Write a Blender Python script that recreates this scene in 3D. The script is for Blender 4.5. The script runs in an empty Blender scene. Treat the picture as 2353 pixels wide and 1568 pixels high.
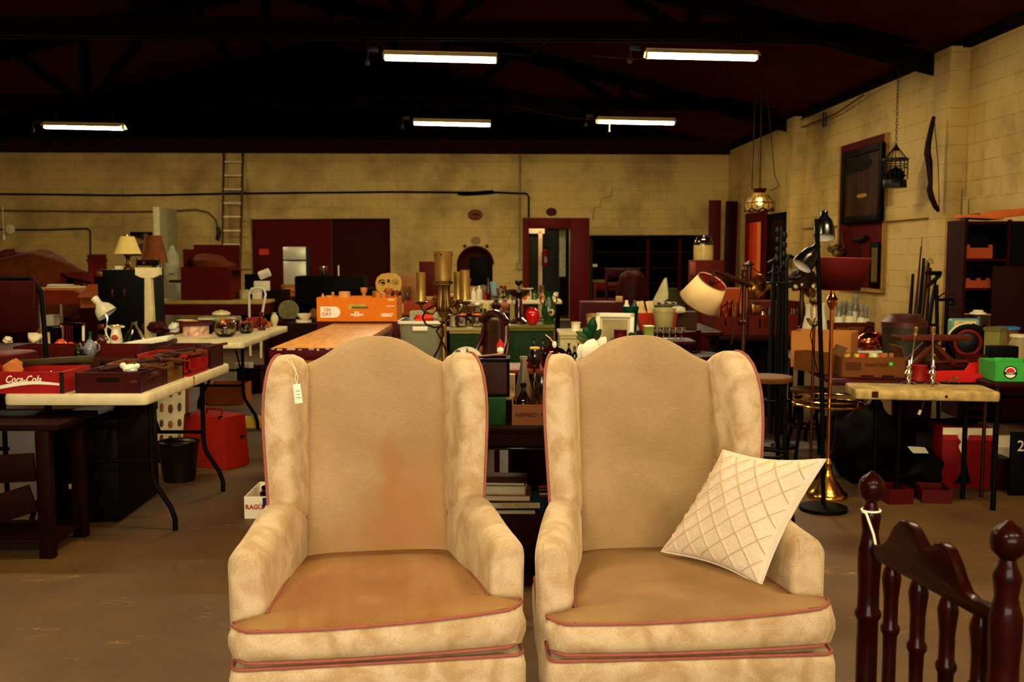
import bpy, bmesh, math, random
from mathutils import Vector as V, Matrix as Mx
R = random.Random(7)
PI = math.pi
sc = bpy.context.scene
COL = sc.collection
# ---------------------------------------------------------------- camera geometry (pixels of the 2353x1568 frame -> metres)
F, H, CX, CY = 2300.0, 1.40, 1176.5, 784.0
TH = math.atan(194 / F)
def ray(px, py):
    u, v = (px - CX) / F, (CY - py) / F
    c, s = math.cos(TH), math.sin(TH)
    return V((u, c + v * s, -s + v * c))
def P(px, py, D):
    d = ray(px, py); return V((0, 0, H)) + d * (D / d.y)
def G(px, py, z):
    d = ray(px, py); return V((0, 0, H)) + d * ((z - H) / d.z)
def S(D): return D / F
PHI = math.radians(1.72)
RM = Mx.Rotation(PHI, 4, 'Z')
def Rm(a, b, z): return RM @ V((a, b, z))
RW = 5.4                                    # right wall, room frame
def wallD(px):                              # depth of the right wall seen at this column
    return RW / ((px - CX) / F * math.cos(PHI) + math.sin(PHI))
BW = 22.0
def backD(px):
    return BW / (math.cos(PHI) - (px - CX) / F * math.sin(PHI))
# ---------------------------------------------------------------- materials
def lin(c):
    c = c / 255.0
    return c / 12.92 if c <= 0.04045 else ((c + 0.055) / 1.055) ** 2.4
GAIN = 1.15
def L3(c, g=None):
    k = min(1, max(.5, max(c) / 170))          # dark colours lowered further: crushed shadow tones put into the colour
    return tuple(min(0.92, lin(x) * (g or GAIN) * k) for x in c)
_mats = {}
def newmat(name):
    m = bpy.data.materials.new(name); m.use_nodes = True
    nt = m.node_tree
    return m, nt, nt.nodes['Principled BSDF']
def mat(col, rough=.6, metal=0., var=.18, scale=9., trans=0., sheen=0., emit=0., bump=0., coat=0., alpha=1., stretch=None, ior=1.45):
    key = (tuple(col), rough, metal, var, scale, trans, sheen, emit, bump, coat, alpha, stretch)
    if key in _mats: return _mats[key]
    m, nt, b = newmat('finish_%02x%02x%02x' % tuple(int(c) for c in col))
    N, K = nt.nodes, nt.links
    c = L3(col)
    if var > 0:
        tc = N.new('ShaderNodeTexCoord'); no = N.new('ShaderNodeTexNoise')
        no.inputs['Scale'].default_value = scale; no.inputs['Detail'].default_value = 5
        if stretch:
            mp = N.new('ShaderNodeMapping'); mp.inputs['Scale'].default_value = stretch
            K.new(tc.outputs['Object'], mp.inputs[0]); K.new(mp.outputs[0], no.inputs['Vector'])
        else:
            K.new(tc.outputs['Object'], no.inputs['Vector'])
        cr = N.new('ShaderNodeValToRGB')
        cr.color_ramp.elements[0].position = .3; cr.color_ramp.elements[1].position = .7
        cr.color_ramp.elements[0].color = tuple(x * (1 - var) for x in c) + (1,)
        cr.color_ramp.elements[1].color = tuple(min(.95, x * (1 + var)) for x in c) + (1,)
        K.new(no.outputs['Fac'], cr.inputs[0]); K.new(cr.outputs[0], b.inputs['Base Color'])
        if bump:
            bp = N.new('ShaderNodeBump'); bp.inputs['Strength'].default_value = bump; bp.inputs['Distance'].default_value = .01
            K.new(no.outputs['Fac'], bp.inputs['Height']); K.new(bp.outputs[0], b.inputs['Normal'])
    else:
        b.inputs['Base Color'].default_value = c + (1,)
    b.inputs['Roughness'].default_value = rough
    b.inputs['Metallic'].default_value = metal
    if not metal and not trans and rough >= .35: b.inputs['Specular IOR Level'].default_value = .05 if max(col) < 60 else (.1 if max(col) < 130 else .25)
    b.inputs['IOR'].default_value = ior
    if trans: b.inputs['Transmission Weight'].default_value = trans
    if sheen:
        b.inputs['Sheen Weight'].default_value = sheen; b.inputs['Sheen Roughness'].default_value = .35
        b.inputs['Sheen Tint'].default_value = c + (1,)
    if coat: b.inputs['Coat Weight'].default_value = coat; b.inputs['Coat Roughness'].default_value = .1
    if emit:
        b.inputs['Emission Color'].default_value = c + (1,); b.inputs['Emission Strength'].default_value = emit
    if alpha < 1: b.inputs['Alpha'].default_value = alpha
    _mats[key] = m
    return m
def glass(col, rough=.06):
    key = ('glass', tuple(col), rough)
    if key not in _mats:
        m, nt, b = newmat('glass_%02x%02x%02x' % tuple(col))
        b.inputs['Base Color'].default_value = tuple(lin(x) for x in col) + (1,)
        b.inputs['Roughness'].default_value = rough
        b.inputs['Transmission Weight'].default_value = 1; b.inputs['IOR'].default_value = 1.45
        _mats[key] = m
    return _mats[key]
def fabric(name, base, alt, scale=7, weave=0, stains=(), sheen=.35, stain=(150, 95, 30), streak=0, rough=.85):
    """velvet or woven upholstery: two tones of nap in patches, a weave, soiled spots at fixed places on the cloth"""
    m, nt, b = newmat(name); N, K = nt.nodes, nt.links
    tc = N.new('ShaderNodeTexCoord')
    no = N.new('ShaderNodeTexNoise'); no.inputs['Scale'].default_value = scale; no.inputs['Detail'].default_value = 4
    no.inputs['Distortion'].default_value = .6
    K.new(tc.outputs['Object'], no.inputs['Vector'])
    cr = N.new('ShaderNodeValToRGB'); cr.color_ramp.elements[0].position = .36; cr.color_ramp.elements[1].position = .62
    cr.color_ramp.elements[0].color = L3(alt) + (1,); cr.color_ramp.elements[1].color = L3(base) + (1,)
    K.new(no.outputs['Fac'], cr.inputs[0]); out = cr.outputs[0]
    n2 = N.new('ShaderNodeTexNoise'); n2.inputs['Scale'].default_value = 1; n2.inputs['Detail'].default_value = 3
    mp = N.new('ShaderNodeMapping'); mp.inputs['Scale'].default_value = (60, 60, 700) if weave else (300, 300, 300)
    K.new(tc.outputs['Object'], mp.inputs[0]); K.new(mp.outputs[0], n2.inputs['Vector'])
    def mixc(fac, a, colb, blend='MIX'):
        mx = N.new('ShaderNodeMix'); mx.data_type = 'RGBA'; mx.blend_type = blend
        if isinstance(fac, float): mx.inputs[0].default_value = fac
        else: K.new(fac, mx.inputs[0])
        K.new(a, mx.inputs[6])
        if isinstance(colb, tuple): mx.inputs[7].default_value = colb
        else: K.new(colb, mx.inputs[7])
        return mx.outputs[2]
    c2 = N.new('ShaderNodeValToRGB'); c2.color_ramp.elements[0].position = .3; c2.color_ramp.elements[1].position = .7
    c2.color_ramp.elements[0].color = (.74, .72, .68, 1); c2.color_ramp.elements[1].color = (1, 1, 1, 1)
    K.new(n2.outputs['Fac'], c2.inputs[0])
    out = mixc(.9, out, c2.outputs[0], 'MULTIPLY')
    def spot(loc, sz, amount):
        nonlocal out
        mp = N.new('ShaderNodeMapping'); mp.vector_type = 'TEXTURE'
        mp.inputs['Location'].default_value = loc; mp.inputs['Scale'].default_value = sz
        n3 = N.new('ShaderNodeTexNoise'); n3.inputs['Scale'].default_value = 11
        ad = N.new('ShaderNodeMix'); ad.data_type = 'RGBA'; ad.blend_type = 'LINEAR_LIGHT'; ad.inputs[0].default_value = .045
        K.new(tc.outputs['Object'], n3.inputs['Vector']); K.new(tc.outputs['Object'], ad.inputs[6]); K.new(n3.outputs['Color'], ad.inputs[7])
        K.new(ad.outputs[2], mp.inputs[0])
        g = N.new('ShaderNodeTexGradient'); g.gradient_type = 'SPHERICAL'; K.new(mp.outputs[0], g.inputs[0])
        r = N.new('ShaderNodeMapRange'); r.inputs[1].default_value = .05; r.inputs[2].default_value = .55
        r.inputs[3].default_value = 0; r.inputs[4].default_value = amount
        K.new(g.outputs['Fac'], r.inputs[0])
        out = mixc(r.outputs[0], out, L3(stain) + (1,))
    for loc, sz, am in stains: spot(loc, sz, am)
    if streak:
        n4 = N.new('ShaderNodeTexNoise'); n4.inputs['Scale'].default_value = 1; n4.inputs['Detail'].default_value = 3
        mp = N.new('ShaderNodeMapping'); mp.inputs['Scale'].default_value = (13, 1.6, 2)
        K.new(tc.outputs['Object'], mp.inputs[0]); K.new(mp.outputs[0], n4.inputs['Vector'])
        r = N.new('ShaderNodeMapRange'); r.inputs[1].default_value = .42; r.inputs[2].default_value = .68
        r.inputs[3].default_value = 0; r.inputs[4].default_value = streak
        K.new(n4.outputs['Fac'], r.inputs[0]); out = mixc(r.outputs[0], out, L3(stain) + (1,))
    K.new(out, b.inputs['Base Color'])
    b.inputs['Roughness'].default_value = rough
    b.inputs['Sheen Weight'].default_value = sheen; b.inputs['Sheen Roughness'].default_value = .4
    b.inputs['Sheen Tint'].default_value = L3(base) + (1,)
    bp = N.new('ShaderNodeBump'); bp.inputs['Strength'].default_value = .12; bp.inputs['Distance'].default_value = .004
    K.new(n2.outputs['Fac'], bp.inputs['Height']); K.new(bp.outputs[0], b.inputs['Normal'])
    return m
# ---------------------------------------------------------------- mesh builder
def rrect(hw, hd, r, n=4, cx=0, cy=0):
    r = min(r, hw * .999, hd * .999)
    o = []
    for qx, qy, a0 in ((1, 1, 0), (-1, 1, 90), (-1, -1, 180), (1, -1, 270)):
        for i in range(n + 1):
            a = math.radians(a0 + 90 * i / n)
            o.append((cx + qx * (hw - r) + r * math.cos(a), cy + qy * (hd - r) + r * math.sin(a)))
    return o
class MB:
    def __init__(s): s.bm = bmesh.new()
    def faces(s, rings, cu=True, cap0=True, cap1=True):
        bm = s.bm; vr = [[bm.verts.new(p) for p in r] for r in rings]
        for a, b in zip(vr, vr[1:]):
            n = len(a)
            for i in range(n if cu else n - 1):
                j = (i + 1) % n
                try: bm.faces.new((a[i], a[j], b[j], b[i]))
                except ValueError: pass
        if cap0 and len(vr[0]) > 2: bm.faces.new(vr[0][::-1])
        if cap1 and len(vr[-1]) > 2: bm.faces.new(vr[-1])
        return s
    def box(s, c, d, bev=0, M=None, seg=2):
        t = bmesh.new(); bmesh.ops.create_cube(t, size=1)
        for v in t.verts: v.co = V((v.co.x * d[0], v.co.y * d[1], v.co.z * d[2]))
        if bev: bmesh.ops.bevel(t, geom=t.edges[:], offset=bev, segments=seg, affect='EDGES', profile=.5)
        X = Mx.Translation(V(c)) if M is None else M @ Mx.Translation(V(c))
        return s.merge(t, X)
    def boxr(s, c, d, rz=0, rx=0, ry=0, bev=0):
        M = Mx.Translation(V(c)) @ Mx.Rotation(rz, 4, 'Z') @ Mx.Rotation(ry, 4, 'Y') @ Mx.Rotation(rx, 4, 'X')
        return s.box((0, 0, 0), d, bev, M)
    def merge(s, t, X):
        mp = {v: s.bm.verts.new(X @ v.co) for v in t.verts}
        for f in t.faces: s.bm.faces.new([mp[v] for v in f.verts])
        t.free(); return s
    def cyl(s, a, b, r, r2=None, n=16, cap=True):
        a, b = V(a), V(b); r2 = r if r2 is None else r2
        q = (b - a).to_track_quat('Z', 'Y')
        ring = lambda c, rr: [c + q @ V((rr * math.cos(2 * PI * i / n), rr * math.sin(2 * PI * i / n), 0)) for i in range(n)]
        return s.faces([ring(a, r), ring(b, r2)], True, cap, cap)
    def lathe(s, prof, n=24, M=None, sx=1, sy=1, cap0=True, cap1=True, flute=None):
        M = M or Mx()
        rings = []
        for r, z in prof:
            r = max(r, .0002)
            rr = [r * (1 + (flute[1] * math.cos(flute[0] * 2 * PI * i / n) if flute else 0)) for i in range(n)]
            rings.append([M @ V((rr[i] * sx * math.cos(2 * PI * i / n), rr[i] * sy * math.sin(2 * PI * i / n), z)) for i in range(n)])
        return s.faces(rings, True, cap0, cap1)
    def tube(s, pts, r, n=8, closed=False):
        pts = [V(p) for p in pts]; m = len(pts)
        rs = r if isinstance(r, (list, tuple)) else [r] * m
        rings, up = [], None
        for i, p in enumerate(pts):
            a = pts[(i - 1) % m] if (closed or i) else p
            b = pts[(i + 1) % m] if (closed or i < m - 1) else p
            t = (b - a)
            t = t.normalized() if t.length > 1e-9 else V((0, 0, 1))
            if up is None:
                up = V((0, 0, 1)) if abs(t.z) < .9 else V((1, 0, 0))
            x = t.cross(up)
            if x.length < 1e-6: x = t.cross(V((0, 1, 0.01)))
            x.normalize(); up = x.cross(t).normalized()
            rings.append([p + (x * math.cos(2 * PI * k / n) + up * math.sin(2 * PI * k / n)) * rs[i] for k in range(n)])
        if closed: rings.append(rings[0])
        return s.faces(rings, True, not closed, not closed)
    def prism(s, o, z0, z1, M=None, bev=0):
        M = M or Mx()
        if bev:
            t = bmesh.new()
            a = [t.verts.new((x, y, z0)) for x, y in o]; b = [t.verts.new((x, y, z1)) for x, y in o]; n = len(o)
            for i in range(n): t.faces.new((a[i], a[(i + 1) % n], b[(i + 1) % n], b[i]))
            t.faces.new(a[::-1]); t.faces.new(b)
            bmesh.ops.recalc_face_normals(t, faces=t.faces[:])
            ed = [e for e in t.edges if abs(e.verts[0].co.z - e.verts[1].co.z) < 1e-7]
            bmesh.ops.bevel(t, geom=ed, offset=bev, segments=2, affect='EDGES', profile=.5)
            return s.merge(t, M)
        return s.faces([[M @ V((x, y, z0)) for x, y in o], [M @ V((x, y, z1)) for x, y in o]])
    def sph(s, c, r, n=16, M=None):
        rx, ry, rz = r if isinstance(r, (list, tuple)) else (r, r, r)
        M = M or Mx(); c = V(c)
        k = max(6, n // 2)
        rings = [[M @ (c + V((rx * math.sin(PI * j / k) * math.cos(2 * PI * i / n), ry * math.sin(PI * j / k) * math.sin(2 * PI * i / n), -rz * math.cos(PI * j / k)))) for i in range(n)] for j in range(1, k)]
        return s.faces(rings)
    def torus(s, c, RR, r, n=32, m=8, M=None, sy=1.):
        M = M or Mx(); c = V(c)
        return s.tube([M @ (c + V((RR * math.cos(2 * PI * i / n), RR * sy * math.sin(2 * PI * i / n), 0))) for i in range(n)], r, m, True)
    def grid(s, f, nu, nv):
        return s.faces([[V(f(i / nu, j / nv)) for i in range(nu + 1)] for j in range(nv + 1)], False, False, False)
    def tray(s, c, d, t, M=None):
        """open-top box: c centre of the base, d outer size, t board thickness"""
        x, y, z = d; cx, cy, cz = c
        for q in (-1, 1):
            s.box((cx + q * (x / 2 - t / 2), cy, cz + z / 2), (t, y, z), 0, M)
            s.box((cx, cy + q * (y / 2 - t / 2), cz + z / 2), (x - 2 * t, t, z), 0, M)
        return s.box((cx, cy, cz + t / 2), (x - 2 * t, y - 2 * t, t), 0, M)
    def mesh(s, name, sharp=38):
        me = bpy.data.meshes.new(name)
        bmesh.ops.recalc_face_normals(s.bm, faces=s.bm.faces[:])
        s.bm.to_mesh(me); s.bm.free()
        me.polygons.foreach_set('use_smooth', [True] * len(me.polygons))
        me.set_sharp_from_angle(angle=math.radians(sharp))
        return me
def obj(name, mb, m, parent=None, label=None, sharp=38):
    me = mb.mesh(name, sharp) if isinstance(mb, MB) else mb
    me.materials.append(m)
    o = bpy.data.objects.new(name, me); COL.objects.link(o)
    if parent is not None: o.parent = parent
    if label: o['label'] = label
    return o
def tag(o, label, cat, group=None, kind=None):
    if label: o['label'] = label
    if cat: o['category'] = cat
    if group: o['group'] = group
    if kind: o['kind'] = kind
    return o
def T(name, label, cat, loc, rz=0., group=None, rx=0., ry=0., s=1.):
    o = bpy.data.objects.new(name, None); COL.objects.link(o)
    o.empty_display_size = .05
    o.location = loc; o.rotation_euler = (rx, ry, rz); o.scale = (s, s, s)
    return tag(o, label, cat, group)
def one(name, mb, m, label, cat, loc=(0, 0, 0), rz=0., group=None, rx=0., ry=0., sharp=38):
    o = obj(name, mb, m, None, None, sharp); o.location = loc; o.rotation_euler = (rx, ry, rz)
    return tag(o, label, cat, group)
def struct(name, mb, m, label=None, parent=None, sharp=38):
    o = obj(name, mb, m, parent, label, sharp)
    if parent is None: o['kind'] = 'structure'
    return o
def dup(root, loc, rz=None, label=None, s=None):
    r = root.copy(); COL.objects.link(r); r.location = loc
    if rz is not None: r.rotation_euler = (r.rotation_euler[0], r.rotation_euler[1], rz)
    if s: r.scale = (s, s, s)
    if label: r['label'] = label
    for ch in list(root.children):
        c = ch.copy(); COL.objects.link(c); c.parent = r
        for g in list(ch.children):
            d = g.copy(); COL.objects.link(d); d.parent = c
    return r
def text(parent, s, size, M, m, name='lettering', ext=.0006, shear=0., sx=1., space=1., bold=0., label=None):
    cu = bpy.data.curves.new(name, 'FONT'); cu.body = s; cu.size = size; cu.align_x = 'CENTER'; cu.align_y = 'CENTER'
    cu.extrude = ext; cu.shear = shear; cu.space_character = space; cu.offset = bold; cu.resolution_u = 3
    o = bpy.data.objects.new(name, cu); COL.objects.link(o)
    me = bpy.data.meshes.new_from_object(o)
    bpy.data.objects.remove(o); bpy.data.curves.remove(cu)
    me.name = name
    me.transform(M @ Mx.Diagonal((sx, 1, 1, 1)))
    me.materials.clear()
    return obj(name, me, m, parent, label)
FRONT = Mx.Rotation(PI / 2, 4, 'X')          # writing that faces -Y (towards the viewer) with its top up
def TM(x, y, z, rz=0): return Mx.Translation((x, y, z)) @ Mx.Rotation(rz, 4, 'Z') @ FRONT
# ---------------------------------------------------------------- shared finishes
M_black = mat((9, 6, 5), .55, var=.1)
M_iron = mat((16, 10, 8), .45, .6, var=.2)
M_chrome = mat((215, 205, 190), .14, 1., var=0)
M_brass = mat((200, 140, 55), .2, 1., var=.08)
M_abrass = mat((120, 85, 35), .38, .9, var=.35, scale=22)
M_white = mat((225, 212, 178), .5, var=.05)
M_paper = mat((215, 205, 170), .8, var=.05)
M_plast = mat((205, 188, 140), .45, var=.08, scale=14)
M_card = mat((150, 72, 22), .85, var=.12, scale=6)
M_cardd = mat((98, 22, 6), .85, var=.15, scale=6)
M_dwood = mat((48, 6, 3), .45, var=.35, scale=5, stretch=(1, 1, 8))
M_dred = mat((86, 10, 4), .55, var=.2, scale=6)
M_maho = mat((62, 10, 5), .22, var=.3, scale=5, coat=.5)
M_ink = mat((30, 12, 8), .7, var=0)
M_inkw = mat((235, 222, 190), .7, var=0)
G_clear = glass((240, 236, 220))
G_brown = glass((120, 38, 10))
G_green = glass((70, 130, 60))
G_amber = glass((230, 120, 40))
G_frost = glass((225, 210, 160), .45)
# ================================================================ ROOM
def block_wall(name, axis, base=(180, 149, 78), dirt=(120, 90, 32)):
    m, nt, b = newmat(name); N, K = nt.nodes, nt.links
    tc = N.new('ShaderNodeTexCoord'); sp = N.new('ShaderNodeSeparateXYZ'); cb = N.new('ShaderNodeCombineXYZ')
    K.new(tc.outputs['Object'], sp.inputs[0])
    K.new(sp.outputs[axis], cb.inputs[0]); K.new(sp.outputs[2], cb.inputs[1])
    br = N.new('ShaderNodeTexBrick')
    br.inputs['Scale'].default_value = 1; br.inputs['Brick Width'].default_value = .406; br.inputs['Row Height'].default_value = .203
    br.inputs['Mortar Size'].default_value = .007; br.inputs['Mortar Smooth'].default_value = .6; br.inputs['Bias'].default_value = -.3
    br.inputs['Color1'].default_value = (1, 1, 1, 1); br.inputs['Color2'].default_value = (.93, .92, .88, 1); br.inputs['Mortar'].default_value = (.62, .56, .44, 1)
    K.new(cb.outputs[0], br.inputs['Vector'])
    no = N.new('ShaderNodeTexNoise'); no.inputs['Scale'].default_value = .9; no.inputs['Detail'].default_value = 7; no.inputs['Roughness'].default_value = .62
    K.new(tc.outputs['Object'], no.inputs['Vector'])
    cr = N.new('ShaderNodeValToRGB'); cr.color_ramp.elements[0].position = .3; cr.color_ramp.elements[1].position = .55
    cr.color_ramp.elements[0].color = tuple(.75 * a + .25 * c for a, c in zip(L3(dirt), L3(base))) + (1,)
    cr.color_ramp.elements[1].color = L3(base) + (1,)
    K.new(no.outputs['Fac'], cr.inputs[0])
    n2 = N.new('ShaderNodeTexNoise'); n2.inputs['Scale'].default_value = 14; n2.inputs['Detail'].default_value = 4
    K.new(tc.outputs['Object'], n2.inputs['Vector'])
    mr = N.new('ShaderNodeMapRange'); mr.inputs[1].default_value = .35; mr.inputs[2].default_value = .65; mr.inputs[3].default_value = .12; mr.inputs[4].default_value = 1
    K.new(n2.outputs['Fac'], mr.inputs[0])
    mx = N.new('ShaderNodeMix'); mx.data_type = 'RGBA'; mx.blend_type = 'MULTIPLY'
    K.new(mr.outputs[0], mx.inputs[0]); K.new(cr.outputs[0], mx.inputs[6]); K.new(br.outputs['Color'], mx.inputs[7])
    K.new(mx.outputs[2], b.inputs['Base Color'])
    b.inputs['Roughness'].default_value = .75
    bp = N.new('ShaderNodeBump'); bp.inputs['Strength'].default_value = .5; bp.inputs['Distance'].default_value = .008; bp.invert = True
    K.new(br.outputs['Fac'], bp.inputs['Height']); K.new(bp.outputs[0], b.inputs['Normal'])
    return m
M_wallx = block_wall('painted_block_x', 0)
M_wally = block_wall('painted_block_y', 1, (190, 158, 88))
def floor_mat():
    m, nt, b = newmat('stained_concrete'); N, K = nt.nodes, nt.links
    tc = N.new('ShaderNodeTexCoord')
    def noise(sc_, det, vec=None, rough=.6):
        n = N.new('ShaderNodeTexNoise'); n.inputs['Scale'].default_value = sc_; n.inputs['Detail'].default_value = det; n.inputs['Roughness'].default_value = rough
        K.new(tc.outputs['Object'] if vec is None else vec, n.inputs['Vector']); return n
    n1 = noise(.8, 8, rough=.68)
    cr = N.new('ShaderNodeValToRGB'); e = cr.color_ramp.elements
    e[0].position = .33; e[0].color = L3((74, 43, 6)) + (1,)
    e[1].position = .66; e[1].color = L3((110, 74, 11)) + (1,)
    K.new(n1.outputs['Fac'], cr.inputs[0])
    n2 = noise(34, 8, rough=.8)
    c2 = N.new('ShaderNodeValToRGB'); c2.color_ramp.elements[0].position = .33; c2.color_ramp.elements[1].position = .48
    c2.color_ramp.elements[0].color = (.34, .26, .2, 1); c2.color_ramp.elements[1].color = (1, 1, 1, 1)
    K.new(n2.outputs['Fac'], c2.inputs[0])
    mx = N.new('ShaderNodeMix'); mx.data_type = 'RGBA'; mx.blend_type = 'MULTIPLY'; mx.inputs[0].default_value = .85
    K.new(cr.outputs[0], mx.inputs[6]); K.new(c2.outputs[0], mx.inputs[7])
    # scratches and one crack: thin wandering lines
    mp = N.new('ShaderNodeMapping'); mp.inputs['Rotation'].default_value = (0, 0, .5); mp.inputs['Scale'].default_value = (.9, 5, 1)
    K.new(tc.outputs['Object'], mp.inputs[0])
    n3 = noise(1.1, 5, mp.outputs[0])
    ma = N.new('ShaderNodeMath'); ma.operation = 'SUBTRACT'; ma.inputs[1].default_value = .5; K.new(n3.outputs['Fac'], ma.inputs[0])
    ab = N.new('ShaderNodeMath'); ab.operation = 'ABSOLUTE'; K.new(ma.outputs[0], ab.inputs[0])
    lt = N.new('ShaderNodeMapRange'); lt.inputs[1].default_value = 0; lt.inputs[2].default_value = .006; lt.inputs[3].default_value = .5; lt.inputs[4].default_value = 0
    K.new(ab.outputs[0], lt.inputs[0])
    n4 = noise(1.7, 2)
    g = N.new('ShaderNodeMapRange'); g.inputs[1].default_value = .56; g.inputs[2].default_value = .64; K.new(n4.outputs['Fac'], g.inputs[0])
    mu = N.new('ShaderNodeMath'); mu.operation = 'MULTIPLY'; K.new(lt.outputs[0], mu.inputs[0]); K.new(g.outputs[0], mu.inputs[1])
    m2 = N.new('ShaderNodeMix'); m2.data_type = 'RGBA'; K.new(mu.outputs[0], m2.inputs[0]); K.new(mx.outputs[2], m2.inputs[6]); m2.inputs[7].default_value = L3((190, 150, 70)) + (1,)
    K.new(m2.outputs[2], b.inputs['Base Color'])
    b.inputs['Roughness'].default_value = .62
    bp = N.new('ShaderNodeBump'); bp.inputs['Strength'].default_value = .25; bp.inputs['Distance'].default_value = .004
    K.new(n2.outputs['Fac'], bp.inputs['Height']); K.new(bp.outputs[0], b.inputs['Normal'])
    return m
LW, FW, ZT = -12.6, -4.6, 3.72              # left wall, front wall (behind the viewer), wall head
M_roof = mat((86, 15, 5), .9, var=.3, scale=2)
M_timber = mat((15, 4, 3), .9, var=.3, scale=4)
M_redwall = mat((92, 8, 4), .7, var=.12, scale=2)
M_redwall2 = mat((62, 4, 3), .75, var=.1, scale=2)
def inroom(o): o.rotation_euler = (0, 0, PHI); return o
mb = MB(); mb.box(((LW + RW) / 2, (FW + BW) / 2 + 2, -.05), (RW - LW + 1, BW - FW + 6, .1))
inroom(struct('floor', mb, floor_mat()))
# roof: two slopes on timber trusses
RIDGE, AR = 6.0, (LW + RW) / 2
mb = MB()
for a0, a1 in ((LW - .3, AR), (RW + .3, AR)):
    mb.faces([[V((a0, FW - .2, ZT)), V((a0, BW + .4, ZT))], [V((a1, FW - .2, RIDGE)), V((a1, BW + .4, RIDGE))],
              [V((a1, FW - .2, RIDGE + .1)), V((a1, BW + .4, RIDGE + .1))], [V((a0, FW - .2, ZT + .1)), V((a0, BW + .4, ZT + .1))]], False, False, False)
inroom(struct('ceiling', mb, M_roof, sharp=20))
# back wall with its openings: wide red recess, arched niche, doorway, dark shelf alcove
def bx(px): return (RM.inverted() @ P(px, 590, backD(px))).x
def bz(px, py): return P(px, py, backD(px)).z
def arch(x0, x1, z0, z1, n=14):
    r = (x1 - x0) / 2; zc = z1 - r
    return [(x0, z0), (x1, z0), (x1, zc)] + [((x0 + x1) / 2 + r * math.cos(PI * i / n), zc + r * math.sin(PI * i / n)) for i in range(1, n)] + [(x0, zc)]
hole_red = [(bx(578), .02), (bx(897), .02), (bx(897), bz(897, 502)), (bx(578), bz(578, 504))]
hole_arch = arch(bx(1053), bx(1132), .75, bz(1092, 568))
hole_door = [(bx(1215), .02), (bx(1310), .02), (bx(1310), bz(1310, 525)), (bx(1215), bz(1215, 525))]
hole_alc = [(bx(1354), .02), (bx(1628), .02), (bx(1628), bz(1628, 540)), (bx(1354), bz(1354, 541))]
def holed(outer, holes, y0, y1):
    mb = MB(); t = bmesh.new(); es = []
    for lp in [outer] + holes:
        vs = [t.verts.new((x, y0, z)) for x, z in lp]
        es += [t.edges.new((vs[i], vs[(i + 1) % len(vs)])) for i in range(len(vs))]
    bmesh.ops.triangle_fill(t, use_beauty=True, use_dissolve=False, edges=es)
    mb.merge(t, Mx())
    for lp in holes:
        mb.faces([[V((x, y0, z)) for x, z in lp], [V((x, y1, z)) for x, z in lp]], True, False, False)
    return mb
mb = holed([(LW, 0), (RW, 0), (RW, ZT), (LW, ZT)], [hole_red, hole_arch, hole_door, hole_alc], BW, BW + .3)
inroom(struct('wall_back', mb, M_wallx, sharp=30))
mb = MB(); mb.box((AR, BW + .1, (ZT + RIDGE) / 2 + .1), (RW - LW, .2, RIDGE - ZT))
inroom(struct('trim_gable', mb, M_timber))
# recess backs
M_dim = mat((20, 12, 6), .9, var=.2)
def slab(name, x0, x1, z0, z1, y, m, label=None, d=.04):
    mb = MB(); mb.box(((x0 + x1) / 2, y + d / 2, (z0 + z1) / 2), (x1 - x0, d, z1 - z0)); return inroom(struct(name, mb, m, label))
zr = bz(740, 503)
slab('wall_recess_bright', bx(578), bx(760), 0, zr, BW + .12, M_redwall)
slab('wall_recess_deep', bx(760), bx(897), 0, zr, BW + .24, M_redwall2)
slab('wall_niche', bx(1050), bx(1135), .7, bz(1092, 566), BW + .28, mat((70, 10, 5), .7))
# alcove behind the dark shelving
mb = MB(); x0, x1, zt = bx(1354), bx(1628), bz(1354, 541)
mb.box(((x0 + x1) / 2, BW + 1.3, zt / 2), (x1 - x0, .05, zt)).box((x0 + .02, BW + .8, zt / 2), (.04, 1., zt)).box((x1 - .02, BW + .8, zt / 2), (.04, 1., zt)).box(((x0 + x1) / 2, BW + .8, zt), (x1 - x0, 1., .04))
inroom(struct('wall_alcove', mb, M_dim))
# room behind the doorway
mb = MB(); x0, x1, zt = bx(1215) - .3, bx(1310) + .5, 2.5
mb.box(((x0 + x1) / 2, BW + 2.6, zt / 2), (x1 - x0, .05, zt)).box((x0, BW + 1.45, zt / 2), (.05, 2.3, zt)).box((x1, BW + 1.45, zt / 2), (.05, 2.3, zt)).box(((x0 + x1) / 2, BW + 1.45, zt), (x1 - x0, 2.3, .05))
inroom(struct('wall_passage', mb, mat((62, 58, 34), .8)))
mb = MB()
xa, xb = bx(1216), bx(1256)
mb.box((xb - .07, BW + 1.2, 1.0), (.09, .1, 2.0)).box(((xa + xb) / 2 - .1, BW + 1.2, 2.0), (xb - xa + .25, .1, .14))
inroom(struct('trim_passage', mb, mat((225, 178, 128), .5)))
slab('door_1', xa - .2, xb - .12, 0, 1.93, BW + 1.22, mat((58, 55, 32), .5))
slab('door_2', xb, bx(1300), 0, 2.0, BW + 1.6, mat((48, 50, 30), .4))
slab('window_1', bx(1290), bx(1305), .95, 2.0, BW + .6, mat((150, 150, 105), .6), d=.02)
# red door surround
M_frame = mat((104, 10, 5), .55, var=.12)
mb = MB(); a, b_, c_, d_ = bx(1201), bx(1215), bx(1310), bx(1353); zo, zt = bz(1201, 501), bz(1215, 525)
mb.box(((a + b_) / 2, BW - .02, zo / 2), (b_ - a, .1, zo), .006).box(((c_ + d_) / 2, BW - .02, zo / 2), (d_ - c_, .1, zo), .006).box(((b_ + c_) / 2, BW - .02, (zo + zt) / 2), (c_ - b_, .1, zo - zt), .006)
inroom(struct('trim_doorway', mb, M_frame))
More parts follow.
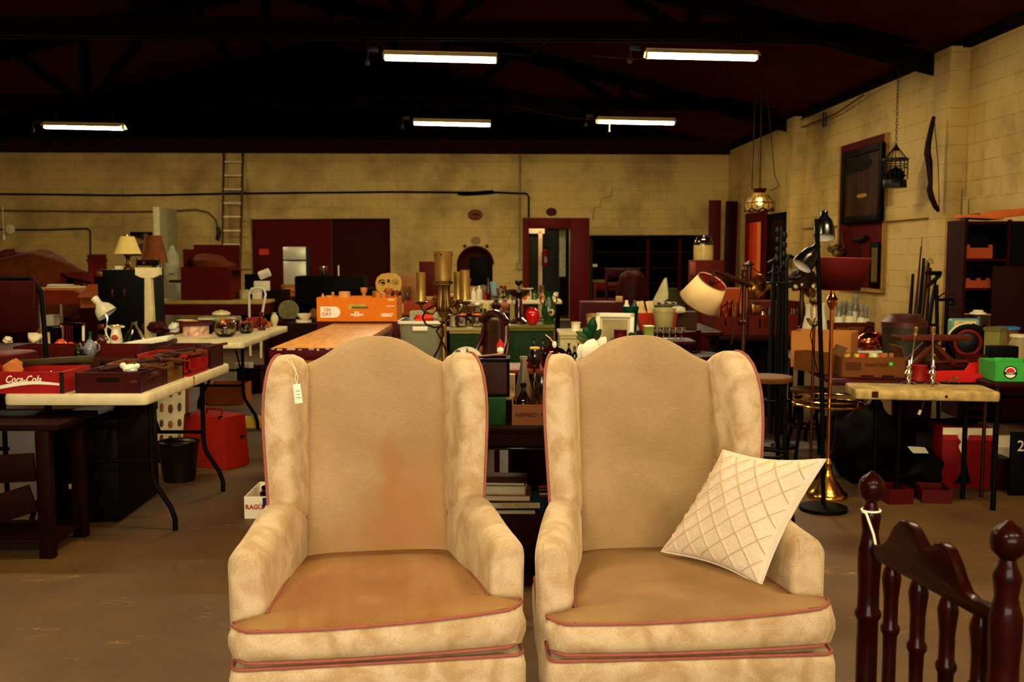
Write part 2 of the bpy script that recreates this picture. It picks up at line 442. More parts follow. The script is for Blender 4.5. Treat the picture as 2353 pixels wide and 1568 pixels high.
# eaves beam on the back wall, seams
mb = MB(); mb.box((AR, BW - .06, ZT - .02), (RW - LW, .14, .16)).box((AR + 1.2, BW - .12, ZT + .12), (RW - LW - 2.6, .2, .12))
inroom(struct('trim_back', mb, mat((46, 16, 8), .8, var=.4, scale=3)))
mb = MB(); mb.box((RW - .03, (FW + BW) / 2, ZT + .03), (.12, BW - FW, .1)); inroom(struct('trim_eaves', mb, M_timber))
mb = MB(); mb.box((bx(268), BW - .01, ZT / 2), (.34, .03, ZT)); inroom(struct('pilaster_1', mb, M_wallx)); bpy.data.objects['pilaster_1'].name = 'trim_1'
# right, left and rear walls
def rpt(px): d = wallD(px); return (RM.inverted() @ P(px, 590, d)).y
mb = MB(); mb.box((RW + .1, (FW + BW) / 2, ZT / 2), (.2, BW - FW, ZT)); inroom(struct('wall_right', mb, M_wally))
mb = MB(); mb.box((LW - .1, (FW + BW) / 2, ZT / 2), (.2, BW - FW, ZT)); inroom(struct('wall_left', mb, M_wally))
# wall behind the viewer, unseen: wide opening assumed, for the frontal light on the chairs
mb = MB(); zo = 3.0
mb.box((-8.1, FW - .1, RIDGE / 2), (9., .2, RIDGE)).box((4.5, FW - .1, RIDGE / 2), (2.4, .2, RIDGE)).box((-.15, FW - .1, (zo + RIDGE) / 2), (7., .2, RIDGE - zo))
inroom(struct('wall_front_assumed', mb, M_wallx))
b1, b2 = rpt(2180) - .1, rpt(1836)
for i, bb in enumerate((b1, b2)):
    mb = MB(); mb.box((RW - .1, bb, ZT / 2), (.24, .42, ZT), .01); inroom(struct('column_%d' % (i + 1), mb, M_wally))
mb = MB()
for y0, y1 in ((FW + .5, b1 - .22), (b1 + .22, rpt(2030)), (rpt(1928), b2 - .22)):
    mb.box((RW - .02, (y0 + y1) / 2, 1.96), (.06, y1 - y0, .19), .006)
inroom(struct('trim_right', mb, M_wally))
# trusses
def truss(b, name):
    mb = MB()
    for k in (-.07, .07):
        mb.box((AR, b + k, 3.98), (RW - LW, .06, .2))
        for sx, a0 in ((1, LW), (-1, RW)):
            L = math.hypot(AR - a0, RIDGE - ZT); an = math.atan2(RIDGE - ZT, abs(AR - a0)) * sx
            mb.box((0, 0, 0), (L, .06, .2), 0, Mx.Translation(((a0 + AR) / 2, b + k, (ZT + RIDGE) / 2 - .12)) @ Mx.Rotation(-an, 4, 'Y'))
    def topz(a): return ZT + (RIDGE - ZT) * (1 - abs(a - AR) / (AR - LW)) - .1
    for n in (-9.6, -6.6, -3.6, -.6, 2.45):
        for da, w in ((-1.1, .13), (0, .15), (1.1, .13)):
            a1 = n + da
            if a1 > RW - .3 or a1 < LW + .3: continue
            v = V((a1 - n, 0, topz(a1) - 3.98)); an = math.atan2(v.x, v.z)
            mb.box((0, 0, 0), (w, .07, v.length), 0, Mx.Translation(((a1 + n) / 2 + .12 * (da > 0) - .12 * (da < 0), b, (topz(a1) + 3.98) / 2)) @ Mx.Rotation(an, 4, 'Y'))
    o = obj(name, mb, M_timber); tag(inroom(o), None, None, kind='structure'); return o
for i, b in enumerate((6.1, 11.75, 17.2)): truss(b, 'beam_%d' % (i + 1))
# ---------------------------------------------------------------- strip lights
M_tube, nt, bb = newmat('fluorescent_tube')
bb.inputs['Base Color'].default_value = (.9, .8, .6, 1); bb.inputs['Emission Color'].default_value = (1, .82, .50, 1); bb.inputs['Emission Strength'].default_value = 270
M_enam = mat((205, 170, 105), .4, var=.06)
def strip_light(label):
    t = T('strip_light', label, 'ceiling light', (0, 0, 0), 0, 'fluorescent strip lights')
    mb = MB(); mb.box((0, 0, .085), (1.24, .09, .05), .006)
    for s in (-1, 1):
        mb.box((0, 0, 0), (1.24, .004, .13), 0, Mx.Translation((0, s * .10, .07)) @ Mx.Rotation(s * math.radians(62), 4, 'X'))
    obj('reflector', mb, M_enam, t)
    for y in (-.035, .035):
        mb = MB(); mb.cyl((-.6, y, .03), (.6, y, .03), .016, n=10); obj('tube', mb, M_tube, t)
    for x in (-.61, .61):
        mb = MB(); mb.box((x, 0, .04), (.02, .11, .06), .004); obj('end_cap', mb, M_white, t)
    mb = MB()
    for x in (-.45, .45): mb.tube([(x, 0, .11), (x * .95, 0, .34)], .004, 6)
    obj('hanger', mb, M_iron, t)
    return t
def lamp_at(px, py, D): p = P(px, py, D); return (p.x, p.y, p.z - .03)
L0 = strip_light('strip light hanging under the roof, above the brass candelabra and nearest the camera')
L0.location = lamp_at(1012, 137, 11.2); L0.rotation_euler = (0, math.radians(1.0), PHI)
mb = MB(); p0 = V((-.62, 0, .09))
mb.tube([p0, (-.68, 0, .1), (-.78, 0, .13), (-.8, 0, .0)], .006).box((-.8, 0, -.02), (.05, .03, .06), .004).box((-.74, -.01, .12), (.12, .05, .06), .006)
obj('plug_and_cord', mb, M_iron, L0)
dup(L0, lamp_at(1612, 132, 11.3), PHI, 'strip light under the roof beam nearest the painting and birdcage')
l = dup(L0, lamp_at(1039, 286, 16.3), PHI, 'smaller looking strip light directly behind and below another, high above the arched niche')
l = dup(L0, lamp_at(193, 294, 16.1), PHI, 'strip light hanging alone in the dark above the two shaded table lamps')
L4 = dup(L0, lamp_at(1461, 282, 16.2), PHI, 'strip light with a dangling pull cord, above the dark shelf alcove')
mb = MB(); mb.tube([(-.42, 0, .02), (-.42, 0, -.1)], .003, 6).sph((-.42, 0, -.11), .012, 8); obj('pull_cord', mb, M_white, L4)
ASSUMED_ROW = [(-3.9, 5.6), (-.6, 4.4), (2.4, 4.2), (-1.9, -1.2), (.5, -1.2), (2.6, -1.2)]  # assumed lamps out of view, placed for the light on the chairs
for k, (x, y) in enumerate(ASSUMED_ROW):
    dup(L0, (x, y, 3.62), PHI, 'assumed strip light over the aisle, out of view')
cord = lambda pts, r, name, m, lab, cat='cable', g=None: one(name, MB().tube(pts, r, 6), m, lab, cat, group=g)
cord([P(1080, 128, 11.6), P(1140, 122, 11.7), P(1218, 128, 11.7), P(1240, 108, 11.7), P(1262, 90, 11.7)], .007, 'power_cord', M_iron, 'thin power cord looping from a strip light to the roof beam', 'cable')
cord([P(1180, 244, 16.4), P(1240, 258, 16.3), P(1310, 272, 16.3), P(1378, 274, 16.25)], .009, 'power_cord', mat((70, 20, 8), .6), 'sagging power cord feeding the strip light with pull cord', 'cable')
cord([P(1360, 128, 11.5), P(1420, 134, 11.4), P(1470, 136, 11.35), P(1490, 132, 11.3)], .007, 'power_cord', mat((80, 30, 10), .6), 'thin power cord running to the strip light near the painting', 'cable')
# assumed light from outside: area light added in the opening; passage lamp assumed too
def area(name, loc, sx, sy, e, col, rx):
    d = bpy.data.lights.new(name, 'AREA'); d.shape = 'RECTANGLE'; d.size = sx; d.size_y = sy; d.energy = e; d.color = col
    o = bpy.data.objects.new(name, d); COL.objects.link(o); o.location = loc; o.rotation_euler = (rx, 0, 0); return o
ASSUMED_DAY = area('assumed_daylight', (0.0, FW + .3, 2.2), 5.5, 1.6, 380, (1, .91, .74), math.radians(90))
d = bpy.data.lights.new('assumed_passage_lamp', 'POINT'); d.energy = 14; d.color = (1, .8, .55); d.shadow_soft_size = .12
o = bpy.data.objects.new('assumed_passage_lamp', d); COL.objects.link(o); o.location = Rm(bx(1250), BW + .9, 2.25)
w = bpy.data.worlds.new('dusk'); w.use_nodes = True; sc.world = w
w.node_tree.nodes['Background'].inputs[0].default_value = (.6, .4, .22, 1); w.node_tree.nodes['Background'].inputs[1].default_value = .05
# ---------------------------------------------------------------- camera
cam = bpy.data.cameras.new('camera'); co = bpy.data.objects.new('camera', cam); COL.objects.link(co)
cam.sensor_width = 36; cam.lens = 36 * F / 2353; cam.clip_end = 100
co.location = (0, 0, H); co.rotation_euler = (PI / 2 - TH, 0, 0)
cam.dof.use_dof = True; cam.dof.focus_distance = 3.0; cam.dof.aperture_fstop = 6.5
sc.camera = co
sc.view_settings.view_transform = 'Standard'; sc.view_settings.look = 'None'; sc.view_settings.gamma = 1; sc.view_settings.use_curve_mapping = False
sc.view_settings.exposure = .12
cy = sc.cycles
cy.use_denoising = True; cy.max_bounces = 7; cy.diffuse_bounces = 3; cy.glossy_bounces = 3; cy.transmission_bounces = 6; cy.transparent_max_bounces = 8
cy.caustics_reflective = False; cy.caustics_refractive = False; cy.sample_clamp_indirect = 3; cy.blur_glossy = 1
# ================================================================ ARMCHAIRS
F_vel = fabric('velvet', (204, 178, 138), (176, 144, 96), 13, sheen=.6)
F_welt = mat((152, 86, 68), .8, var=.1, scale=40)
CAMEL = [(.30, .232), (.45, .236), (.6, .238), (.8, .238), (.95, .238), (1.02, .238), (1.04, .236), (1.048, .22), (1.056, .202), (1.065, .184), (1.075, .167), (1.085, .152), (1.094, .139), (1.105, .121), (1.115, .103), (1.122, .086), (1.127, .07), (1.1315, .05), (1.134, .032), (1.135, .012)]
def lean(z): return .25 * (z - .48)
def tee(y):
    if y < -.365: return .355 + .017 * min(1, (y + .385) / .02)
    if y < -.312: return .374
    if y < -.285: return .374 + (.292 - .374) * (y + .312) / .027
    return .292 + (.236 - .292) * max(0, y + .235) / .5
def wing_chair(label, loc, rz, f_back, f_seat):
    t = T('armchair', label, 'armchair', loc, rz, 'matching wing armchairs')
    # upright panel one leans on
    secs = []
    for z, hw in CAMEL:
        y = .30 + lean(z); puff = .022 * math.sin(min(1, (z - .3) / .8) * PI) * 1.0
        top = max(0, (z - 1.03) / .105)
        hd = .06 * math.sqrt(max(.03, 1 - top * top)) if top else .06
        secs.append([V((px_, y + py_ - puff * (1 - (px_ / max(hw, .02)) ** 2) * (py_ < 0), z)) for px_, py_ in rrect(hw, hd, min(.035, hd * .9), 6)])
    mb = MB()
    mb.faces(secs)
    obj('inside_back', mb, f_back, t, sharp=60)
    # panel behind, closes the back
    mb = MB(); ss = []
    for z, hw in CAMEL: ss.append([V((px_, .38 + lean(z) + py_, max(.16, z - .012) if z > .31 else .16)) for px_, py_ in rrect(hw * 1.06 if z < 1.04 else hw, .02, .018, 3)])
    mb.faces(ss); obj('outside_back', mb, F_vel, t, sharp=60)
    # wings: outline in (s along the wing, z)
    out = [(-.07, .56), (-.07, 1.03), (-.03, 1.048), (.0, 1.06), (.035, 1.077), (.075, 1.087), (.11, 1.087), (.15, 1.077), (.185, 1.055), (.212, 1.02), (.228, .975), (.232, .93), (.228, .88), (.215, .81), (.197, .73), (.182, .66), (.172, .60), (.17, .56)]
    for s in (-1, 1):
        def W(a, z, n):       # n: thickness direction, + = outwards
            d = V((.23 * s, -.973)); q = V((.973 * s, .23))
            x = .259 * s + d.x * a + q.x * n
            return V((x, .285 + lean(z) + d.y * a + q.y * n, z))
        mb = MB(); cz = .85; ca = .08
        def ring(k, n): return [W(ca + (a - ca) * (1 - k), cz + (z - cz) * (1 - k * .55), n) for a, z in out]
        mb.faces([ring(.35, -.052), ring(.18, -.047), ring(.06, -.036), ring(.0, -.016), ring(0, .008), ring(.02, .026), ring(.06, .032), ring(.3, .034)])
        w = obj('wing', mb, F_vel, t, sharp=70)
        mb = MB(); mb.tube([W(a * .985, z - .002, .032) for a, z in out[2:]], .0046, 8); obj('piping', mb, F_welt, w)
        # arm
        secs = []
        for y, hi, i0, i1, zt in ((.26, .0, .215, .318, .60), (.2, 0, .222, .318, .63), (.14, 0, .230, .325, .648), (.09, 0, .240, .334, .65), (.05, 0, .249, .344, .642), (.01, 0, .258, .355, .631), (-.04, 0, .268, .365, .62), (-.1, 0, .277, .374, .612), (-.16, 0, .284, .381, .609), (-.21, 0, .288, .385, .607), (-.235, .003, .289, .386, .607), (-.247, .009, .289, .386, .607), (-.2535, .018, .289, .386, .607), (-.256, .03, .289, .386, .607)):
            i1 += .007; zt += .016; cx, hw = (i0 + i1) / 2, (i1 - i0) / 2 - hi
            z1 = zt - hi; z0 = .2 + hi * .5
            secs.append([V((s * (x + .016 * max(0, (zz - .38) / .3) ** 2), y, zz)) for x, zz in rrect(hw, (z1 - z0) / 2, .045 + .012 * min(1, max(0, (y + .2) / .3)), 7, cx, (z0 + z1) / 2)])
        mb = MB(); mb.faces(secs); ar = obj('arm', mb, F_vel, t, sharp=60)
        mb = MB()                                             # pleats drawn in over the front of the arm top
        for k in (-.022, 0., .022):
            mb.tube([(s * (.352 + k), -.2, .6235 - abs(k) * .12), (s * (.351 + k * 1.05), -.232, .6195 - abs(k) * .1), (s * (.349 + k * 1.2), -.2535, .604 - abs(k) * .3), (s * (.348 + k * 1.3), -.2572, .581 - abs(k) * .4)], [.0012, .0022, .0022, .001], 6)
        obj('pleat', mb, F_vel, ar)
    # loose T cushion
    ys = [-.386, -.383, -.376, -.365, -.35, -.33, -.316, -.312, -.306, -.298, -.29, -.285, -.25, -.22, -.18, -.12, -.05, .02, .09, .16, .21, .24, .252]
    mb = MB(); secs = []
    Z0, Z1 = .378, .470
    for y in ys:
        e = min(1, (y + .387) / .02, (.256 - y) / .02); e = math.sqrt(max(.02, 1 - (1 - max(0, e)) ** 2))
        hw = tee(y); zc = (Z0 + Z1) / 2; hd = (Z1 - Z0) / 2 * (.72 + .28 * e)
        pf = .028 * math.sin(max(0, min(1, (y + .387) / .64)) * PI) ** .7
        tilt = -.022 * (y + .1)
        loop = []
        n = 14
        for i in range(n + 1):
            x = -1 + 2 * i / n; loop.append(V((x * (hw - .004), y, zc + tilt + hd + pf * (1 - x ** 4) - .006 * abs(x) ** 8 + .012 * x * min(1, max(0, (.1 - y) / .4)))))
        loop.append(V((hw + .008 * e, y, zc + tilt + .012))); loop.append(V((hw + .008 * e, y, zc + tilt - .012)))
        for i in range(n + 1):
            x = 1 - 2 * i / n; loop.append(V((x * (hw - .004), y, zc + tilt - hd)))
        loop.append(V((-hw - .008 * e, y, zc + tilt - .012))); loop.append(V((-hw - .008 * e, y, zc + tilt + .012)))
        secs.append(loop)
    # the front border bows out between the two welts
    for j, f in ((0, .0), (1, .002), (2, .003)):
        for v in secs[j]: v.y -= .010 * (1 - (abs(v.x) / .4) ** 4) * f * 40
    mb.faces(secs); cu = obj('seat_cushion', mb, F_vel, t, sharp=50)
    tops = [[v + V((0, 0, .0025)) for v in l[:n + 1]] for l in secs[1:]]
    # front border of the cushion: paler velvet than the top
    xs = [-.362 + .724 * i / 24 for i in range(25)]
    def bow(x): return -.388 - .012 * (1 - (abs(x) / .37) ** 2.5)
    def lift(x): return .010 * (1 - (x / .37) ** 2) * -1 + .013 * x / .37
    tops.insert(0, [V((v.x, bow(v.x) + .003 + .02 * max(0, (abs(v.x) - .33) / .032) ** 2, .4735 + lift(v.x))) for v in tops[0]])
    mb = MB(); mb.faces(tops, False, False, False); obj('top_cover', mb, f_seat, cu, sharp=80)
    mb = MB(); rows = []
    for zz, dy in ((.385, .004), (.396, -.006), (.411, -.011), (.426, -.012), (.441, -.010), (.456, -.005), (.468, .004)):
        rows.append([V((x, bow(x) + dy + .02 * max(0, (abs(x) - .33) / .032) ** 2, zz + lift(x) * (.3 + .7 * (zz - .385) / .083))) for x in xs])
    mb.faces(rows, False, False, False); obj('cushion_border', mb, F_vel, cu, sharp=80)
    for zz in (.474, .382):
        pts = [V((x, bow(x) - .002 + .026 * max(0, (abs(x) - .33) / .032) ** 2, zz + lift(x) * (1 if zz > .45 else .3))) for x in xs]
        side = []
        for y in ys[5:-1]:
            side.append((tee(y), y))
        R_, L_ = [[V((q * (hw + .001), y, zz - (.022 * (y + .33) + .004) * (zz > .45) + q * (.013 if zz > .45 else .004) * hw / .37 * min(1, max(0, (.1 - y) / .36)))) for hw, y in side] for q in (1, -1)]
        mb = MB(); mb.tube(L_[::-1] + pts + R_, .0046, 8); obj('piping', mb, F_welt, cu)
    # upholstered rail under the cushion
    mb = MB(); secs = []
    for z, k in ((.15, .0), (.2, .004), (.27, .008), (.325, .008), (.347, .004), (.356, -.006), (.359, -.03)):
        secs.append([V((x, y, z)) for x, y in rrect(.374 + k, .35 + k, .03, 5, 0, -.035)])
    mb.faces(secs); fr = obj('front_rail', mb, F_vel, t, sharp=60)
    mb = MB(); mb.tube([V((x, y, .3595)) for x, y in rrect(.374, .352, .03, 5, 0, -.035)], .005, 8, True); obj('piping', mb, F_welt, fr)
    for x, y in ((-.33, -.29), (.33, -.29), (-.2, .3), (.2, .3)):
        mb = MB(); mb.lathe([(.016, 0), (.02, .03), (.026, .1), (.03, .165)], 10, Mx.Translation((x, y, 0))); obj('leg', mb, M_dwood, t)
    return t
F_back1 = fabric('back_cloth_soiled', (168, 137, 92), (156, 125, 80), 3, 1, [((.09, .33, .52), (.2, .3, .26), .62), ((.045, .33, .72), (.05, .3, .14), .55), ((.16, .3, .66), (.14, .3, .2), .35), ((-.03, .3, .48), (.3, .3, .12), .4)], .25, (150, 98, 36))
F_back2 = fabric('back_cloth_clean', (166, 135, 90), (152, 121, 76), 3, 1, [((.0, .3, .5), (.3, .3, .14), .15)], .25, (150, 98, 36))
F_seat1 = fabric('seat_cloth_soiled', (158, 116, 60), (146, 100, 40), 5, 0, [((-.02, -.2, .5), (.13, .1, .3), .6), ((-.2, -.18, .5), (.16, .16, .3), .5)], .2, (140, 84, 20), .75)  # seat tops darker than the velvet: nap and frontal light in the colour
F_seat2 = fabric('seat_cloth_clean', (154, 116, 64), (142, 104, 54), 5, 0, [], .2, (140, 84, 20), .0)
AC1 = wing_chair('tan velvet wing armchair with a brown stained seat and a paper price tag', (-.392, 2.877, 0), math.radians(8), F_back1, F_seat1)
AC2 = wing_chair('tan velvet wing armchair with a clean seat, holding a quilted cushion', (.462, 2.912, 0), math.radians(2), F_back2, F_seat2)
# price tag on a string over the wing
t = T('price_tag', 'white paper price tag hanging on a string from the wing of the stained armchair', 'price tag', P(684, 905, 2.955))
mb = MB(); mb.box((0, 0, 0), (.023, .0012, .058), 0, Mx.Rotation(math.radians(-6), 4, 'Y')); tg = obj('tag_card', mb, M_inkw, t)
mb = MB()
for i, zz in enumerate((.008, -.002, -.012)): mb.box((.001 + i * .001, -.001, zz), (.013 - .003 * (i % 2), .0006, .0018))
obj('handwriting', mb, mat((120, 110, 120), .8, var=0), tg)
mb = MB(); mb.tube([(-.002, 0, .028), (.003, -.002, .05), (-.01, .0, .078), (-.03, .01, .1), (-.05, .02, .098), (-.06, .03, .085)], .0011, 6).tube([(-.002, 0, .028), (-.006, -.002, .045), (-.003, .0, .07), (-.02, .01, .1)], .001, 6); obj('string', mb, M_inkw, t)
# ---------------------------------------------------------------- quilted cushion
CN = [P(1520, 1268, 2.985), P(1748, 1347, 2.70), P(1897, 1056, 2.70), P(1662, 1036, 2.98)]   # left, bottom, right, top corner
t = T('throw_cushion', 'cream square cushion quilted in diamonds, leaning in an armchair', 'cushion', (CN[0] + CN[1] + CN[2] + CN[3]) / 4)
c0 = t.location.copy(); nrm = (CN[1] - CN[0]).cross(CN[3] - CN[0]).normalized()
if nrm.y > 0: nrm = -nrm
def pil(side):
    def f(u, v):
        # pinch the sides in between the corners
        pu = u + (u - .5) * -.10 * math.sin(PI * v) ** 1 * 1; pv = v + (v - .5) * -.10 * math.sin(PI * u)
        p = (CN[0] * (1 - pu) + CN[1] * pu) * (1 - pv) + (CN[3] * (1 - pu) + CN[2] * pu) * pv
        e = (max(0, 1 - (2 * u - 1) ** 2) * max(0, 1 - (2 * v - 1) ** 2))
        h = .068 * e ** .5
        q = 0
        if side > 0:
            for w in (u + v, u - v):
                k = abs(((w * 5.0) % 1) - .5) / .5        # 0 in the cell, 1 on the tuck line
                q += max(0, (k - .86) / .14) * .0035 - .006 * max(0, (k - .45)) ** 2 * 1
            ed = min(u, 1 - u, v, 1 - v); q *= min(1, ed / .05)
            q += .0025 * math.sin(9 * u + 4 * v) * math.sin(7 * v - 3 * u) * min(1, ed / .1)
        return p + nrm * (h * side + q) - c0
    return f
F_cush = fabric('quilted_cotton', (232, 212, 184), (224, 202, 172), 5, 0, [], .3)
mb = MB(); mb.grid(pil(1), 110, 110); mb.grid(pil(-1), 40, 40); obj('cover', mb, F_cush, t, sharp=80)
mb = MB()
for w0, sg in [(k, 1) for k in range(1, 10)] + [(k, -1) for k in range(-4, 5)]:
    w = (w0 + (0)) / 5
    pts = []
    for i in range(41):
        u = i / 40; v = (w - u) if sg == 1 else (u - w)
        if .02 < v < .98 and .02 < u < .98: pts.append(pil(1)(u, v) + nrm * .0022)
    if len(pts) > 3: mb.tube(pts, .0014, 5)
obj('tuck_seam', mb, mat((206, 172, 122), .85, var=.05), t)
mb = MB(); ed = [(0, i / 20) for i in range(20)] + [(i / 20, 1) for i in range(20)] + [(1, 1 - i / 20) for i in range(20)] + [(1 - i / 20, 0) for i in range(20)]
mb.tube([pil(1)(u, v) for u, v in ed], .0035, 6, True); obj('edge_seam', mb, F_cush, t)
# ---------------------------------------------------------------- turned spindle chair
A, B = P(2003, 1120, 1.79), P(2318, 1245, 1.42)
A.z = B.z = 0
ax = (B - A); Lc = ax.length; rz = math.atan2(ax.y, ax.x)
M_chair = mat((42, 5, 2), .36, var=.35, scale=7, coat=.12, stretch=(1, 1, 4))
t = T('dining_chair', 'dark red turned spindle chair with ball finials and a white string on one post', 'chair', A, rz)
def post(x, s, top):
    pr = [(.014, 0), (.017, .05), (.019, .42), (.021, .44), (.017, .46), (.018, .58), (.0225, .60), (.0225, .605), (.019, .613), (.019, .735), (.0235, .742), (.0235, .75), (.0195, .757), (.019, .80), (.021, .84), (.021, .87), (.017, .885), (.0145, .90), (.0175, .925), (.018, .93), (.0125, .945), (.010, .955), (.0125, .958), (.0205, .967), (.0235, .980), (.0215, .994), (.014, 1.003), (.007, 1.008), (.003, 1.012)]
    mb = MB(); mb.lathe([(r * s, z * top / 1.012) for r, z in pr], 20, Mx.Translation((x, 0, 0))); return mb
obj('back_post', post(0, 1., 1.012), M_chair, t); obj('back_post', post(Lc, 1.12, 1.02), M_chair, t)
zb = .858
cr = [(.008, zb + .006), (.03, .885), (.05, .888), (.07, .905), (.09, .935), (.11, .951), (.128, .953), (.148, .945), (.166, .93), (.178, .921), (.192, .926), (.21, .94), (.226, .945), (.245, .938), (.262, .92), (.275, .90), (.29, .885), (.31, .88), (.335, .884), (Lc - .012, .880), (Lc - .012, zb + .006), (Lc - .05, zb), (.05, zb)]
mb = MB(); mb.prism([(x * Lc / .375, z) for x, z in cr], -.010, .010, FRONT, .003); obj('crest_rail', mb, M_chair, t)
for k in range(4):
    x = .075 + k * (Lc - .13) / 3
    pr = [(.009, .47), (.012, .52), (.0125, .60), (.016, .612), (.016, .618), (.012, .626), (.0115, .70), (.0125, .735), (.0165, .742), (.0165, .749), (.0125, .756), (.0125, .80), (.0145, .82), (.0165, .838), (.0135, .852), (.008, .866)]
    mb = MB(); mb.lathe(pr, 16, Mx.Translation((x, 0, 0))); obj('spindle', mb, M_chair, t)
mb = MB(); mb.box((Lc / 2, -.02 - .19, .455), (Lc + .06, .42, .035), .012); obj('seat', mb, M_chair, t)
mb = MB(); mb.box((Lc / 2, 0, .475), (Lc - .03, .022, .03), .005).box((Lc / 2, 0, .2), (Lc - .03, .02, .025), .005); obj('stretcher', mb, M_chair, t)
for x in (.0, Lc):
    mb = MB(); mb.lathe([(.013, 0), (.018, .1), (.02, .3), (.018, .44)], 14, Mx.Translation((x, -.38, 0))); obj('front_leg', mb, M_chair, t)
t2 = one('tag_string', MB().tube([(0, -.016, .938), (.012, -.016, .937), (.018, -.004, .9), (.022, -.0, .875)], .0022, 6).torus((0, 0, .94), .0165, .0018, 20, 6), M_inkw, 'white string looped round the finial post of the spindle chair', 'string', A, rz)

AC2.rotation_euler = (0, math.radians(-.8), math.radians(2))
# ================================================================ small-goods workshop
PROF = {
 'bottle': [(.9, 0), (1, .02), (1, .56), (.9, .64), (.5, .74), (.36, .8), (.34, .93), (.42, .94), (.42, 1)],
 'long': [(.9, 0), (1, .02), (1, .34), (.92, .5), (.68, .68), (.45, .82), (.36, .92), (.36, .95), (.46, .955), (.46, 1)],
 'jug': [(.7, 0), (.95, .06), (1, .3), (.98, .5), (.8, .66), (.45, .78), (.3, .84), (.28, .95), (.36, .96), (.36, 1)],
 'jar': [(.92, 0), (1, .03), (1, .76), (.86, .84), (.86, 1)],
 'milk': [(.95, 0), (1, .03), (.93, .28), (.62, .56), (.46, .68), (.44, .9), (.54, .93), (.54, 1)],
 'vase': [(.5, 0), (.62, .03), (.5, .1), (.85, .36), (1, .56), (.86, .74), (.46, .86), (.42, .92), (.62, 1)],
 'apple': [(.45, 0), (.7, .06), (.93, .3), (1, .56), (.94, .78), (.72, .92), (.5, .97), (.42, 1)],
 'urn': [(.5, 0), (.55, .04), (.36, .1), (.8, .3), (1, .5), (.9, .66), (.5, .8), (.42, .86), (.66, .97), (.66, 1)],
 'bowl': [(.4, 0), (.45, .06), (.7, .3), (.9, .6), (1, 1)],
 'cup': [(.7, 0), (.78, .04), (.86, .5), (1, 1)],
 'can': [(1, 0), (1, .02), (.98, .04), (.98, .96), (1, .98), (1, 1)],
 'crock': [(.96, 0), (1, .04), (1, .7), (.95, .82), (.8, .9), (.8, .94), (.86, .95), (.86, 1)],
 'pot': [(.66, 0), (.7, .02), (.94, .84), (1, .85), (1, 1)],
 'goblet': [(.75, 0), (.75, .04), (.2, .1), (.14, .4), (.5, .5), (.9, .66), (1, .85), (.94, 1)],
 'stick': [(1, 0), (1, .06), (.6, .12), (.34, .2), (.5, .3), (.3, .42), (.34, .66), (.52, .74), (.4, .8), (.85, .9), (.85, 1)],
 'ball': [(.3, 0), (.75, .12), (1, .5), (.75, .88), (.2, 1)],
 'bell': [(1, 0), (.92, .1), (.7, .4), (.42, .8), (.2, .94), (.1, 1)],
 'sugar': [(.55, 0), (.8, .08), (1, .35), (.95, .6), (.7, .72), (.74, .75), (.55, .86), (.15, .92), (.18, 1)],
 'shade': [(1, 0), (.55, 1)],
}
def hollow(pr, t):
    zb = pr[0][1] + (pr[-1][1] - pr[0][1]) * .06
    return pr + [(max(.001, r - t), z) for r, z in pr[::-1] if z > zb] + [(.001, zb)]
def lat(style, h, r, thin=.0, n=20, flute=None):
    pr = [(a * r, b * h) for a, b in PROF[style]]
    mb = MB(); mb.lathe(hollow(pr, thin) if thin else pr, n, flute=flute); return mb
def at(px, py, z):
    p = G(px, py, z)
    if z == .74 and p.y > 7.56: p.y = 7.56
    return p, p.y / F
def pot(name, label, cat, px, py, z, hpx, wpx, style, m, group=None, thin=.0, lid=None, n=20, loc=None):
    """turned piece standing with its base at this place of the surface of height z; sizes as seen"""
    if loc is None: p, s = at(px, py, z)
    else: p = V(loc); s = p.y / F
    h, r = hpx * s, wpx * s / 2
    p = p + V((0, r * .6, 0)) if loc is None else p
    if lid is None: return one(name, lat(style, h, r, thin and max(.002, r * .09), n), m, label, cat, p, R.random() * 6, group)
    t = T(name, label, cat, p, R.random() * 6, group)
    obj('body', lat(style, h, r, thin and max(.002, r * .09), n), m, t)
    k = PROF[style][-1][0] * r * 1.12
    obj('lid', MB().lathe([(k, h * .97), (k, h * 1.05), (k * .8, h * 1.07)], n), lid, t)
    return t
def carton(name, label, cat, x0, x1, py, z, hpx, dep, m, rz=0., open_=True, group=None, flaps=0, t=.006, loc=None, hand=False, fill=None):
    """box whose front lower edge is seen from x0 to x1 at row py; open ones are hollow trays, with flaps when asked"""
    p, s = at((x0 + x1) / 2, py, z) if loc is None else (V(loc), V(loc).y / F)
    w, h = (x1 - x0) * s / max(.5, math.cos(rz)), hpx * s
    o = T(name, label, cat, p, rz, group)
    mb = MB()
    if open_: mb.tray((0, dep / 2, 0), (w, dep, h), t)
    else: mb.box((0, dep / 2, h / 2), (w, dep, h), min(.004, h * .05))
    obj('body', mb, m, o)
    if flaps:
        for sx, sy, L, W_, ang in ((0, -1, dep * .4, w, flaps), (0, 1, dep * .4, w, flaps * .6), (-1, 0, w * .3, dep, flaps * .8), (1, 0, w * .3, dep, flaps * .7)):
            mb = MB(); M = Mx.Translation((sx * (w / 2 - t / 2), dep / 2 + sy * (dep / 2 - t / 2), h))
            if sy: M = M @ Mx.Rotation(-sy * ang, 4, 'X'); mb.box((0, 0, L / 2), (W_, t * .7, L), 0, M)
            else: M = M @ Mx.Rotation(sx * ang, 4, 'Y'); mb.box((0, 0, L / 2), (t * .7, W_, L), 0, M)
            obj('flap', mb, m, o)
    o['w'] = w; o['h'] = h
    return o
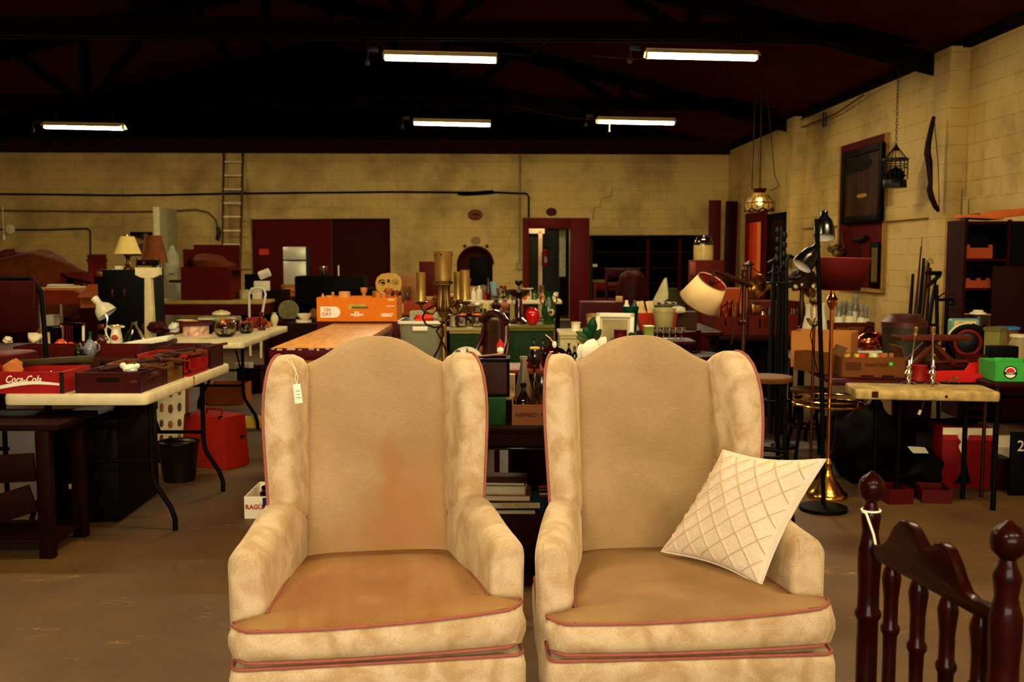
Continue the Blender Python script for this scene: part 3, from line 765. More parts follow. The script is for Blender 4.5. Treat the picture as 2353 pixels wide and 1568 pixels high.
def leg_table(name, label, cat, fl, fr, depth, z, m, ml, th=.045, legs='fold', apron=None, am=None, rnd=.04):
    """table given by the two ends of its near edge"""
    fl, fr = V(fl), V(fr); d = fr - fl; w = math.hypot(d.x, d.y); rz = math.atan2(d.y, d.x)
    o = T(name, label, cat, (fl.x, fl.y, 0), rz)
    mb = MB(); mb.prism(rrect(w / 2, depth / 2, rnd, 5, w / 2, depth / 2), z - th, z, None, min(.012, th * .3)); obj('tabletop', mb, m, o)
    zt = z - th
    if legs == 'fold':
        for y, k in ((depth * .2, -1), (depth * .8, 1)):
            for x in (w * .13, w * .87):
                mb = MB(); q = 1 if x > w / 2 else -1
                mb.tube([(x, y, zt), (x, y, .30), (x + q * .015, y - k * .0, .24), (x + q * .09, y, .12), (x + q * .11, y, .06), (x + q * .11, y, 0)], .014, 8); obj('leg', mb, ml, o)
            mb = MB(); mb.tube([(w * .13, y, .36), (w * .87, y, .36)], .011, 8); obj('crossbar', mb, ml, o)
            mb = MB(); mb.tube([(w / 2, y, .36), (w / 2, y + -k * .16, zt - .13), (w / 2, y - k * .32, zt - .005)], .009, 8); obj('brace', mb, ml, o)
    elif legs:
        r = legs
        for x in (.05, w - .05):
            for y in (.05, depth - .05):
                mb = MB(); mb.cyl((x, y, 0), (x, y, zt), r, n=10); obj('leg', mb, ml, o)
    if apron:
        mb = MB(); mb.box((w / 2, .03, zt - apron / 2), (w - .06, .02, apron)).box((w / 2, depth - .03, zt - apron / 2), (w - .06, .02, apron)).box((.03, depth / 2, zt - apron / 2), (.02, depth - .06, apron)).box((w - .03, depth / 2, zt - apron / 2), (.02, depth - .06, apron)); obj('apron', mb, am or m, o)
    return o
def table_lamp(label, px, py, z, hpx, shade_w, shade_h, ms, mb_, style='urn', top=.55, loc=None, name='table_lamp'):
    p, s = at(px, py, z) if loc is None else (V(loc), V(loc).y / F)
    h = hpx * s; sh = shade_h * s; r = shade_w * s / 2
    o = T(name, label, 'lamp', p)
    obj('lamp_base', lat(style, h - sh * .95, r * .42), mb_, o)
    mb = MB(); mb.lathe([(r, h - sh), (r * top, h)], 48, cap0=False, cap1=False, flute=(24, .012)); obj('lamp_shade', mb, ms, o)
    mb = MB(); mb.cyl((0, 0, h - sh), (0, 0, h + .02), .006, n=8); obj('finial_rod', mb, M_brass, o)
    return o
def book(label, loc, rz, w, d, h, mc, group=None, name='book', ry=0., cat='book', rx=0.):
    o = T(name, label, cat, loc, rz, group, rx, ry)
    mb = MB(); mb.box((0, 0, h * .06), (w, d, h * .12)).box((0, 0, h * .94), (w, d, h * .12)).box((-w / 2 + .003, 0, h / 2), (.006, d, h)); obj('cover', mb, mc, o)
    obj('pages', MB().box((.002, 0, h / 2), (w - .012, d - .012, h * .76)), M_paper, o)
    return o
def blob_mesh(name, r, amp, seed, n=28, flat=None):
    """irregular soft lump"""
    rr = random.Random(seed); ph = [(rr.uniform(1, 4), rr.uniform(1, 4), rr.uniform(0, 6), rr.uniform(0, 6)) for _ in range(5)]
    mb = MB(); rings = []
    k = n // 2
    for j in range(1, k):
        a = PI * j / k; ring = []
        for i in range(n):
            b = 2 * PI * i / n; q = 1 + amp * sum(math.sin(f * b + p1) * math.sin(g * a * 2 + p2) for f, g, p1, p2 in [(round(x[0]), x[1], x[2], x[3]) for x in ph]) / 2
            v = V((r[0] * q * math.sin(a) * math.cos(b), r[1] * q * math.sin(a) * math.sin(b), -r[2] * q * math.cos(a)))
            if flat is not None: v.z = max(v.z, flat)
            ring.append(v)
        rings.append(ring)
    return mb.faces(rings)
# ================================================================ LEFT SIDE
# front folding table
ZT_ = .742
FLa, FRa = G(4, 907, ZT_), G(338, 907, ZT_)
tA = leg_table('folding_table', 'white plastic folding table loaded with red and wooden bottle crates', 'table', FLa, FRa, 1.42, ZT_, M_plast, M_black, .055)
rzA = tA.rotation_euler[2]; MA = Mx.Translation(tA.location) @ Mx.Rotation(rzA, 4, 'Z')
def onA(x, y, z=ZT_): return MA @ V((x, y, z))
WA = (FRa - FLa).length
mb = MB(); mb.box((WA - .002, .71, ZT_ - .028), (.006, .008, .056)); obj('fold_seam', mb, M_ink, tA)
# red drinks crate with script lettering
M_coke = mat((150, 14, 8), .5, var=.15, scale=12)
cw = .46
o = T('drinks_crate', 'bright red wooden drinks crate with white script lettering and a white wave', 'crate', onA(.055, .03), rzA)
mb = MB(); mb.tray((0, .155, 0), (cw, .31, .105), .012); obj('body', mb, M_coke, o)
mb = MB()
for q in (-1, 1): mb.box((q * (cw / 2 - .008), -.001, .0525), (.02, .004, .104))
obj('end_band', mb, mat((40, 20, 14), .5, .6), o)
text(o, 'Coca-Cola', .05, TM(.035, -.0012, .068), M_inkw, shear=.35, sx=.8, bold=.0008)
mb = MB(); wv = []
for i in range(25):
    x = -cw / 2 + .02 + (cw - .04) * i / 24; q = i / 24; zc = .026 + .012 * math.sin((q - .35) * 5.2) + .022 * q
    wv.append((x, zc, .003 + .004 * math.sin(PI * q) + .002))
mb.faces([[V((x, -.0015, z - h)) for x, z, h in wv], [V((x, -.0015, z + h)) for x, z, h in wv]], False, False, False); obj('wave_stripe', mb, M_inkw, o)
def crate(label, x, y, w, d, h, m, rz=0., slot=True, cat='crate', name='wooden_crate'):
    o = T(name, label, cat, onA(x, y), rzA + rz)
    mb = MB(); mb.tray((0, d / 2, 0), (w, d, h), .014)
    obj('body', mb, m, o)
    if slot:
        mb = MB(); mb.prism(rrect(w * .18, .011, .01, 4), -.001, .001, TM(0, -.001, h * .66)); obj('hand_slot', mb, M_ink, o)
    for q in (-1, 1):
        for yy in (.004, d - .004): obj('corner_strap', MB().box((q * (w / 2 + .0005), yy, h / 2), (.004, .016, h + .004)), M_iron, o)
    return o
M_cr1 = mat((74, 14, 6), .55, var=.3, scale=9, stretch=(1, 1, 5))
M_cr2 = mat((118, 70, 24), .6, var=.3, scale=10, stretch=(1, 1, 5))
crate('dark brown wooden crate with a hand slot beside the red lettered crate', WA - .20, .04, .31, .33, .10, M_cr1)
crate('weathered tan wooden crate without a slot behind the dark brown crate', WA - .20, .40, .31, .27, .105, M_cr2, slot=False)
M_rplas = mat((150, 12, 6), .4, var=.08)
o = T('plastic_crate', 'red plastic latticed crate near the far end of the white table', 'crate', onA(WA - .17, .71), rzA)
w, d, h = .30, .33, .12
mb = MB(); mb.tray((0, d / 2, 0), (w, d, .012), .006)
for zz in (.03, h - .008): mb.box((0, .006, zz), (w, .012, .014)).box((0, d - .006, zz), (w, .012, .014)).box((-w / 2 + .006, d / 2, zz), (.012, d, .014)).box((w / 2 - .006, d / 2, zz), (.012, d, .014))
for i in range(13):
    x = -w / 2 + .006 + (w - .012) * i / 12; mb.box((x, .006, h / 2), (.007, .008, h)).box((x, d - .006, h / 2), (.007, .008, h))
    y = .006 + (d - .012) * i / 12; mb.box((-w / 2 + .006, y, h / 2), (.008, .007, h)).box((w / 2 - .006, y, h / 2), (.008, .007, h))
obj('lattice', mb, M_rplas, o)
mb = MB(); mb.box((w / 2 - .002, d * .5, h / 2), (.006, .07, .06)); obj('panel', mb, M_rplas, o)
crate('dark red wooden box with a round hole at the far end of the white table', WA - .17, 1.08, .30, .25, .13, M_cr1)
# junk lying in the crates: each piece on its own
M_rust = mat((62, 24, 8), .6, .5, var=.4, scale=20)
M_jwood = mat((96, 50, 16), .6, var=.3, scale=12)
pieces = [(.40, .10, .05, .4), (.46, .18, .055, -.3), (.52, .26, .06, .9), (.43, .3, .05, -1.1), (.56, .12, .05, 1.4), (.44, .48, .07, .2), (.5, .55, .08, -.5), (.55, .5, .07, 1.0), (.42, .6, .075, .7), (.46, .8, .09, -.2), (.52, .88, .1, .6), (.56, .78, .09, -.8), (.45, .95, .09, 1.1), (.5, 1.15, .1, .3), (.54, 1.22, .11, -.6)]
pieces += [(R.uniform(.4, .58), R.uniform(.08, 1.25), R.uniform(.085, .115), R.uniform(-1.5, 1.5)) for k in range(20)]
for i, (x, y, z, a) in enumerate(pieces):
    mb = MB()
    L = R.uniform(.12, .24)
    if i % 3 == 0: mb.tube([(-L / 2, 0, 0), (0, 0, .004), (L / 2, 0, 0)], [.012, .007, .006], 8).box((-L / 2, 0, .0), (.05, .016, .018), .003)
    elif i % 3 == 1: mb.box((0, 0, 0), (L, .035, .012), .003).box((L * .3, 0, .01), (.05, .05, .018), .004)
    else: mb.torus((0, 0, 0), .035, .007, 18, 6).tube([(.03, 0, 0), (.16, .01, .006)], .008, 8)
    z0 = ZT_ + z + .012
    one('hand_tool', mb, M_rust if i % 2 else M_jwood, ('rusty' if i % 2 else 'wooden') + ' old tool lying among the tools in the crates', 'tool', onA(x - .55 + WA - .07, y + .02, z0), a, ('rusty' if i % 2 else 'wooden') + ' tools in the crates', rx=R.uniform(-.1, .1), ry=R.uniform(-.12, .12))
one('bone_ornament', blob_mesh('b', (.04, .02, .018), .25, 3).sph((-.035, 0, .012), .016, 10).sph((.03, 0, .008), .014, 10), mat((225, 214, 180), .5), 'small white bone-shaped ornament on the rim of the dark brown crate', 'ornament', onA(WA - .12, .12, ZT_ + .115), .3)
pot('salt_shaker', 'small glass shaker with a metal cap in the corner of the brown crate', 'shaker', 0, 0, 0, 22, 12, 'cup', G_clear, loc=onA(WA - .335, .17, ZT_ + .03), lid=M_chrome)
one('paper_bag', blob_mesh('p', (.05, .03, .06), .16, 5, flat=-.05), mat((170, 96, 40), .8), 'crumpled tan paper bag standing in the red lettered crate', 'bag', onA(-.02, .16, ZT_ + .09))
one('pull_chain', MB().torus((0, 0, 0), .03, .006, 20, 6, sy=.6).torus((.02, .01, .008), .025, .005, 20, 6), M_brass, 'coil of brass chain in the red lettered crate', 'chain', onA(.13, .2, ZT_ + .075))
one('picture_moulding', MB().box((0, 0, 0), (.42, .05, .03), .006), mat((70, 58, 26), .5), 'long grey green strip of moulding across the red lettered crate', 'moulding', onA(.08, .34, ZT_ + .125), .12, ry=-.05)
one('plank_offcut', MB().box((0, 0, 0), (.38, .09, .02), .003), M_dwood, 'dark wooden board lying across the crates behind the red lettered crate', 'board', onA(.02, .42, ZT_ + .112), -.1)
carton('shallow_box', 'shallow dark box behind the red lettered crate', 'box', 0, 130, 0, 0, 44, .3, mat((52, 12, 6), .7), rzA, loc=onA(.05, .38))
# table behind it, mostly hidden by the crates
ZB = .74
tB = leg_table('trestle_table', 'brown trestle table crowded with china behind the crates', 'table', V((-4.05, 6.48, 0)), V((-2.28, 6.50, 0)), 1.17, ZB, mat((66, 22, 9), .5), M_black, .04)
carton('tin_tray', 'low red box full of oddments at the near edge of the brown trestle table', 'box', 30, 320, 818, ZB, 22, .22, M_dred)
# white pitcher with a rose
def pitcher(label, px, py, z, hpx, wpx, m, mdec, loc=None):
    p, s = at(px, py, z); h, r = hpx * s, wpx * s / 2
    o = T('pitcher', label, 'pitcher', p, 0)
    mb = MB(); pr = [(r * .7, 0), (r * .95, .03 * h), (r, .2 * h), (r * .9, .5 * h), (r * .72, .74 * h), (r * .74, .88 * h), (r * .95, h)]
    mb.lathe(hollow(pr, r * .08), 24); obj('body', mb, m, o)
    mb = MB(); mb.tube([(-r * .75, 0, h * .84), (-r * 1.4, 0, h * .98), (-r * 1.8, 0, h * .8), (-r * 1.55, 0, h * .5), (-r * 1.15, 0, h * .3), (-r * .95, 0, h * .22)], r * .13, 8); obj('handle', mb, m, o)
    mb = MB(); mb.prism([(r * .7, -r * .3), (r * 1.4, 0), (r * .7, r * .3)], h * .9, h * .985); obj('spout', mb, m, o)
    mb = MB(); mb.torus((0, 0, h), r * .95, r * .06, 24, 6); obj('gilt_rim', mb, M_brass, o)
    mb = MB(); yy = -r * .97
    for a in range(6): mb.sph((r * .1 + .35 * r * math.cos(a), yy * .93, h * .4 + .3 * r * math.sin(a)), (r * .26, r * .12, r * .26), 10)
    mb.sph((r * .1, yy, h * .4), (r * .25, r * .12, r * .25), 10); obj('rose_decoration', mb, mdec, o)
    return o
M_china = mat((222, 205, 165), .18, var=.04, coat=.3)
M_rose = mat((170, 60, 40), .5, var=.3, scale=40)
pitcher('white china pitcher with gilt rim and red rose beside the blue and white teapot', 268, 794, ZB, 46, 28, M_china, M_rose)
# white enamel desk lamp behind it
p, s = at(262, 786, ZB); o = T('desk_lamp', 'small desk lamp with a pale metal shade tilted up behind the rose pitcher', 'lamp', p)
obj('base', MB().lathe([(.09, 0), (.09, .015), (.02, .03)], 20), M_plast, o)
mb = MB(); mb.tube([(0, 0, .02), (.02, 0, .12), (.03, 0, .2), (.0, 0, .26)], .007, 8); obj('stem', mb, M_chrome, o)
MS = Mx.Translation((.0, 0, .265)) @ Mx.Rotation(math.radians(-38), 4, 'Y')
mb = MB(); mb.lathe([(.078, -.05), (.074, -.02), (.06, .015), (.035, .04), (.026, .05), (.026, .10), (.022, .105)], 24, MS, cap0=False); obj('shade', mb, mat((190, 180, 145), .3, var=.05), o)
mb = MB(); mb.lathe([(.028, .075), (.028, .108), (.01, .11)], 16, MS); obj('switch_cap', mb, mat((205, 195, 150), .35), o)
# glass flask standing like a funnel
p, s = at(313, 790, ZB)
one('glass_flask', MB().lathe(hollow([(.075, 0), (.09, .01), (.085, .03), (.045, .1), (.024, .13), (.02, .16), (.022, .17)], .003), 24), G_clear, 'clear glass flask with a wide skirt beside the white picture frames', 'flask', p)
# frames and books stacked at a tilt
M_frm = mat((210, 200, 165), .45, var=.05)
p, s = at(335, 808, ZB)
for k, (dz, lab, m) in enumerate(((.05, 'white framed picture lying on top of the tilted stack by the glass flask', M_frm), (.02, 'dark framed picture with a pale edge, lowest of the tilted stack by the glass flask', mat((70, 30, 14), .5)))):
    o = T('picture_frame', lab, 'picture frame', p + V((.02 * k - .03, .1 + .03 * k, dz + .0)), math.radians(8 + 5 * k), None, 0, math.radians(-9))
    mb = MB()
    for q in (-1, 1): mb.box((q * .16, 0, .01), (.025, .24, .03), .004).box((0, q * .11, .01), (.34, .025, .03), .004)
    obj('frame', mb, m, o); obj('picture', MB().box((0, 0, .005), (.3, .2, .008)), M_paper, o)
# ribbed red books
for i in range(6):
    p, s = at(166 + i * 5.6, 786, ZB)
    o = book('red hardback standing in the row of red books on the trestle table', p + V((0, .08, 0)), PI / 2, .10, .0145, .155, mat((120 - 8 * (i % 3), 22, 8), .5), 'red books standing in a row', rx=0, ry=math.radians(3))
    o.rotation_euler = (0, math.radians(2), 0)
# china and ornaments along this table
pot('tomato_jar', 'glossy orange tomato-shaped jar on the trestle table', 'jar', 137, 808, ZB, 26, 27, 'apple', mat((190, 60, 14), .12, var=.2, coat=.5), lid=mat((200, 70, 20), .15))
pot('tomato_jar', 'smaller orange tomato-shaped jar close to the green bottle', 'jar', 160, 810, ZB, 22, 22, 'apple', mat((180, 48, 12), .12, var=.2, coat=.5), lid=mat((200, 70, 20), .15))
def teapot(label, px, py, z, hpx, wpx, m, name='teapot'):
    p, s = at(px, py, z); h, r = hpx * s, wpx * s / 2
    o = T(name, label, 'teapot', p)
    obj('body', MB().lathe([(r * .6, 0), (r * .95, h * .15), (r, h * .4), (r * .8, h * .65), (r * .45, h * .74)], 20), m, o)
    obj('lid', MB().lathe([(r * .5, h * .74), (r * .35, h * .84), (r * .08, h * .88), (r * .14, h * .94), (r * .05, h)], 16), m, o)
    obj('spout', MB().tube([(-r * .8, 0, h * .3), (-r * 1.3, 0, h * .45), (-r * 1.6, 0, h * .7)], [r * .2, r * .15, r * .09], 8), m, o)
    obj('handle', MB().tube([(r * .8, 0, h * .6), (r * 1.4, 0, h * .62), (r * 1.45, 0, h * .35), (r * .9, 0, h * .2)], r * .1, 8), m, o)
    return o
teapot('blue and white china teapot beside the rose pitcher', 208, 818, ZB, 44, 30, mat((120, 122, 130), .15, var=.5, scale=60, coat=.4))
pot('green_bottle', 'dark green glass bottle lying low beside the teapot', 'bottle', 178, 822, ZB, 30, 20, 'jug', G_green)
pot('green_candle', 'thin green candle standing upright on the trestle table', 'candle', 211, 790, ZB, 28, 6, 'can', mat((10, 90, 40), .4))
pot('brown_vase', 'squat brown glazed vase on the trestle table', 'vase', 232, 800, ZB, 30, 24, 'vase', mat((90, 36, 14), .2, coat=.4))
pot('glass_tumbler', 'clear tumbler behind the teapot', 'glass', 245, 788, ZB, 20, 16, 'cup', G_clear, thin=1)
pot('amber_dish', 'amber glass dish near the rose pitcher', 'dish', 228, 812, ZB, 12, 30, 'bowl', G_amber, thin=1)
M_figw = mat((214, 196, 150), .35, var=.08)
for px, py, hp, wp, lab in ((38, 786, 16, 20, 'small white shell ornament beside the padded chair'), (100, 786, 32, 30, 'white rooster ornament with a red crest on the trestle table'), (112, 790, 18, 18, 'little white bud vase in front of the rooster ornament')):
    p, s = at(px, py, ZB); o = T('ornament', lab, 'ornament', p + V((0, .05, 0)))
    obj('body', blob_mesh('f', (wp * s / 2, wp * s / 2.4, hp * s / 2), .2, px, flat=-hp * s / 2.2), M_figw, o).location = (0, 0, hp * s / 2.2)
    if px == 100: obj('crest', blob_mesh('f', (wp * s / 2.2, wp * s / 5, hp * s / 6), .4, 9), mat((150, 20, 14), .5), o).location = (0, -.01, hp * s * .92)
    else: obj('rim', MB().torus((0, 0, hp * s * .9), wp * s * .2, .006, 14, 6), M_figw, o)
pot('yellow_box', 'pale yellow gift bag behind the rooster ornament', 'bag', 133, 786, ZB, 26, 18, 'can', mat((180, 150, 80), .6), n=4)
carton('black_case', 'narrow black case standing on end beside the red books', 'case', 140, 157, 786, ZB, 38, .1, M_black, open_=False)
# padded bar chair at the edge of the frame
D = 6.05
p = P(22, 800, D); zs = P(40, 802, D).z
o = T('bar_chair', 'tall bar chair with brown padded back and black tube frame behind the lettered crate', 'chair', (p.x, p.y, 0), math.radians(-6))
M_pad = mat((54, 8, 4), .55, var=.15); hw = .2
ztop = P(0, 640, D).z
mb = MB(); mb.faces([[V((x, y + .03 * (z - zs) / .4, z)) for x, y in rrect(hw - .02 - k, .025 - k * .5, .02, 4)] for z, k in ((zs + .10, .012), (zs + .115, 0), (ztop - .03, 0), (ztop - .015, .012))]); obj('backrest', mb, M_pad, o)
mb = MB(); mb.tube([(-hw - .02, -.0, 0), (-hw, .0, zs), (-hw, .03, ztop - .08), (-hw + .07, .035, ztop), (hw - .07, .035, ztop), (hw, .03, ztop - .08), (hw + .035, .0, zs - .05), (hw + .05, .0, 0)], .0155, 10); obj('back_frame', mb, M_black, o)
mb = MB(); mb.faces([[V((x, y - .2, z)) for x, y in rrect(hw - k, .2 - k, .05, 5)] for z, k in ((zs - .075, .02), (zs - .06, 0), (zs - .01, 0), (zs, .02))]); obj('seat', mb, mat((96, 16, 6), .5, var=.12), o)
for x in (-hw, hw):
    obj('leg', MB().tube([(x * .9, -.36, 0), (x * .9, -.36, zs - .07)], .0145, 8), M_black, o)
obj('footrest', MB().tube([(-hw, -.36, .3), (hw, -.36, .3)], .012, 8), M_black, o)
# ---- below the table
o = T('wooden_rack', 'dark wooden rack with slanted side boards on the floor before the white crate table', 'rack', (0, 0, 0))
def wp(px, py, D): return P(px, py, D)
fx = G(112, 1282, 0); M_rack = mat((30, 5, 2), .6, var=.35, scale=6)
x0, y0 = fx.x, fx.y
mb = MB(); mb.box((x0 - .33, y0 + .2, .615), (.82, .44, .03), .004); obj('top_board', mb, M_rack, o)
for dx, dy in ((0, 0), (0, .36), (-.66, 0), (-.66, .36)): obj('leg', MB().box((x0 + dx, y0 + dy, .3), (.065, .05, .6), .004), M_rack, o)
for zz, sl in ((.2, .3), (.42, .05)):
    M = Mx.Translation((x0 - .34, y0 - .035, zz)) @ Mx.Rotation(-sl, 4, 'Y')
    obj('side_board', MB().box((0, 0, 0), (.62, .02, .13), .003, M), M_rack, o)
obj('lower_board', MB().box((x0 - .33, y0 + .2, .07), (.7, .36, .02), .003), M_rack, o)
fx = G(195, 1205, 0)
o = T('travel_chest', 'black storage trunk with a small paper label under the white folding table', 'trunk', (fx.x, fx.y, 0), math.radians(2))
obj('body', MB().box((0, .34, .26), (.36, .66, .5), .01), M_black, o)
obj('lid', MB().box((0, .34, .53), (.37, .67, .05), .008), M_black, o)
mb = MB(); mb.box((-.06, -.001 + .01, .20), (.038, .004, .026)); obj('paper_label', mb, mat((160, 140, 70), .7), o)
# red metal case
c = G(520, 1082, 0); a = math.radians(-27)
o = T('metal_case', 'red metal instrument case with a handle on the floor beyond the white folding table', 'case', (c.x, c.y, 0), a)
M_redm = mat((150, 24, 8), .38, .1, var=.1)
hh = .345
mb = MB(); sec = lambda k, z: [V((-.2 + x, .115 + y, z)) for x, y in rrect(.2 - k, .115 - k * .6, .008, 2)]
mb.faces([sec(0, .004), sec(.022, hh)]); obj('body', mb, M_redm, o)
mb = MB(); mb.tube([(-.27, .115, hh), (-.265, .115, hh + .035), (-.14, .115, hh + .035), (-.135, .115, hh)], .009, 8); obj('handle', mb, mat((120, 20, 10), .4), o)
for x, y, z in ((-.012, .17, .2), (-.06, .02, hh + .002), (-.34, .02, hh + .002)): obj('latch', MB().box((x, y, z), (.016, .03, .02), .003), M_iron, o)
# bucket streaked with tar
c = G(400, 1112, 0)
o = T('bucket', 'dark tar-streaked metal bucket under the white folding table', 'bucket', c + V((0, .1, 0)))
obj('body', MB().lathe(hollow([(.095, 0), (.098, .01), (.125, .235), (.13, .24), (.13, .25)], .004), 24), mat((36, 22, 12), .4, .4, var=.6, scale=14, stretch=(2, 2, .4)), o)
obj('handle', MB().tube([(.13 * math.cos(a), -.05 - .02 * math.sin(a), .24 + .02 * math.sin(a)) for a in [PI * i / 12 for i in range(13)]], .004, 6), M_iron, o)
# framed board of shells
c = G(378, 1060, 0)
o = T('framed_shell_board', 'white framed board of brown shells leaning under the white folding table', 'picture', c + V((-.03, .12, .0)), math.radians(12), None, math.radians(-14))
obj('board', MB().box((0, 0, .28), (.27, .012, .5)), mat((205, 190, 145), .7), o)
mb = MB()
for q in (-1, 1): mb.box((q * .142, -.004, .28), (.022, .03, .56), .004).box((0, -.004, .28 + q * .27), (.29, .03, .022), .004)
obj('frame', mb, mat((110, 50, 14), .5), o)
for r_ in range(4):
    for c_ in range(4):
        mb = MB(); mb.sph((-.09 + .06 * c_, -.008, .12 + .11 * r_ + .01 * (c_ % 2)), (.017 - .003 * (c_ % 2), .007, .036 - .006 * (r_ % 2)), 10); obj('shell', mb, mat(((150, 90, 40), (120, 70, 30), (96, 84, 50))[(r_ + c_) % 3], .5), o)
# yellow floor trim and pieces between the tables
c = G(585, 985, 0); one('yellow_board', MB().box((0, 0, .05), (.5, .03, .1), .004), mat((205, 170, 60), .6), 'yellow painted board standing on the floor behind the stained armchair', 'board', c + V((.1, .02, 0)), .05)
o = carton('sauce_box', 'low white cardboard tray with red and blue print on the floor beside the stained armchair', 'box', 561, 700, 1192, 0, 52, .36, M_white, .02)
w, h = o['w'], o['h']
text(o, 'RAGÚ', .034, TM(-w / 2 + .052, -.001, h * .52), mat((170, 20, 16), .6, var=0), bold=.0012)
mb = MB(); mb.prism([(-w / 2 + .098, h * .08), (-w / 2 + .098, h * .95), (.03, h * .98), (.03, h * .42)], 0, .0012, FRONT); obj('blue_patch', mb, mat((24, 40, 96), .6, var=0), o)
text(o, 'Old', .046, TM(-w / 2 + .135, -.0016, h * .52, 0), M_inkw, shear=.25, sx=.8)
for k in range(4):
    pot('sauce_jar', 'brown glass jar standing in the white lettered tray', 'jar', 0, 0, 0, 60, 60, 'jar', G_brown, 'jars in the white lettered tray', loc=o.location + V((-.03 + .11 * (k % 2), .1 + .12 * (k // 2), .012)))
one('dark_cloth', blob_mesh('c', (.1, .1, .1), .12, 12, flat=-.02), M_black, 'dark cloth bundled over the jars in the white lettered tray', 'cloth', o.location + V((.02, .19, .14)))
# ================================================================ second white folding table (flowers, tins)
FRb = G(560, 787, ZT_); FLb = FRb + (Rm(-.76, 0, 0))
tC = leg_table('folding_table', 'white folding table covered with tins and dried flower bowls, farther back than the crates', 'table', FLb, FRb, 1.83, ZT_, M_plast, M_black, .05)
pot('floral_tin', 'round tin printed with pink flowers and a gold fringe on the farther folding table', 'tin', 445, 772, ZT_, 24, 60, 'can', mat((205, 150, 120), .4, var=.6, scale=30), lid=mat((90, 30, 16), .4))
for i, (px, py) in enumerate(((512, 776), (560, 768))):
    p, s = at(px, py, ZT_); p += V((0, .08, 0))
    o = T('dried_flower_bowl', ('glass bowl of orange dried flowers in the middle of the farther folding table', 'smaller glass bowl of orange dried flowers near the edge of the farther folding table')[i], 'flower bowl', p)
    q = (1, .72)[i]
    obj('bowl', MB().lathe(hollow([(.06 * q, 0), (.085 * q, .03 * q), (.09 * q, .09 * q), (.07 * q, .13 * q), (.085 * q, .145 * q)], .003), 20), G_clear, o)
    for k in range(9):
        a, rr = R.random() * 6.28, R.uniform(.01, .055) * q
        mb = blob_mesh('f', (.024 * q, .024 * q, .02 * q), .35, k + i * 20, 12); f = obj('flower', mb, mat(((210, 90, 20), (180, 40, 14), (200, 150, 50), (120, 60, 20))[k % 4], .7), o); f.location = (rr * math.cos(a), rr * math.sin(a), R.uniform(.03, .13) * q)
p, s = at(393, 766, ZT_)
one('bonnet', blob_mesh('h', (.055, .06, .045), .2, 21, flat=-.036), mat((215, 205, 180), .8), 'crumpled white bonnet beside the pink floral tin', 'hat', p + V((0, .1, .036)))
one('leather_bag', blob_mesh('h', (.09, .07, .055), .2, 23, flat=-.045), mat((74, 20, 8), .45), 'brown leather pouch behind the white bonnet', 'bag', at(352, 768, ZT_)[0] + V((0, .12, .045)))
carton('bead_case', 'long clear compartment case on top of the heap on the farther folding table', 'case', 470, 556, 730, .86, 12, .2, mat((140, 130, 80), .3), open_=False, loc=(P(513, 740, 9.0).x, 8.8, P(513, 741, 8.8).z))
o = carton('paper_carton', 'low box of papers behind the pink floral tin', 'box', 410, 478, 0, 0, 26, .25, M_dred, .0, open_=False, loc=(P(444, 700, 8.6).x, 8.6, ZT_)); zpc = ZT_ + o['h']
carton('goods_box', 'brown box carrying the compartment case', 'box', 478, 552, 0, 0, 22, .2, mat((70, 16, 8), .7), open_=False, loc=(P(514, 700, 8.8).x, 8.8, ZT_))['h']
for k, (px, py, lab, m) in enumerate(((438, 722, 'yellow printed envelope on the heap of papers', mat((205, 140, 40), .7)), (425, 728, 'white sheet of paper on the heap of papers', M_paper), (470, 730, 'cream pamphlet at the edge of the heap of papers', M_paper))):
    one('envelope', MB().box((0, 0, 0), (.12, .09, .003)), m, lab, 'paper', V((P(px, 700, 8.7).x, 8.68 + .03 * k, zpc + .004 + .006 * k)), .3 - .4 * k)
pot('oval_dish', 'pale oval covered dish on top of the compartment case', 'dish', 0, 0, 0, 15, 42, 'sugar', mat((190, 176, 120), .3), loc=(P(508, 700, 8.9).x, 8.9, P(513, 741, 8.8).z + 12 * 8.8 / F))
for k, (px, py, h, w, st, m, lab) in enumerate(((600, 760, 42, 18, 'milk', G_amber, 'amber glass bottle at the corner of the farther folding table'), (610, 757, 28, 26, 'ball', mat((190, 100, 30), .15, .9, var=.1), 'round copper pot on the farther folding table'), (624, 754, 14, 20, 'bowl', mat((200, 120, 40), .2, .9, var=.1), 'small copper bowl beside the round copper pot'), (640, 751, 32, 18, 'vase', mat((190, 180, 125), .4), 'pale green gourd-shaped vase at the end of the farther folding table'), (598, 753, 24, 14, 'jar', G_clear, 'small glass jar with lid on the farther folding table'), (540, 762, 26, 22, 'jar', G_brown, 'brown glass jar between the dried flower bowls'), (478, 768, 20, 20, 'cup', M_black, 'black mug beside the pink floral tin'))):
    pot('glass_bottle' if 'bottle' in lab else ('copper_pot' if 'copper' in lab else 'tableware'), lab, 'bottle' if 'bottle' in lab else 'pot', px - (10 if py < 760 else 0), py, ZT_, h, w, st, m, thin=1 if m in (G_amber, G_clear) else 0)
carton('red_box', 'plain red box standing behind the copper pots', 'box', 566, 594, 0, 0, 24, .15, mat((130, 14, 8), .6), open_=False, loc=(P(578, 700, 9.2).x, 9.2, ZT_))
for px, lab in ((420, 'rolled dark umbrella'), (515, 'black purse')):
    one('black_purse' if px > 500 else 'black_pouch', blob_mesh('p', (.07, .06, .035), .15, px, flat=-.03), M_black, 'small black %s on the farther folding table' % ('purse' if px > 500 else 'pouch behind the floral tin'), 'purse', at(px + 40, 757, ZT_)[0] + V((0, .1, .03)))
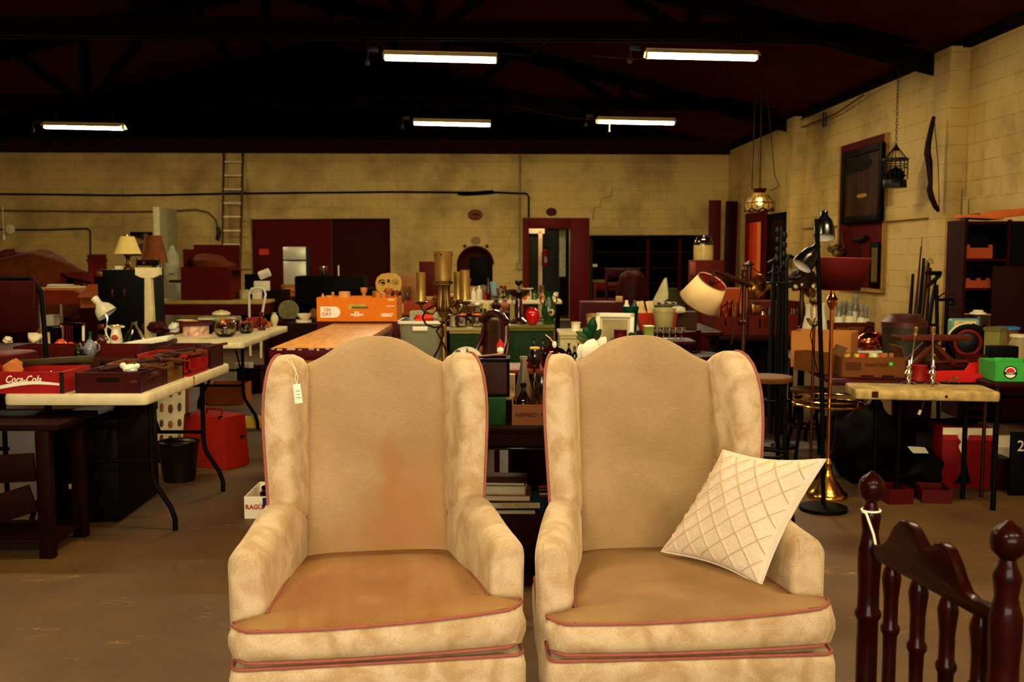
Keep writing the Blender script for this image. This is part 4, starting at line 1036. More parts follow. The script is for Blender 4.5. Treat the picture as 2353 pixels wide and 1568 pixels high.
# boxes under it
for x0, x1, py, h, m, lab in ((470, 560, 930, 46, M_card, 'flattened tan box on the floor under the farther folding table'), (545, 600, 905, 60, M_dwood, 'dark crate on the floor under the farther folding table')):
    carton('floor_box', lab, 'box', x0, x1, py, 0, h, .3, m)
carton('wire_bin', 'white wire bin under the farther folding table', 'bin', 540, 575, 905, 0, 70, .15, mat((170, 160, 130), .6))
# ================================================================ doctor's scale, wardrobe trunk, lamps
D = 9.3
p = P(283, 745, D); zt = P(283, 620, D).z
o = T('wardrobe_case', 'tall black wardrobe trunk with brass corners carrying the pleated lamp', 'trunk', (p.x, p.y, 0), math.radians(3))
W_ = 112 * S(D)
obj('body', MB().box((0, .28, zt / 2), (W_, .55, zt), .012), M_black, o)
for x in (-1, 1):
    for zz in (zt - .04, zt - .53, .05): obj('brass_corner', MB().box((x * (W_ / 2 - .025), -.002, zz), (.06, .02, .05), .006), mat((120, 60, 16), .4, .8, var=.2), o)
for x in (-.09, .02): obj('latch', MB().box((x, -.004, zt - .22), (.02, .012, .08), .004), mat((80, 26, 8), .4, .7), o)
table_lamp('table lamp with a pale pleated shade standing on the black wardrobe trunk', 0, 0, 0, 75, 60, 40, mat((205, 180, 100), .7, var=.05), M_abrass, 'stick', .5, loc=(P(292, 620, D + .25).x, D + .28, zt))
carton('card_case', 'small white card box beside the pleated lamp', 'box', 0, 14, 0, 0, 8, .06, M_plast, open_=False, loc=(P(283, 620, D).x - .08, D + .08, zt))
D = 8.7
b = P(345, 745, D)
o = T('doctor_scale', "white upright weighing scale with a boxed head in front of the black wardrobe trunk", 'scale', (b.x, b.y, 0))
s = S(D); zt = P(345, 612, D).z
obj('column', MB().faces([[V((x, y, 0)) for x, y in rrect(.055, .05, .01, 3)], [V((x, y, zt - .1)) for x, y in rrect(.03, .03, .008, 3)]]), mat((190, 172, 120), .4), o)
mb = MB(); mb.prism([(-.105, zt - .075), (-.105, zt - .012), (.105, zt - .012), (.105, zt - .075), (.05, zt - .10), (-.05, zt - .10)], -.03, .03, FRONT); obj('head', mb, mat((205, 188, 135), .4), o)
obj('beam', MB().box((0, -.01, zt + .03), (.19, .03, .05), .01).tube([(-.1, 0, zt - .02), (-.1, 0, zt + .07)], .004, 6).tube([(.1, 0, zt - .02), (.1, 0, zt + .07)], .004, 6), M_black, o)
obj('weight', MB().cyl((-.03, -.03, zt + .03), (-.03, -.01, zt + .03), .014), M_brass, o)
obj('foot_plate', MB().box((0, -.12, .06), (.3, .42, .1), .02), mat((180, 165, 120), .4), o)
# far row of tables with cartons
ZC = .745
pC0, pC1 = G(330, 692, ZC), G(604, 692, ZC)
tF = leg_table('classroom_table', 'long pale edged table near the wall under the big open carton', 'table', pC0, pC1, .8, ZC, mat((170, 140, 70), .5), M_chrome, .05, .013, .16, M_dred)
table_lamp('table lamp with a brown parchment shade and green base behind the weighing scale', 357, 690, ZC, 148, 60, 62, mat((140, 74, 22), .7, var=.25), mat((24, 66, 34), .3), 'urn', .58)
o = carton('open_carton', 'big red brown cardboard carton stuffed with brown paper, flaps up', 'box', 417, 530, 690, ZC, 76, .6, M_cardd, .0)
w, h = o['w'], o['h']
obj('flap', MB().box((0, .6, h + .17), (w * .96, .008, .34)), M_cardd, o); obj('flap', MB().box((-w / 2 + .03, .3, h + .13), (.008, .5, .28)), M_cardd, o)
obj('flap', MB().box((w / 2 + .09, .3, h - .05), (.2, .5, .008), 0, None), M_cardd, o)
one('packing_paper', blob_mesh('pp', (w * .44, .24, .17), .16, 31), mat((110, 48, 18), .8, var=.25), 'crumpled brown packing paper heaped in the big open carton', 'paper', o.location + V((0, .3, h + .02)))
carton('speaker_cabinet', 'grey silver radio cabinet beside the big open carton', 'radio', 383, 416, 689, ZC, 38, .25, mat((150, 145, 112), .4, .3), open_=False)
carton('flat_box', 'thin red box lying on the grey radio cabinet', 'box', 390, 412, 0, 0, 6, .2, M_dred, open_=False, loc=(P(400, 689, 15.5).x, 15.5, ZC + 38 * G(400, 689, ZC).y / F))
for px, h, w, st, m, lab in ((560, 22, 22, 'can', mat((170, 160, 105), .5), 'cream pail on the long pale edged table'), (358, 16, 12, 'jar', G_clear, 'glass jar beside the grey radio cabinet'), (372, 18, 10, 'goblet', M_brass, 'brass cup beside the grey radio cabinet')):
    pot('pail' if 'pail' in lab else 'glass_jar', lab, 'pail', px, 688, ZC, h, w, st, m)
carton('white_carton', 'white carton standing beside the cream pail', 'box', 580, 597, 688, ZC, 22, .15, M_white, open_=False)
p, s = at(590, 690, ZC); p.z = 0
one('white_tube_chair', MB().tube([P(572, 676, 13.6), P(578, 664, 13.6), P(592, 661, 13.6), P(606, 664, 13.6), P(610, 676, 13.6), P(605, 706, 13.6), P(600, 740, 13.6), V((P(598, 760, 13.6).x, 13.6, .02))], .016, 8).tube([V((P(572, 676, 13.9).x, 13.9, .02)), P(572, 676, 13.9), P(606, 664, 13.9)], .016, 8), M_white, 'white bent tube frame standing before the long pale edged table', 'frame')
one('plastic_sack', blob_mesh('sk', (.16, .1, .34), .15, 44), mat((150, 145, 110), .5), 'crumpled clear plastic sack hanging beside the tall white panel', 'sack', P(395, 608, 19.62), ry=.05)
# tall panel at the back wall
D = 19.8; p0 = P(358, 475, D)
one('tall_cupboard', MB().box((0, .58, p0.z / 2), (.125, 1.15, p0.z), .01), mat((176, 166, 122), .6), 'tall white door panel standing on edge against the far wall', 'panel', (p0.x, p0.y, 0), PHI)
one('wall_clock', MB().lathe([(.2, 0), (.2, .02), (.18, .03)], 28), M_chrome, 'round grey dial in the small dark window behind the pleated lamp', 'dial', P(325, 555, 21.4), 0, rx=PI / 2) 
b = P(325, 560, backD(325) - .05); mb = MB(); mb.box((0, 0, 0), (.46, .05, .5), .005); one('window_box', mb, M_dim, 'small dark framed hatch on the far wall behind the lamps', 'hatch', b, PHI)
# butcher table and cartons at the far left
D = 11.2; a0, a1 = P(76, 662, D), P(206, 662, D); zt = a0.z
tD = leg_table('workbench', 'thick topped wooden workbench on chrome legs with papers on it', 'table', (a0.x, D, 0), (a1.x, D, 0), .62, zt, mat((170, 96, 30), .5, var=.2, scale=5), M_chrome, .03, .02, .15, mat((120, 40, 10), .45, var=.3, scale=6), .01)
for k in range(3): one('folded_paper', MB().box((0, 0, .006 + .0), (.36 - .06 * k, .2, .012)), M_paper if k != 1 else mat((170, 130, 60), .7), ('large white folded sheet lowest on the workbench', 'tan folder on the papers on the workbench', 'white folded sheet topmost on the workbench papers')[k], 'paper', (a0.x + .3 - .03 * k, D + .16, zt + .012 * k + .001), .1 * k)
one('hand_drill', MB().tube([(-.16, 0, .1), (-.08, 0, .05), (.1, 0, .02), (.2, 0, .0)], .015, 8).box((-.06, 0, .03), (.07, .03, .08), .01), M_black, 'black hand tool lying on the workbench papers', 'tool', (a0.x + .38, D + .2, zt + .05), -.2)
o = carton('cardboard_box', 'dark brown box with one flap up on the workbench', 'box', 0, 52, 0, 0, 34, .3, M_cardd, loc=(P(138, 655, D).x, D + .3, zt)); obj('flap', MB().box((.1, .3, o['h'] + .05), (.025, .008, .12)), M_cardd, o)
carton('white_bin', 'white plastic bin under the workbench', 'bin', 86, 113, 722, .62, 24, .15, mat((180, 170, 140), .5), loc=(P(100, 722, D).x, D + .1, .62))
carton('bench_shelf', 'dark shelf box beneath the workbench holding the white bin', 'shelf', 0, 120, 0, 0, 84, .4, M_dwood, loc=(P(140, 722, D).x, D + .08, .0), open_=False)['h']
one('burlap_sheet', blob_mesh('bs', (1.0, .5, .62), .1, 51, 40, flat=-.3), mat((110, 50, 18), .9, var=.25), 'brown burlap sheet draped over a heap behind the workbench', 'sheet', P(65, 672, 13.6) - V((0, 0, .06)))
one('heap_crate', MB().box((0, 0, .28), (1.9, .9, .56)), M_dwood, 'low dark crate under the burlap sheet', 'crate', (P(65, 672, 13.6).x, 13.6, 0))
carton('tan_carton', 'tan cardboard carton with its lid ajar beside the black wardrobe trunk', 'box', 190, 236, 688, .62, 36, .4, M_card, .25, flaps=1.9, loc=(P(210, 690, 10.6).x, 10.6, .86))
carton('carton_stand', 'dark cabinet carrying the tan carton', 'cabinet', 0, 60, 0, 0, 186, .4, M_dwood, open_=False, loc=(P(212, 690, 10.6).x, 10.58, 0))
carton('dark_carton', 'dark open carton with an upright flap behind the tan carton', 'box', 0, 34, 0, 0, 30, .3, M_cardd, .3, flaps=.5, loc=(P(222, 640, 12.4).x, 12.4, P(222, 636, 12.4).z))
carton('carton_pedestal', 'tall brown chest under the dark open carton', 'chest', 0, 50, 0, 0, 216, .4, M_dwood, open_=False, loc=(P(226, 640, 12.4).x, 12.38, 0))
# ladder on the far wall
o = T('ladder', 'aluminium ladder leaning against the far wall beside the red recess', 'ladder', (0, 0, 0))
la, lb = Rm(bx(523), BW - .1, 3.66), Rm(bx(566), BW - .1, 3.66)
ka, kb = P(509, 738, 21.0), P(549, 738, 21.0); ka.z = kb.z = 0
for n_, (p, q) in enumerate(((ka, la), (kb, lb))): obj('rail', MB().tube([p, q], .028, 4), mat((120, 100, 70), .35, .8), o)
for i in range(12): f = (i + .6) / 12.4; obj('rung', MB().tube([ka.lerp(la, f), kb.lerp(lb, f)], .019, 8), mat((215, 195, 150), .5), o)
# cables along the far wall
def wallline(pts, r): return MB().tube([P(x, y, backD(x) - .05 - r) for x, y in pts], r, 6)
one('wall_cable', wallline([(0, 446), (130, 447), (260, 449), (380, 448), (520, 445), (700, 443), (900, 441), (1050, 442), (1135, 442), (1210, 445), (1215, 452), (1215, 500)], .022), M_black, 'long black cable strung across the far wall down to the red doorway', 'cable')
one('cable_splice', wallline([(1052, 444), (1075, 445), (1110, 443), (1134, 441)], .045), M_black, 'thick black sleeve on the cable above the oval office sign', 'sleeve')
one('wall_cable', wallline([(0, 484), (130, 485), (270, 487), (350, 486), (412, 484), (450, 482), (478, 488), (495, 505), (501, 525)], .02), mat((110, 80, 36), .7), 'brown cable drooping along the far wall to a dark handle', 'cable')
one('cable_end', wallline([(500, 522), (503, 535), (499, 552)], .045), M_iron, 'dark grip at the end of the drooping brown cable', 'handle')
one('conduit', wallline([(0, 527), (25, 528), (110, 528), (200, 525), (207, 530), (208, 640)], .018), mat((60, 36, 14), .6), 'thin conduit bending down the far wall from the round junction box', 'conduit')
one('junction_box', MB().lathe([(.1, 0), (.1, .05), (.08, .06)], 16), M_plast, 'round white junction box on the far wall conduit', 'junction box', P(25, 527, backD(25) - .06), rx=PI / 2)
one('pull_switch', MB().tube([V((0, 0, 0)), V((0, 0, -.6))], .008, 6).sph((0, 0, -.66), (.03, .03, .07), 10), M_inkw, 'cord with a white pull hanging down the far wall near the junction box', 'cord', P(6, 475, backD(6) - .1))
one('wall_plaque', MB().box((0, 0, 0), (1.04, .03, .14), .004), mat((172, 142, 78), .7), 'long blank cream board high on the far wall above the red recess', 'board', P(735, 469, backD(735) - .02), PHI)
# ================================================================ MIDDLE
def holed_prism(outer, holes, t, M=None):
    M = M or Mx(); mb = MB()
    for k in (0, 1):
        b = bmesh.new(); es = []
        for lp in [outer] + holes:
            vs = [b.verts.new((x, -t * k, z)) for x, z in lp]
            es += [b.edges.new((vs[i], vs[(i + 1) % len(vs)])) for i in range(len(vs))]
        bmesh.ops.triangle_fill(b, use_beauty=True, use_dissolve=False, edges=es); mb.merge(b, M)
    for lp in [outer] + holes:
        mb.faces([[M @ V((x, 0, z)) for x, z in lp], [M @ V((x, -t, z)) for x, z in lp]], True, False, False)
    bmesh.ops.remove_doubles(mb.bm, verts=mb.bm.verts[:], dist=1e-5)
    return mb
def oval(cx, cz, a, b, n=20): return [(cx + a * math.cos(2 * PI * i / n), cz + b * math.sin(2 * PI * i / n)) for i in range(n)]
# long counter with a worn plank top
Dc = 5.8; p = P(618, 800, Dc); zc = p.z; wc = .474; lc = 2.2
o = T('counter_chest', 'long plank-topped counter with a chipped dark red front edge behind the stained armchair', 'counter', (p.x, Dc, 0), PHI * .3)
M_plank = mat((204, 138, 62), .5, var=.22, scale=5, stretch=(6, 1, 1)); M_side = mat((176, 84, 26), .5, var=.2, scale=6, stretch=(6, 6, .6))
obj('body', MB().box((wc / 2, lc / 2 + .01, (zc - .07) / 2), (wc - .01, lc - .02, zc - .07)), M_side, o)
obj('front_edge', MB().box((wc / 2, .01, zc - .037), (wc, .02, .07), .003), mat((84, 8, 4), .5, var=.2, scale=30), o)
obj('top_board', MB().box((wc / 2, lc / 2 + .012, zc - .02), (wc, lc - .02, .03), .002), M_plank, o)
obj('side_moulding', MB().box((wc - .002, lc / 2, zc - .06), (.02, lc, .045), .003), mat((110, 52, 20), .5), o)
for i, (f, w) in enumerate(((.05, .03), (.13, .05), (.27, .08), (.38, .03), (.52, .05), (.6, .02), (.72, .04), (.8, .02), (.9, .03))):
    obj('paint_chip', MB().box((wc * f, -.0015, zc - .006 - .004 * (i % 2)), (w * .6, .002, .006 + .003 * (i % 3))), mat((190, 160, 120), .7), o)
# low cabinet that carries the orange box
Db = 8.08; zb = P(820, 739, Db).z; xl, xr = P(728, 739, Db).x, P(912, 739, Db).x
o = T('side_cabinet', 'dark red side cabinet carrying the orange cardboard box', 'cabinet', ((xl + xr) / 2, Db, 0), 0)
obj('body', MB().box((0, .22, zb / 2), (xr - xl, .42, zb), .006), M_dred, o)
obj('side_cabinet_door', MB().box((0, .005, zb / 2), (xr - xl - .08, .012, zb - .1), .004), M_dwood, o)
M_or = mat((206, 106, 8), .75, var=.06)
o = carton('produce_box', 'orange cardboard produce box printed 12d DRY, full of wooden candlesticks', 'box', 728, 912, 0, 0, 55, .38, M_or, 0, loc=((xl + xr) / 2, Db + .004, zb))
w, h = o['w'], o['h']
mb = MB(); pa = [(-w * .455, h * .16), (-w * .455, h * .62)] + [(-w * .275 + h * .23 * math.cos(a), h * .39 + h * .23 * math.sin(a)) for a in [PI / 2 - PI * i / 10 for i in range(11)]]
mb.prism(pa, 0, .001, FRONT); obj('white_patch', mb, M_inkw, o)
text(o, '12d', h * .20, TM(-w * .375, -.0014, h * .49), mat((190, 80, 14), .7, var=0), bold=.001); text(o, 'DRY', h * .20, TM(-w * .375, -.0014, h * .29), mat((190, 80, 14), .7, var=0), bold=.001)
text(o, '40067', h * .20, TM(w * .375, -.0014, h * .26), M_inkw, bold=.0012)
mb = MB(); mb.prism(rrect(w * .11, h * .10, h * .095, 6), 0, .001, TM(-w * .0, -.0005, h * .62)); obj('hand_hole', mb, mat((170, 150, 60), .6), o)
mb = MB(); mb.prism(rrect(w * .105, h * .045, .008, 4), 0, .0012, TM(w * .04, -.0008, h * .58)); obj('hole_shade', mb, mat((110, 96, 40), .6), o)
mb = MB(); M = TM(0, -.001, h * .31)
for x in (-1, 1): mb.box((x * w * .024, 0, 0), (.006, h * .2, .0012), 0, M); mb.box((0, x * h * .09, 0), (w * .055, .006, .0012), 0, M); mb.box((x * w * .055, -.006, 0), (w * .05, h * .06, .0012), 0, M)
obj('crest_logo', mb, M_inkw, o); text(o, 'LE', h * .13, TM(0, -.0014, h * .31), M_inkw, bold=.001)
mb = MB()
for k, zz in enumerate((.93, .885, .64)): mb.box((w * (.43 - .01 * (k == 2)), -.001, h * zz), (w * (.08 if k < 2 else .1), .0012, h * .02))
obj('small_print', mb, M_inkw, o)
bx0 = V(o.location)
M_wd = [mat(c, .45, var=.2, scale=14) for c in ((186, 112, 46), (160, 84, 30), (204, 140, 76), (128, 58, 20))]
for i, (px, hp, wp_, st, k, lab) in enumerate(((745, 15, 9, 'ball', 2, 'round wooden knob at one end of the orange box'), (757, 8, 22, 'bowl', 2, 'shallow wooden dish beside the round knob in the orange box'), (768, 18, 8, 'stick', 0, 'slim wooden candlestick beside the pale wooden crock'), (789, 17, 30, 'jar', 2, 'pale wooden crock with a rim in the orange box'), (839, 28, 18, 'stick', 0, 'tall scalloped wooden candlestick standing alone in the orange box'), (862, 18, 17, 'cup', 1, 'wooden beaker in the orange box'), (872, 16, 14, 'cup', 0, 'wooden tumbler beside the wooden beaker'), (881, 15, 24, 'bowl', 2, 'round wooden bowl among the candlesticks'), (896, 27, 22, 'stick', 1, 'stout wooden candlestick with a broad cup'), (908, 20, 13, 'goblet', 3, 'dark wooden goblet at the corner of the orange box'), (918, 12, 8, 'ball', 0, 'small wooden finial beside the dark goblet'))):
    s = S(Db + .15); ex = 46
    x = (px - CX) / F * (Db + .16)
    x = min(x, bx0.x + w / 2 - wp_ * s / 2 - .008)
    q = (i % 2) * .12
    pot('candlestick' if 'candlestick' in lab else 'wooden_vessel', lab, 'candlestick' if 'candlestick' in lab else 'wooden vessel', 0, 0, 0, hp + ex, wp_, st, M_wd[k], loc=(x, Db + .10 + q, zb + .007))
# yellow fretted chair back behind it
Dy = 10.6; p = P(894, 700, Dy); u = S(Dy)
def cat_outline():
    return [(x * u, z * u) for x, z in ((-20, 0), (-19, 16), (-22, 26), (-28, 36), (-30, 50), (-26, 62), (-16, 70), (0, 72.5), (16, 70), (26, 62), (30, 50), (28, 36), (22, 26), (19, 16), (20, 0))]
holes = [[(x * u, z * u) for x, z in oval(-15, 51, 8.5, 7)], [(x * u, z * u) for x, z in oval(15, 51, 8.5, 7)], [(x * u, z * u) for x, z in ((-3.4, 50), (3.4, 50), (2.6, 58), (-2.6, 58))], [(x * u, z * u) for x, z in ((-14, 14), (14, 14), (15, 24), (8, 36), (0, 40), (-8, 36), (-15, 24))]]
o = T('fretwork_chair', 'pale yellow chair with a fretted scroll-cut back behind the orange box', 'chair', (p.x, Dy, 0))
obj('chair_back', holed_prism(cat_outline(), holes, .03, Mx.Translation((0, 0, p.z))), mat((206, 156, 58), .5, var=.06), o)
obj('seat', MB().box((0, -.2, .46), (.4, .42, .04), .01), mat((206, 156, 58), .5), o)
for x in (-.16, .16): obj('back_post', MB().box((x * .9, -.015, (p.z + .46) / 2 + .0), (.04, .03, p.z - .44)), mat((206, 156, 58), .5), o); obj('leg', MB().box((x, -.36, .22), (.04, .04, .44)), mat((206, 156, 58), .5), o); obj('leg', MB().box((x, -.02, .22), (.04, .04, .44)), mat((206, 156, 58), .5), o)
for x in (-15, 15): obj('scroll', MB().tube([V((x * u + r * math.cos(a), -.015, p.z + 49 * u + r * math.sin(a) * .8)) for a, r in [(i * .55, (8 - i * .55) * u) for i in range(11)]], 1.3 * u, 6), mat((206, 156, 58), .5), o)
# clear tub
Dt = 6.5; s = S(Dt); zt = P(960, 738, Dt).z
low = leg_table('low_table', 'dark low table carrying the clear plastic tub', 'table', (P(905, 800, Dt).x, Dt - .05, 0), (P(1030, 800, Dt).x, Dt - .05, 0), .6, .66, M_dwood, M_dwood, .04, .025)
o = T('plastic_tub', 'clear plastic storage tub with orange contents behind the brass candelabra', 'tub', (P(966, 800, Dt).x, Dt, .66))
w, h, d = 98 * s, zt - .66, .38
mb = MB()
def rr(k, z): return [V((x, d / 2 + y, z)) for x, y in rrect(w / 2 - k, d / 2 - k, .03, 4)]
mb.faces([rr(.02, 0), rr(.0, h), rr(.004, h), rr(.024, .004)], True, True, True); obj('body', mb, mat((176, 172, 130), .28, trans=.75, var=.0), o)
mb = MB(); mb.faces([rr(-.006, h - .02), rr(-.012, h - .018), rr(-.012, h), rr(.004, h)], True, False, False); obj('rim', mb, mat((205, 196, 160), .35), o)
obj('handle', MB().box((0, -.006, h - .05), (.1, .012, .03), .005), mat((205, 196, 160), .35), o)
for k in range(9): one('felt_pumpkin', blob_mesh('f', (.045, .045, .035), .2, 60 + k, 14), mat(((190, 60, 14), (120, 30, 10), (200, 120, 30))[k % 3], .8), 'felt autumn decoration inside the clear plastic tub', 'decoration', V(o.location) + V((-.1 + .1 * (k % 3), .08 + .1 * (k // 3 % 3), .04 + .03 * (k % 2))), 0, 'felt decorations in the clear tub')
one('cloth_leaf', blob_mesh('f', (.07, .05, .04), .3, 71, 16), mat((200, 52, 14), .8), 'orange cloth flower poking over the rim of the clear plastic tub', 'decoration', V(o.location) + V((.02, .06, h + .0)))
# ---- brass candelabra floor lamp
D = 4.35; s = S(D); zf = lambda y: P(1017, y, D).z
o = T('candelabra_lamp', 'antique brass floor lamp with fluted vase and candle sleeves, behind the stained armchair', 'floor lamp', (P(1019, 700, D).x, D, 0))
M_slv = mat((176, 138, 66), .35, .75, var=.3, scale=16)
obj('base', MB().lathe([(.13, 0), (.13, .015), (.1, .03), (.05, .045), (.03, .07), (.02, .1)], 28), M_abrass, o)
obj('pole', MB().cyl((0, 0, .08), (0, 0, zf(735)), .013, n=14).lathe([(.016, zf(742)), (.024, zf(737)), (.014, zf(730)), (.02, zf(724)), (.03, zf(716))], 16), mat((150, 116, 52), .35, .8, var=.2), o)
obj('fluted_vase', MB().lathe([(.024, zf(718)), (.033, zf(713)), (.0345, zf(703)), (.030, zf(690)), (.0265, zf(674)), (.027, zf(662)), (.031, zf(655))], 64, flute=(16, .05)), M_abrass, o)
obj('cup', MB().lathe(hollow([(.02, zf(657)), (.038, zf(654)), (.04, zf(650)), (.033, zf(648)), (.036, zf(640)), (.0405, zf(580)), (.0425, zf(578))], .003)[:-1] + [(.001, zf(648))], 28), M_slv, o)
mb = MB(); mb.lathe([(.041, zf(652)), (.044, zf(650)), (.041, zf(648)), (.042, zf(646)), (.039, zf(645))], 28)
for a in (0, 2.1, 4.2): mb.sph((.042 * math.cos(a + .4), -.042 * abs(math.sin(a + .4)), zf(585)), .005, 8)
obj('collar', mb, M_abrass, o)
for a, ys, r0 in ((PI + .25, (693, 627), 1), (-.25, (688, 622), 1), (.9, (690, 626), 1)):
    ca, sa = math.cos(a), math.sin(a); Rr = .098
    Q = lambda r, z: V((r * ca, r * sa, z))
    mb = MB(); mb.tube([Q(.03, zf(708)), Q(.05, zf(720)), Q(.075, zf(718)), Q(.095, zf(708)), Q(Rr, zf(697))], [.008, .008, .007, .007, .009], 8)
    mb.tube([Q(.03, zf(690)), Q(.045, zf(683)), Q(.055, zf(690)), Q(.048, zf(699)), Q(.038, zf(697)), Q(.04, zf(690))], .0045, 8)
    mb.lathe([(.01, zf(700)), (.026, zf(696)), (.028, zf(693)), (.014, zf(691))], 16, Mx.Translation(Q(Rr, 0))); br = obj('arm', mb, M_abrass, o)
    obj('candle_sleeve', MB().lathe(hollow([(.0205, zf(ys[0])), (.0205, zf(ys[1])), (.0215, zf(ys[1] - 1))], .002), 18, Mx.Translation(Q(Rr, 0))), M_slv, br)
mb = MB(); mb.tube([(-.03, -.02, zf(700)), (-.075, -.02, zf(712)), (-.09, -.02, zf(730)), (-.075, -.02, zf(745)), (-.04, -.02, zf(752)), (-.0, -.02, zf(750)), (-.0, -.02, zf(770)), (-.02, -.02, zf(800)), (-.05, -.02, zf(830))], .005, 6)
mb.tube([(.02, -.015, zf(730)), (-.03, -.015, zf(760)), (.0, -.02, zf(790)), (.03, -.02, zf(825)), (.035, -.02, zf(850))], .005, 6); obj('cord', mb, mat((58, 26, 12), .5), o)
# ---- console between the chairs and what is on it
Dk = 4.15; zk = .69
x0, x1 = P(1040, 900, Dk).x, P(1345, 900, Dk).x
o = T('console_table', 'dark wooden console seen between the two armchairs, with a glass shelf', 'console', ((x0 + x1) / 2, Dk, 0))
w = x1 - x0; M_cons = mat((40, 14, 7), .4, var=.3, scale=6)
obj('tabletop', MB().box((0, .3, zk - .015), (w, .6, .03), .004), M_cons, o)
obj('apron', MB().box((0, .02, zk - .055), (w - .02, .02, .06)), M_cons, o)
obj('glass_shelf', MB().box((0, .3, .585), (w - .04, .5, .01), .002), mat((60, 50, 34), .1, .3), o)
obj('lower_shelf', MB().box((0, .3, .10), (w - .02, .55, .03), .003), M_cons, o)
for x in (-1, 1):
    for y in (.03, .57): obj('leg', MB().box((x * (w / 2 - .02), y, zk / 2 - .015), (.04, .04, zk - .03)), M_cons, o)
con = V(o.location)
def onK(px, dy=.1, z=zk): return V((P(px, 900, Dk + dy).x, Dk + dy, z))
o = carton('green_box', 'green cardboard box under the black lantern, between the armchairs', 'box', 1112, 1165, 0, 0, 64, .25, mat((34, 78, 34), .7), open_=False, loc=onK(1136, .03))
zg = zk + o['h']
o = T('black_lantern', 'black metal framed lantern standing on the green box', 'lantern', onK(1128, .14, zg + .001)); hw, hh = .075, .155
mb = MB()
for x in (-1, 1):
    for y in (-1, 1): mb.box((x * hw, y * hw, hh / 2), (.012, .012, hh))
    mb.box((x * hw, 0, .006), (.012, .15, .012)); mb.box((x * hw, 0, hh), (.016, .166, .012)); mb.box((0, x * hw, .006), (.15, .012, .012)); mb.box((0, x * hw, hh), (.166, .016, .012))
obj('frame', mb, M_black, o)
obj('panel', MB().box((0, .06, hh / 2), (.14, .004, hh - .02)).box((-.07, 0, hh / 2), (.004, .14, hh - .02)).box((0, -.072, hh / 2), (.138, .003, hh - .02)), mat((60, 14, 8), .2), o)
o = carton('lettered_carton', 'brown cardboard carton printed INSPIRED, holding bottles, between the armchairs', 'box', 1176, 1300, 0, 0, 48, .26, mat((140, 84, 46), .8), 0, loc=onK(1238, .03), flaps=0)
w, h = o['w'], o['h']
text(o, 'INSPIRED', h * .27, TM(-w * .24, -.001, h * .5), M_ink, sx=.95); text(o, 'BY', h * .1, TM(-w * .005, -.001, h * .5), M_ink); text(o, 'FL', h * .27, TM(w * .09, -.001, h * .5), M_ink, sx=.95)
cb = V(o.location) + V((0, 0, .007))
for i, (px, dy, hp, wp_, st, m, lab) in enumerate(((1203, .14, 145, 38, 'long', G_frost, 'tall frosted bottle with a long neck in the lettered carton'), (1203, .06, 84, 36, 'jug', G_brown, 'small brown medicine bottle in front of the tall frosted bottle'), (1228, .09, 78, 20, 'can', G_clear, 'ribbed clear glass beside the small brown medicine bottle'), (1254, .09, 84, 40, 'jar', G_clear, 'wide clear preserving jar nearest the clean armchair'), (1246, .18, 104, 42, 'jar', G_clear, 'tall clear preserving jar behind the wide one'), (1228, .2, 118, 18, 'bottle', G_brown, 'slim dark bottle behind the ribbed glass'))):
    pot('glass_bottle' if 'bottle' in lab else 'glass_jar', lab, 'bottle' if 'bottle' in lab else 'jar', 0, 0, 0, hp, wp_, st, m, thin=1 if m is G_clear else 0, loc=V((P(px, 900, Dk + dy).x, cb.y + dy, cb.z)), lid=M_ink if i == 1 else None)
# raised shelf behind with brown bottles
Du = 4.86; zu = P(1230, 850, Du).z
o = T('tiered_shelf', 'brown wooden shelf of brown bottles behind the console', 'shelf', (P(1262, 850, Du).x, Du, 0)); w = 190 * S(Du)
obj('top_board', MB().box((0, .16, zu - .012), (w, .34, .024), .003), mat((112, 40, 12), .5, var=.25, scale=8), o); obj('back_panel', MB().box((0, .32, zu / 2), (w, .02, zu - .03)), M_dwood, o)
for x in (-1, 1): obj('side_panel', MB().box((x * (w / 2 - .01), .16, zu / 2 - .012), (.02, .32, zu - .026)), M_dwood, o)
obj('shelf_board', MB().box((0, .15, zu - .16), (w - .04, .3, .02)), M_dwood, o)
for px, dy, hp, wp_, st, m, lid, lab in ((1229, .06, 46, 24, 'jar', mat((30, 8, 3), .1, coat=.5), mat((210, 150, 30), .4), 'dark bottle with a yellow cap on the wooden shelf'), (1272, .16, 56, 64, 'jug', G_brown, None, 'large brown glass demijohn on the wooden shelf'), (1227, .24, 62, 12, 'bottle', mat((12, 4, 3), .1, coat=.5), None, 'black slim bottle behind the yellow capped one'), (1247, .26, 60, 12, 'bottle', mat((18, 5, 3), .1, coat=.5), None, 'dark slim bottle beside the brown demijohn'), (1264, .28, 62, 12, 'can', G_brown, None, 'straight brown bottle behind the demijohn'), (1307, .18, 52, 14, 'bottle', G_brown, None, 'narrow brown bottle beside the white magnolia'), (1320, .12, 46, 16, 'bottle', mat((14, 8, 10), .1, coat=.5), mat((150, 60, 20), .6), 'dark corked bottle beside the white magnolia'), (1334, .2, 52, 16, 'jar', G_brown, mat((170, 130, 50), .5), 'brown jar with a tan lid just behind the white magnolia'), (1212, .1, 26, 18, 'jug', G_brown, None, 'small round brown bottle next to the yellow capped one')):
    pot('brown_bottle', lab, 'bottle', 0, 0, 0, hp, wp_, st, m, loc=V((P(px, 850, Du + dy).x, Du + dy, zu + .001)), lid=lid)
one('clothespin_bud', MB().sph((0, 0, 0), (.011, .008, .018), 10).tube([(0, 0, 0), (-.02, 0, .03), (-.045, 0, .05)], .002, 6), M_inkw, 'single white bud on a wire above the brown demijohn', 'flower', P(1274, 792, Du + .1))
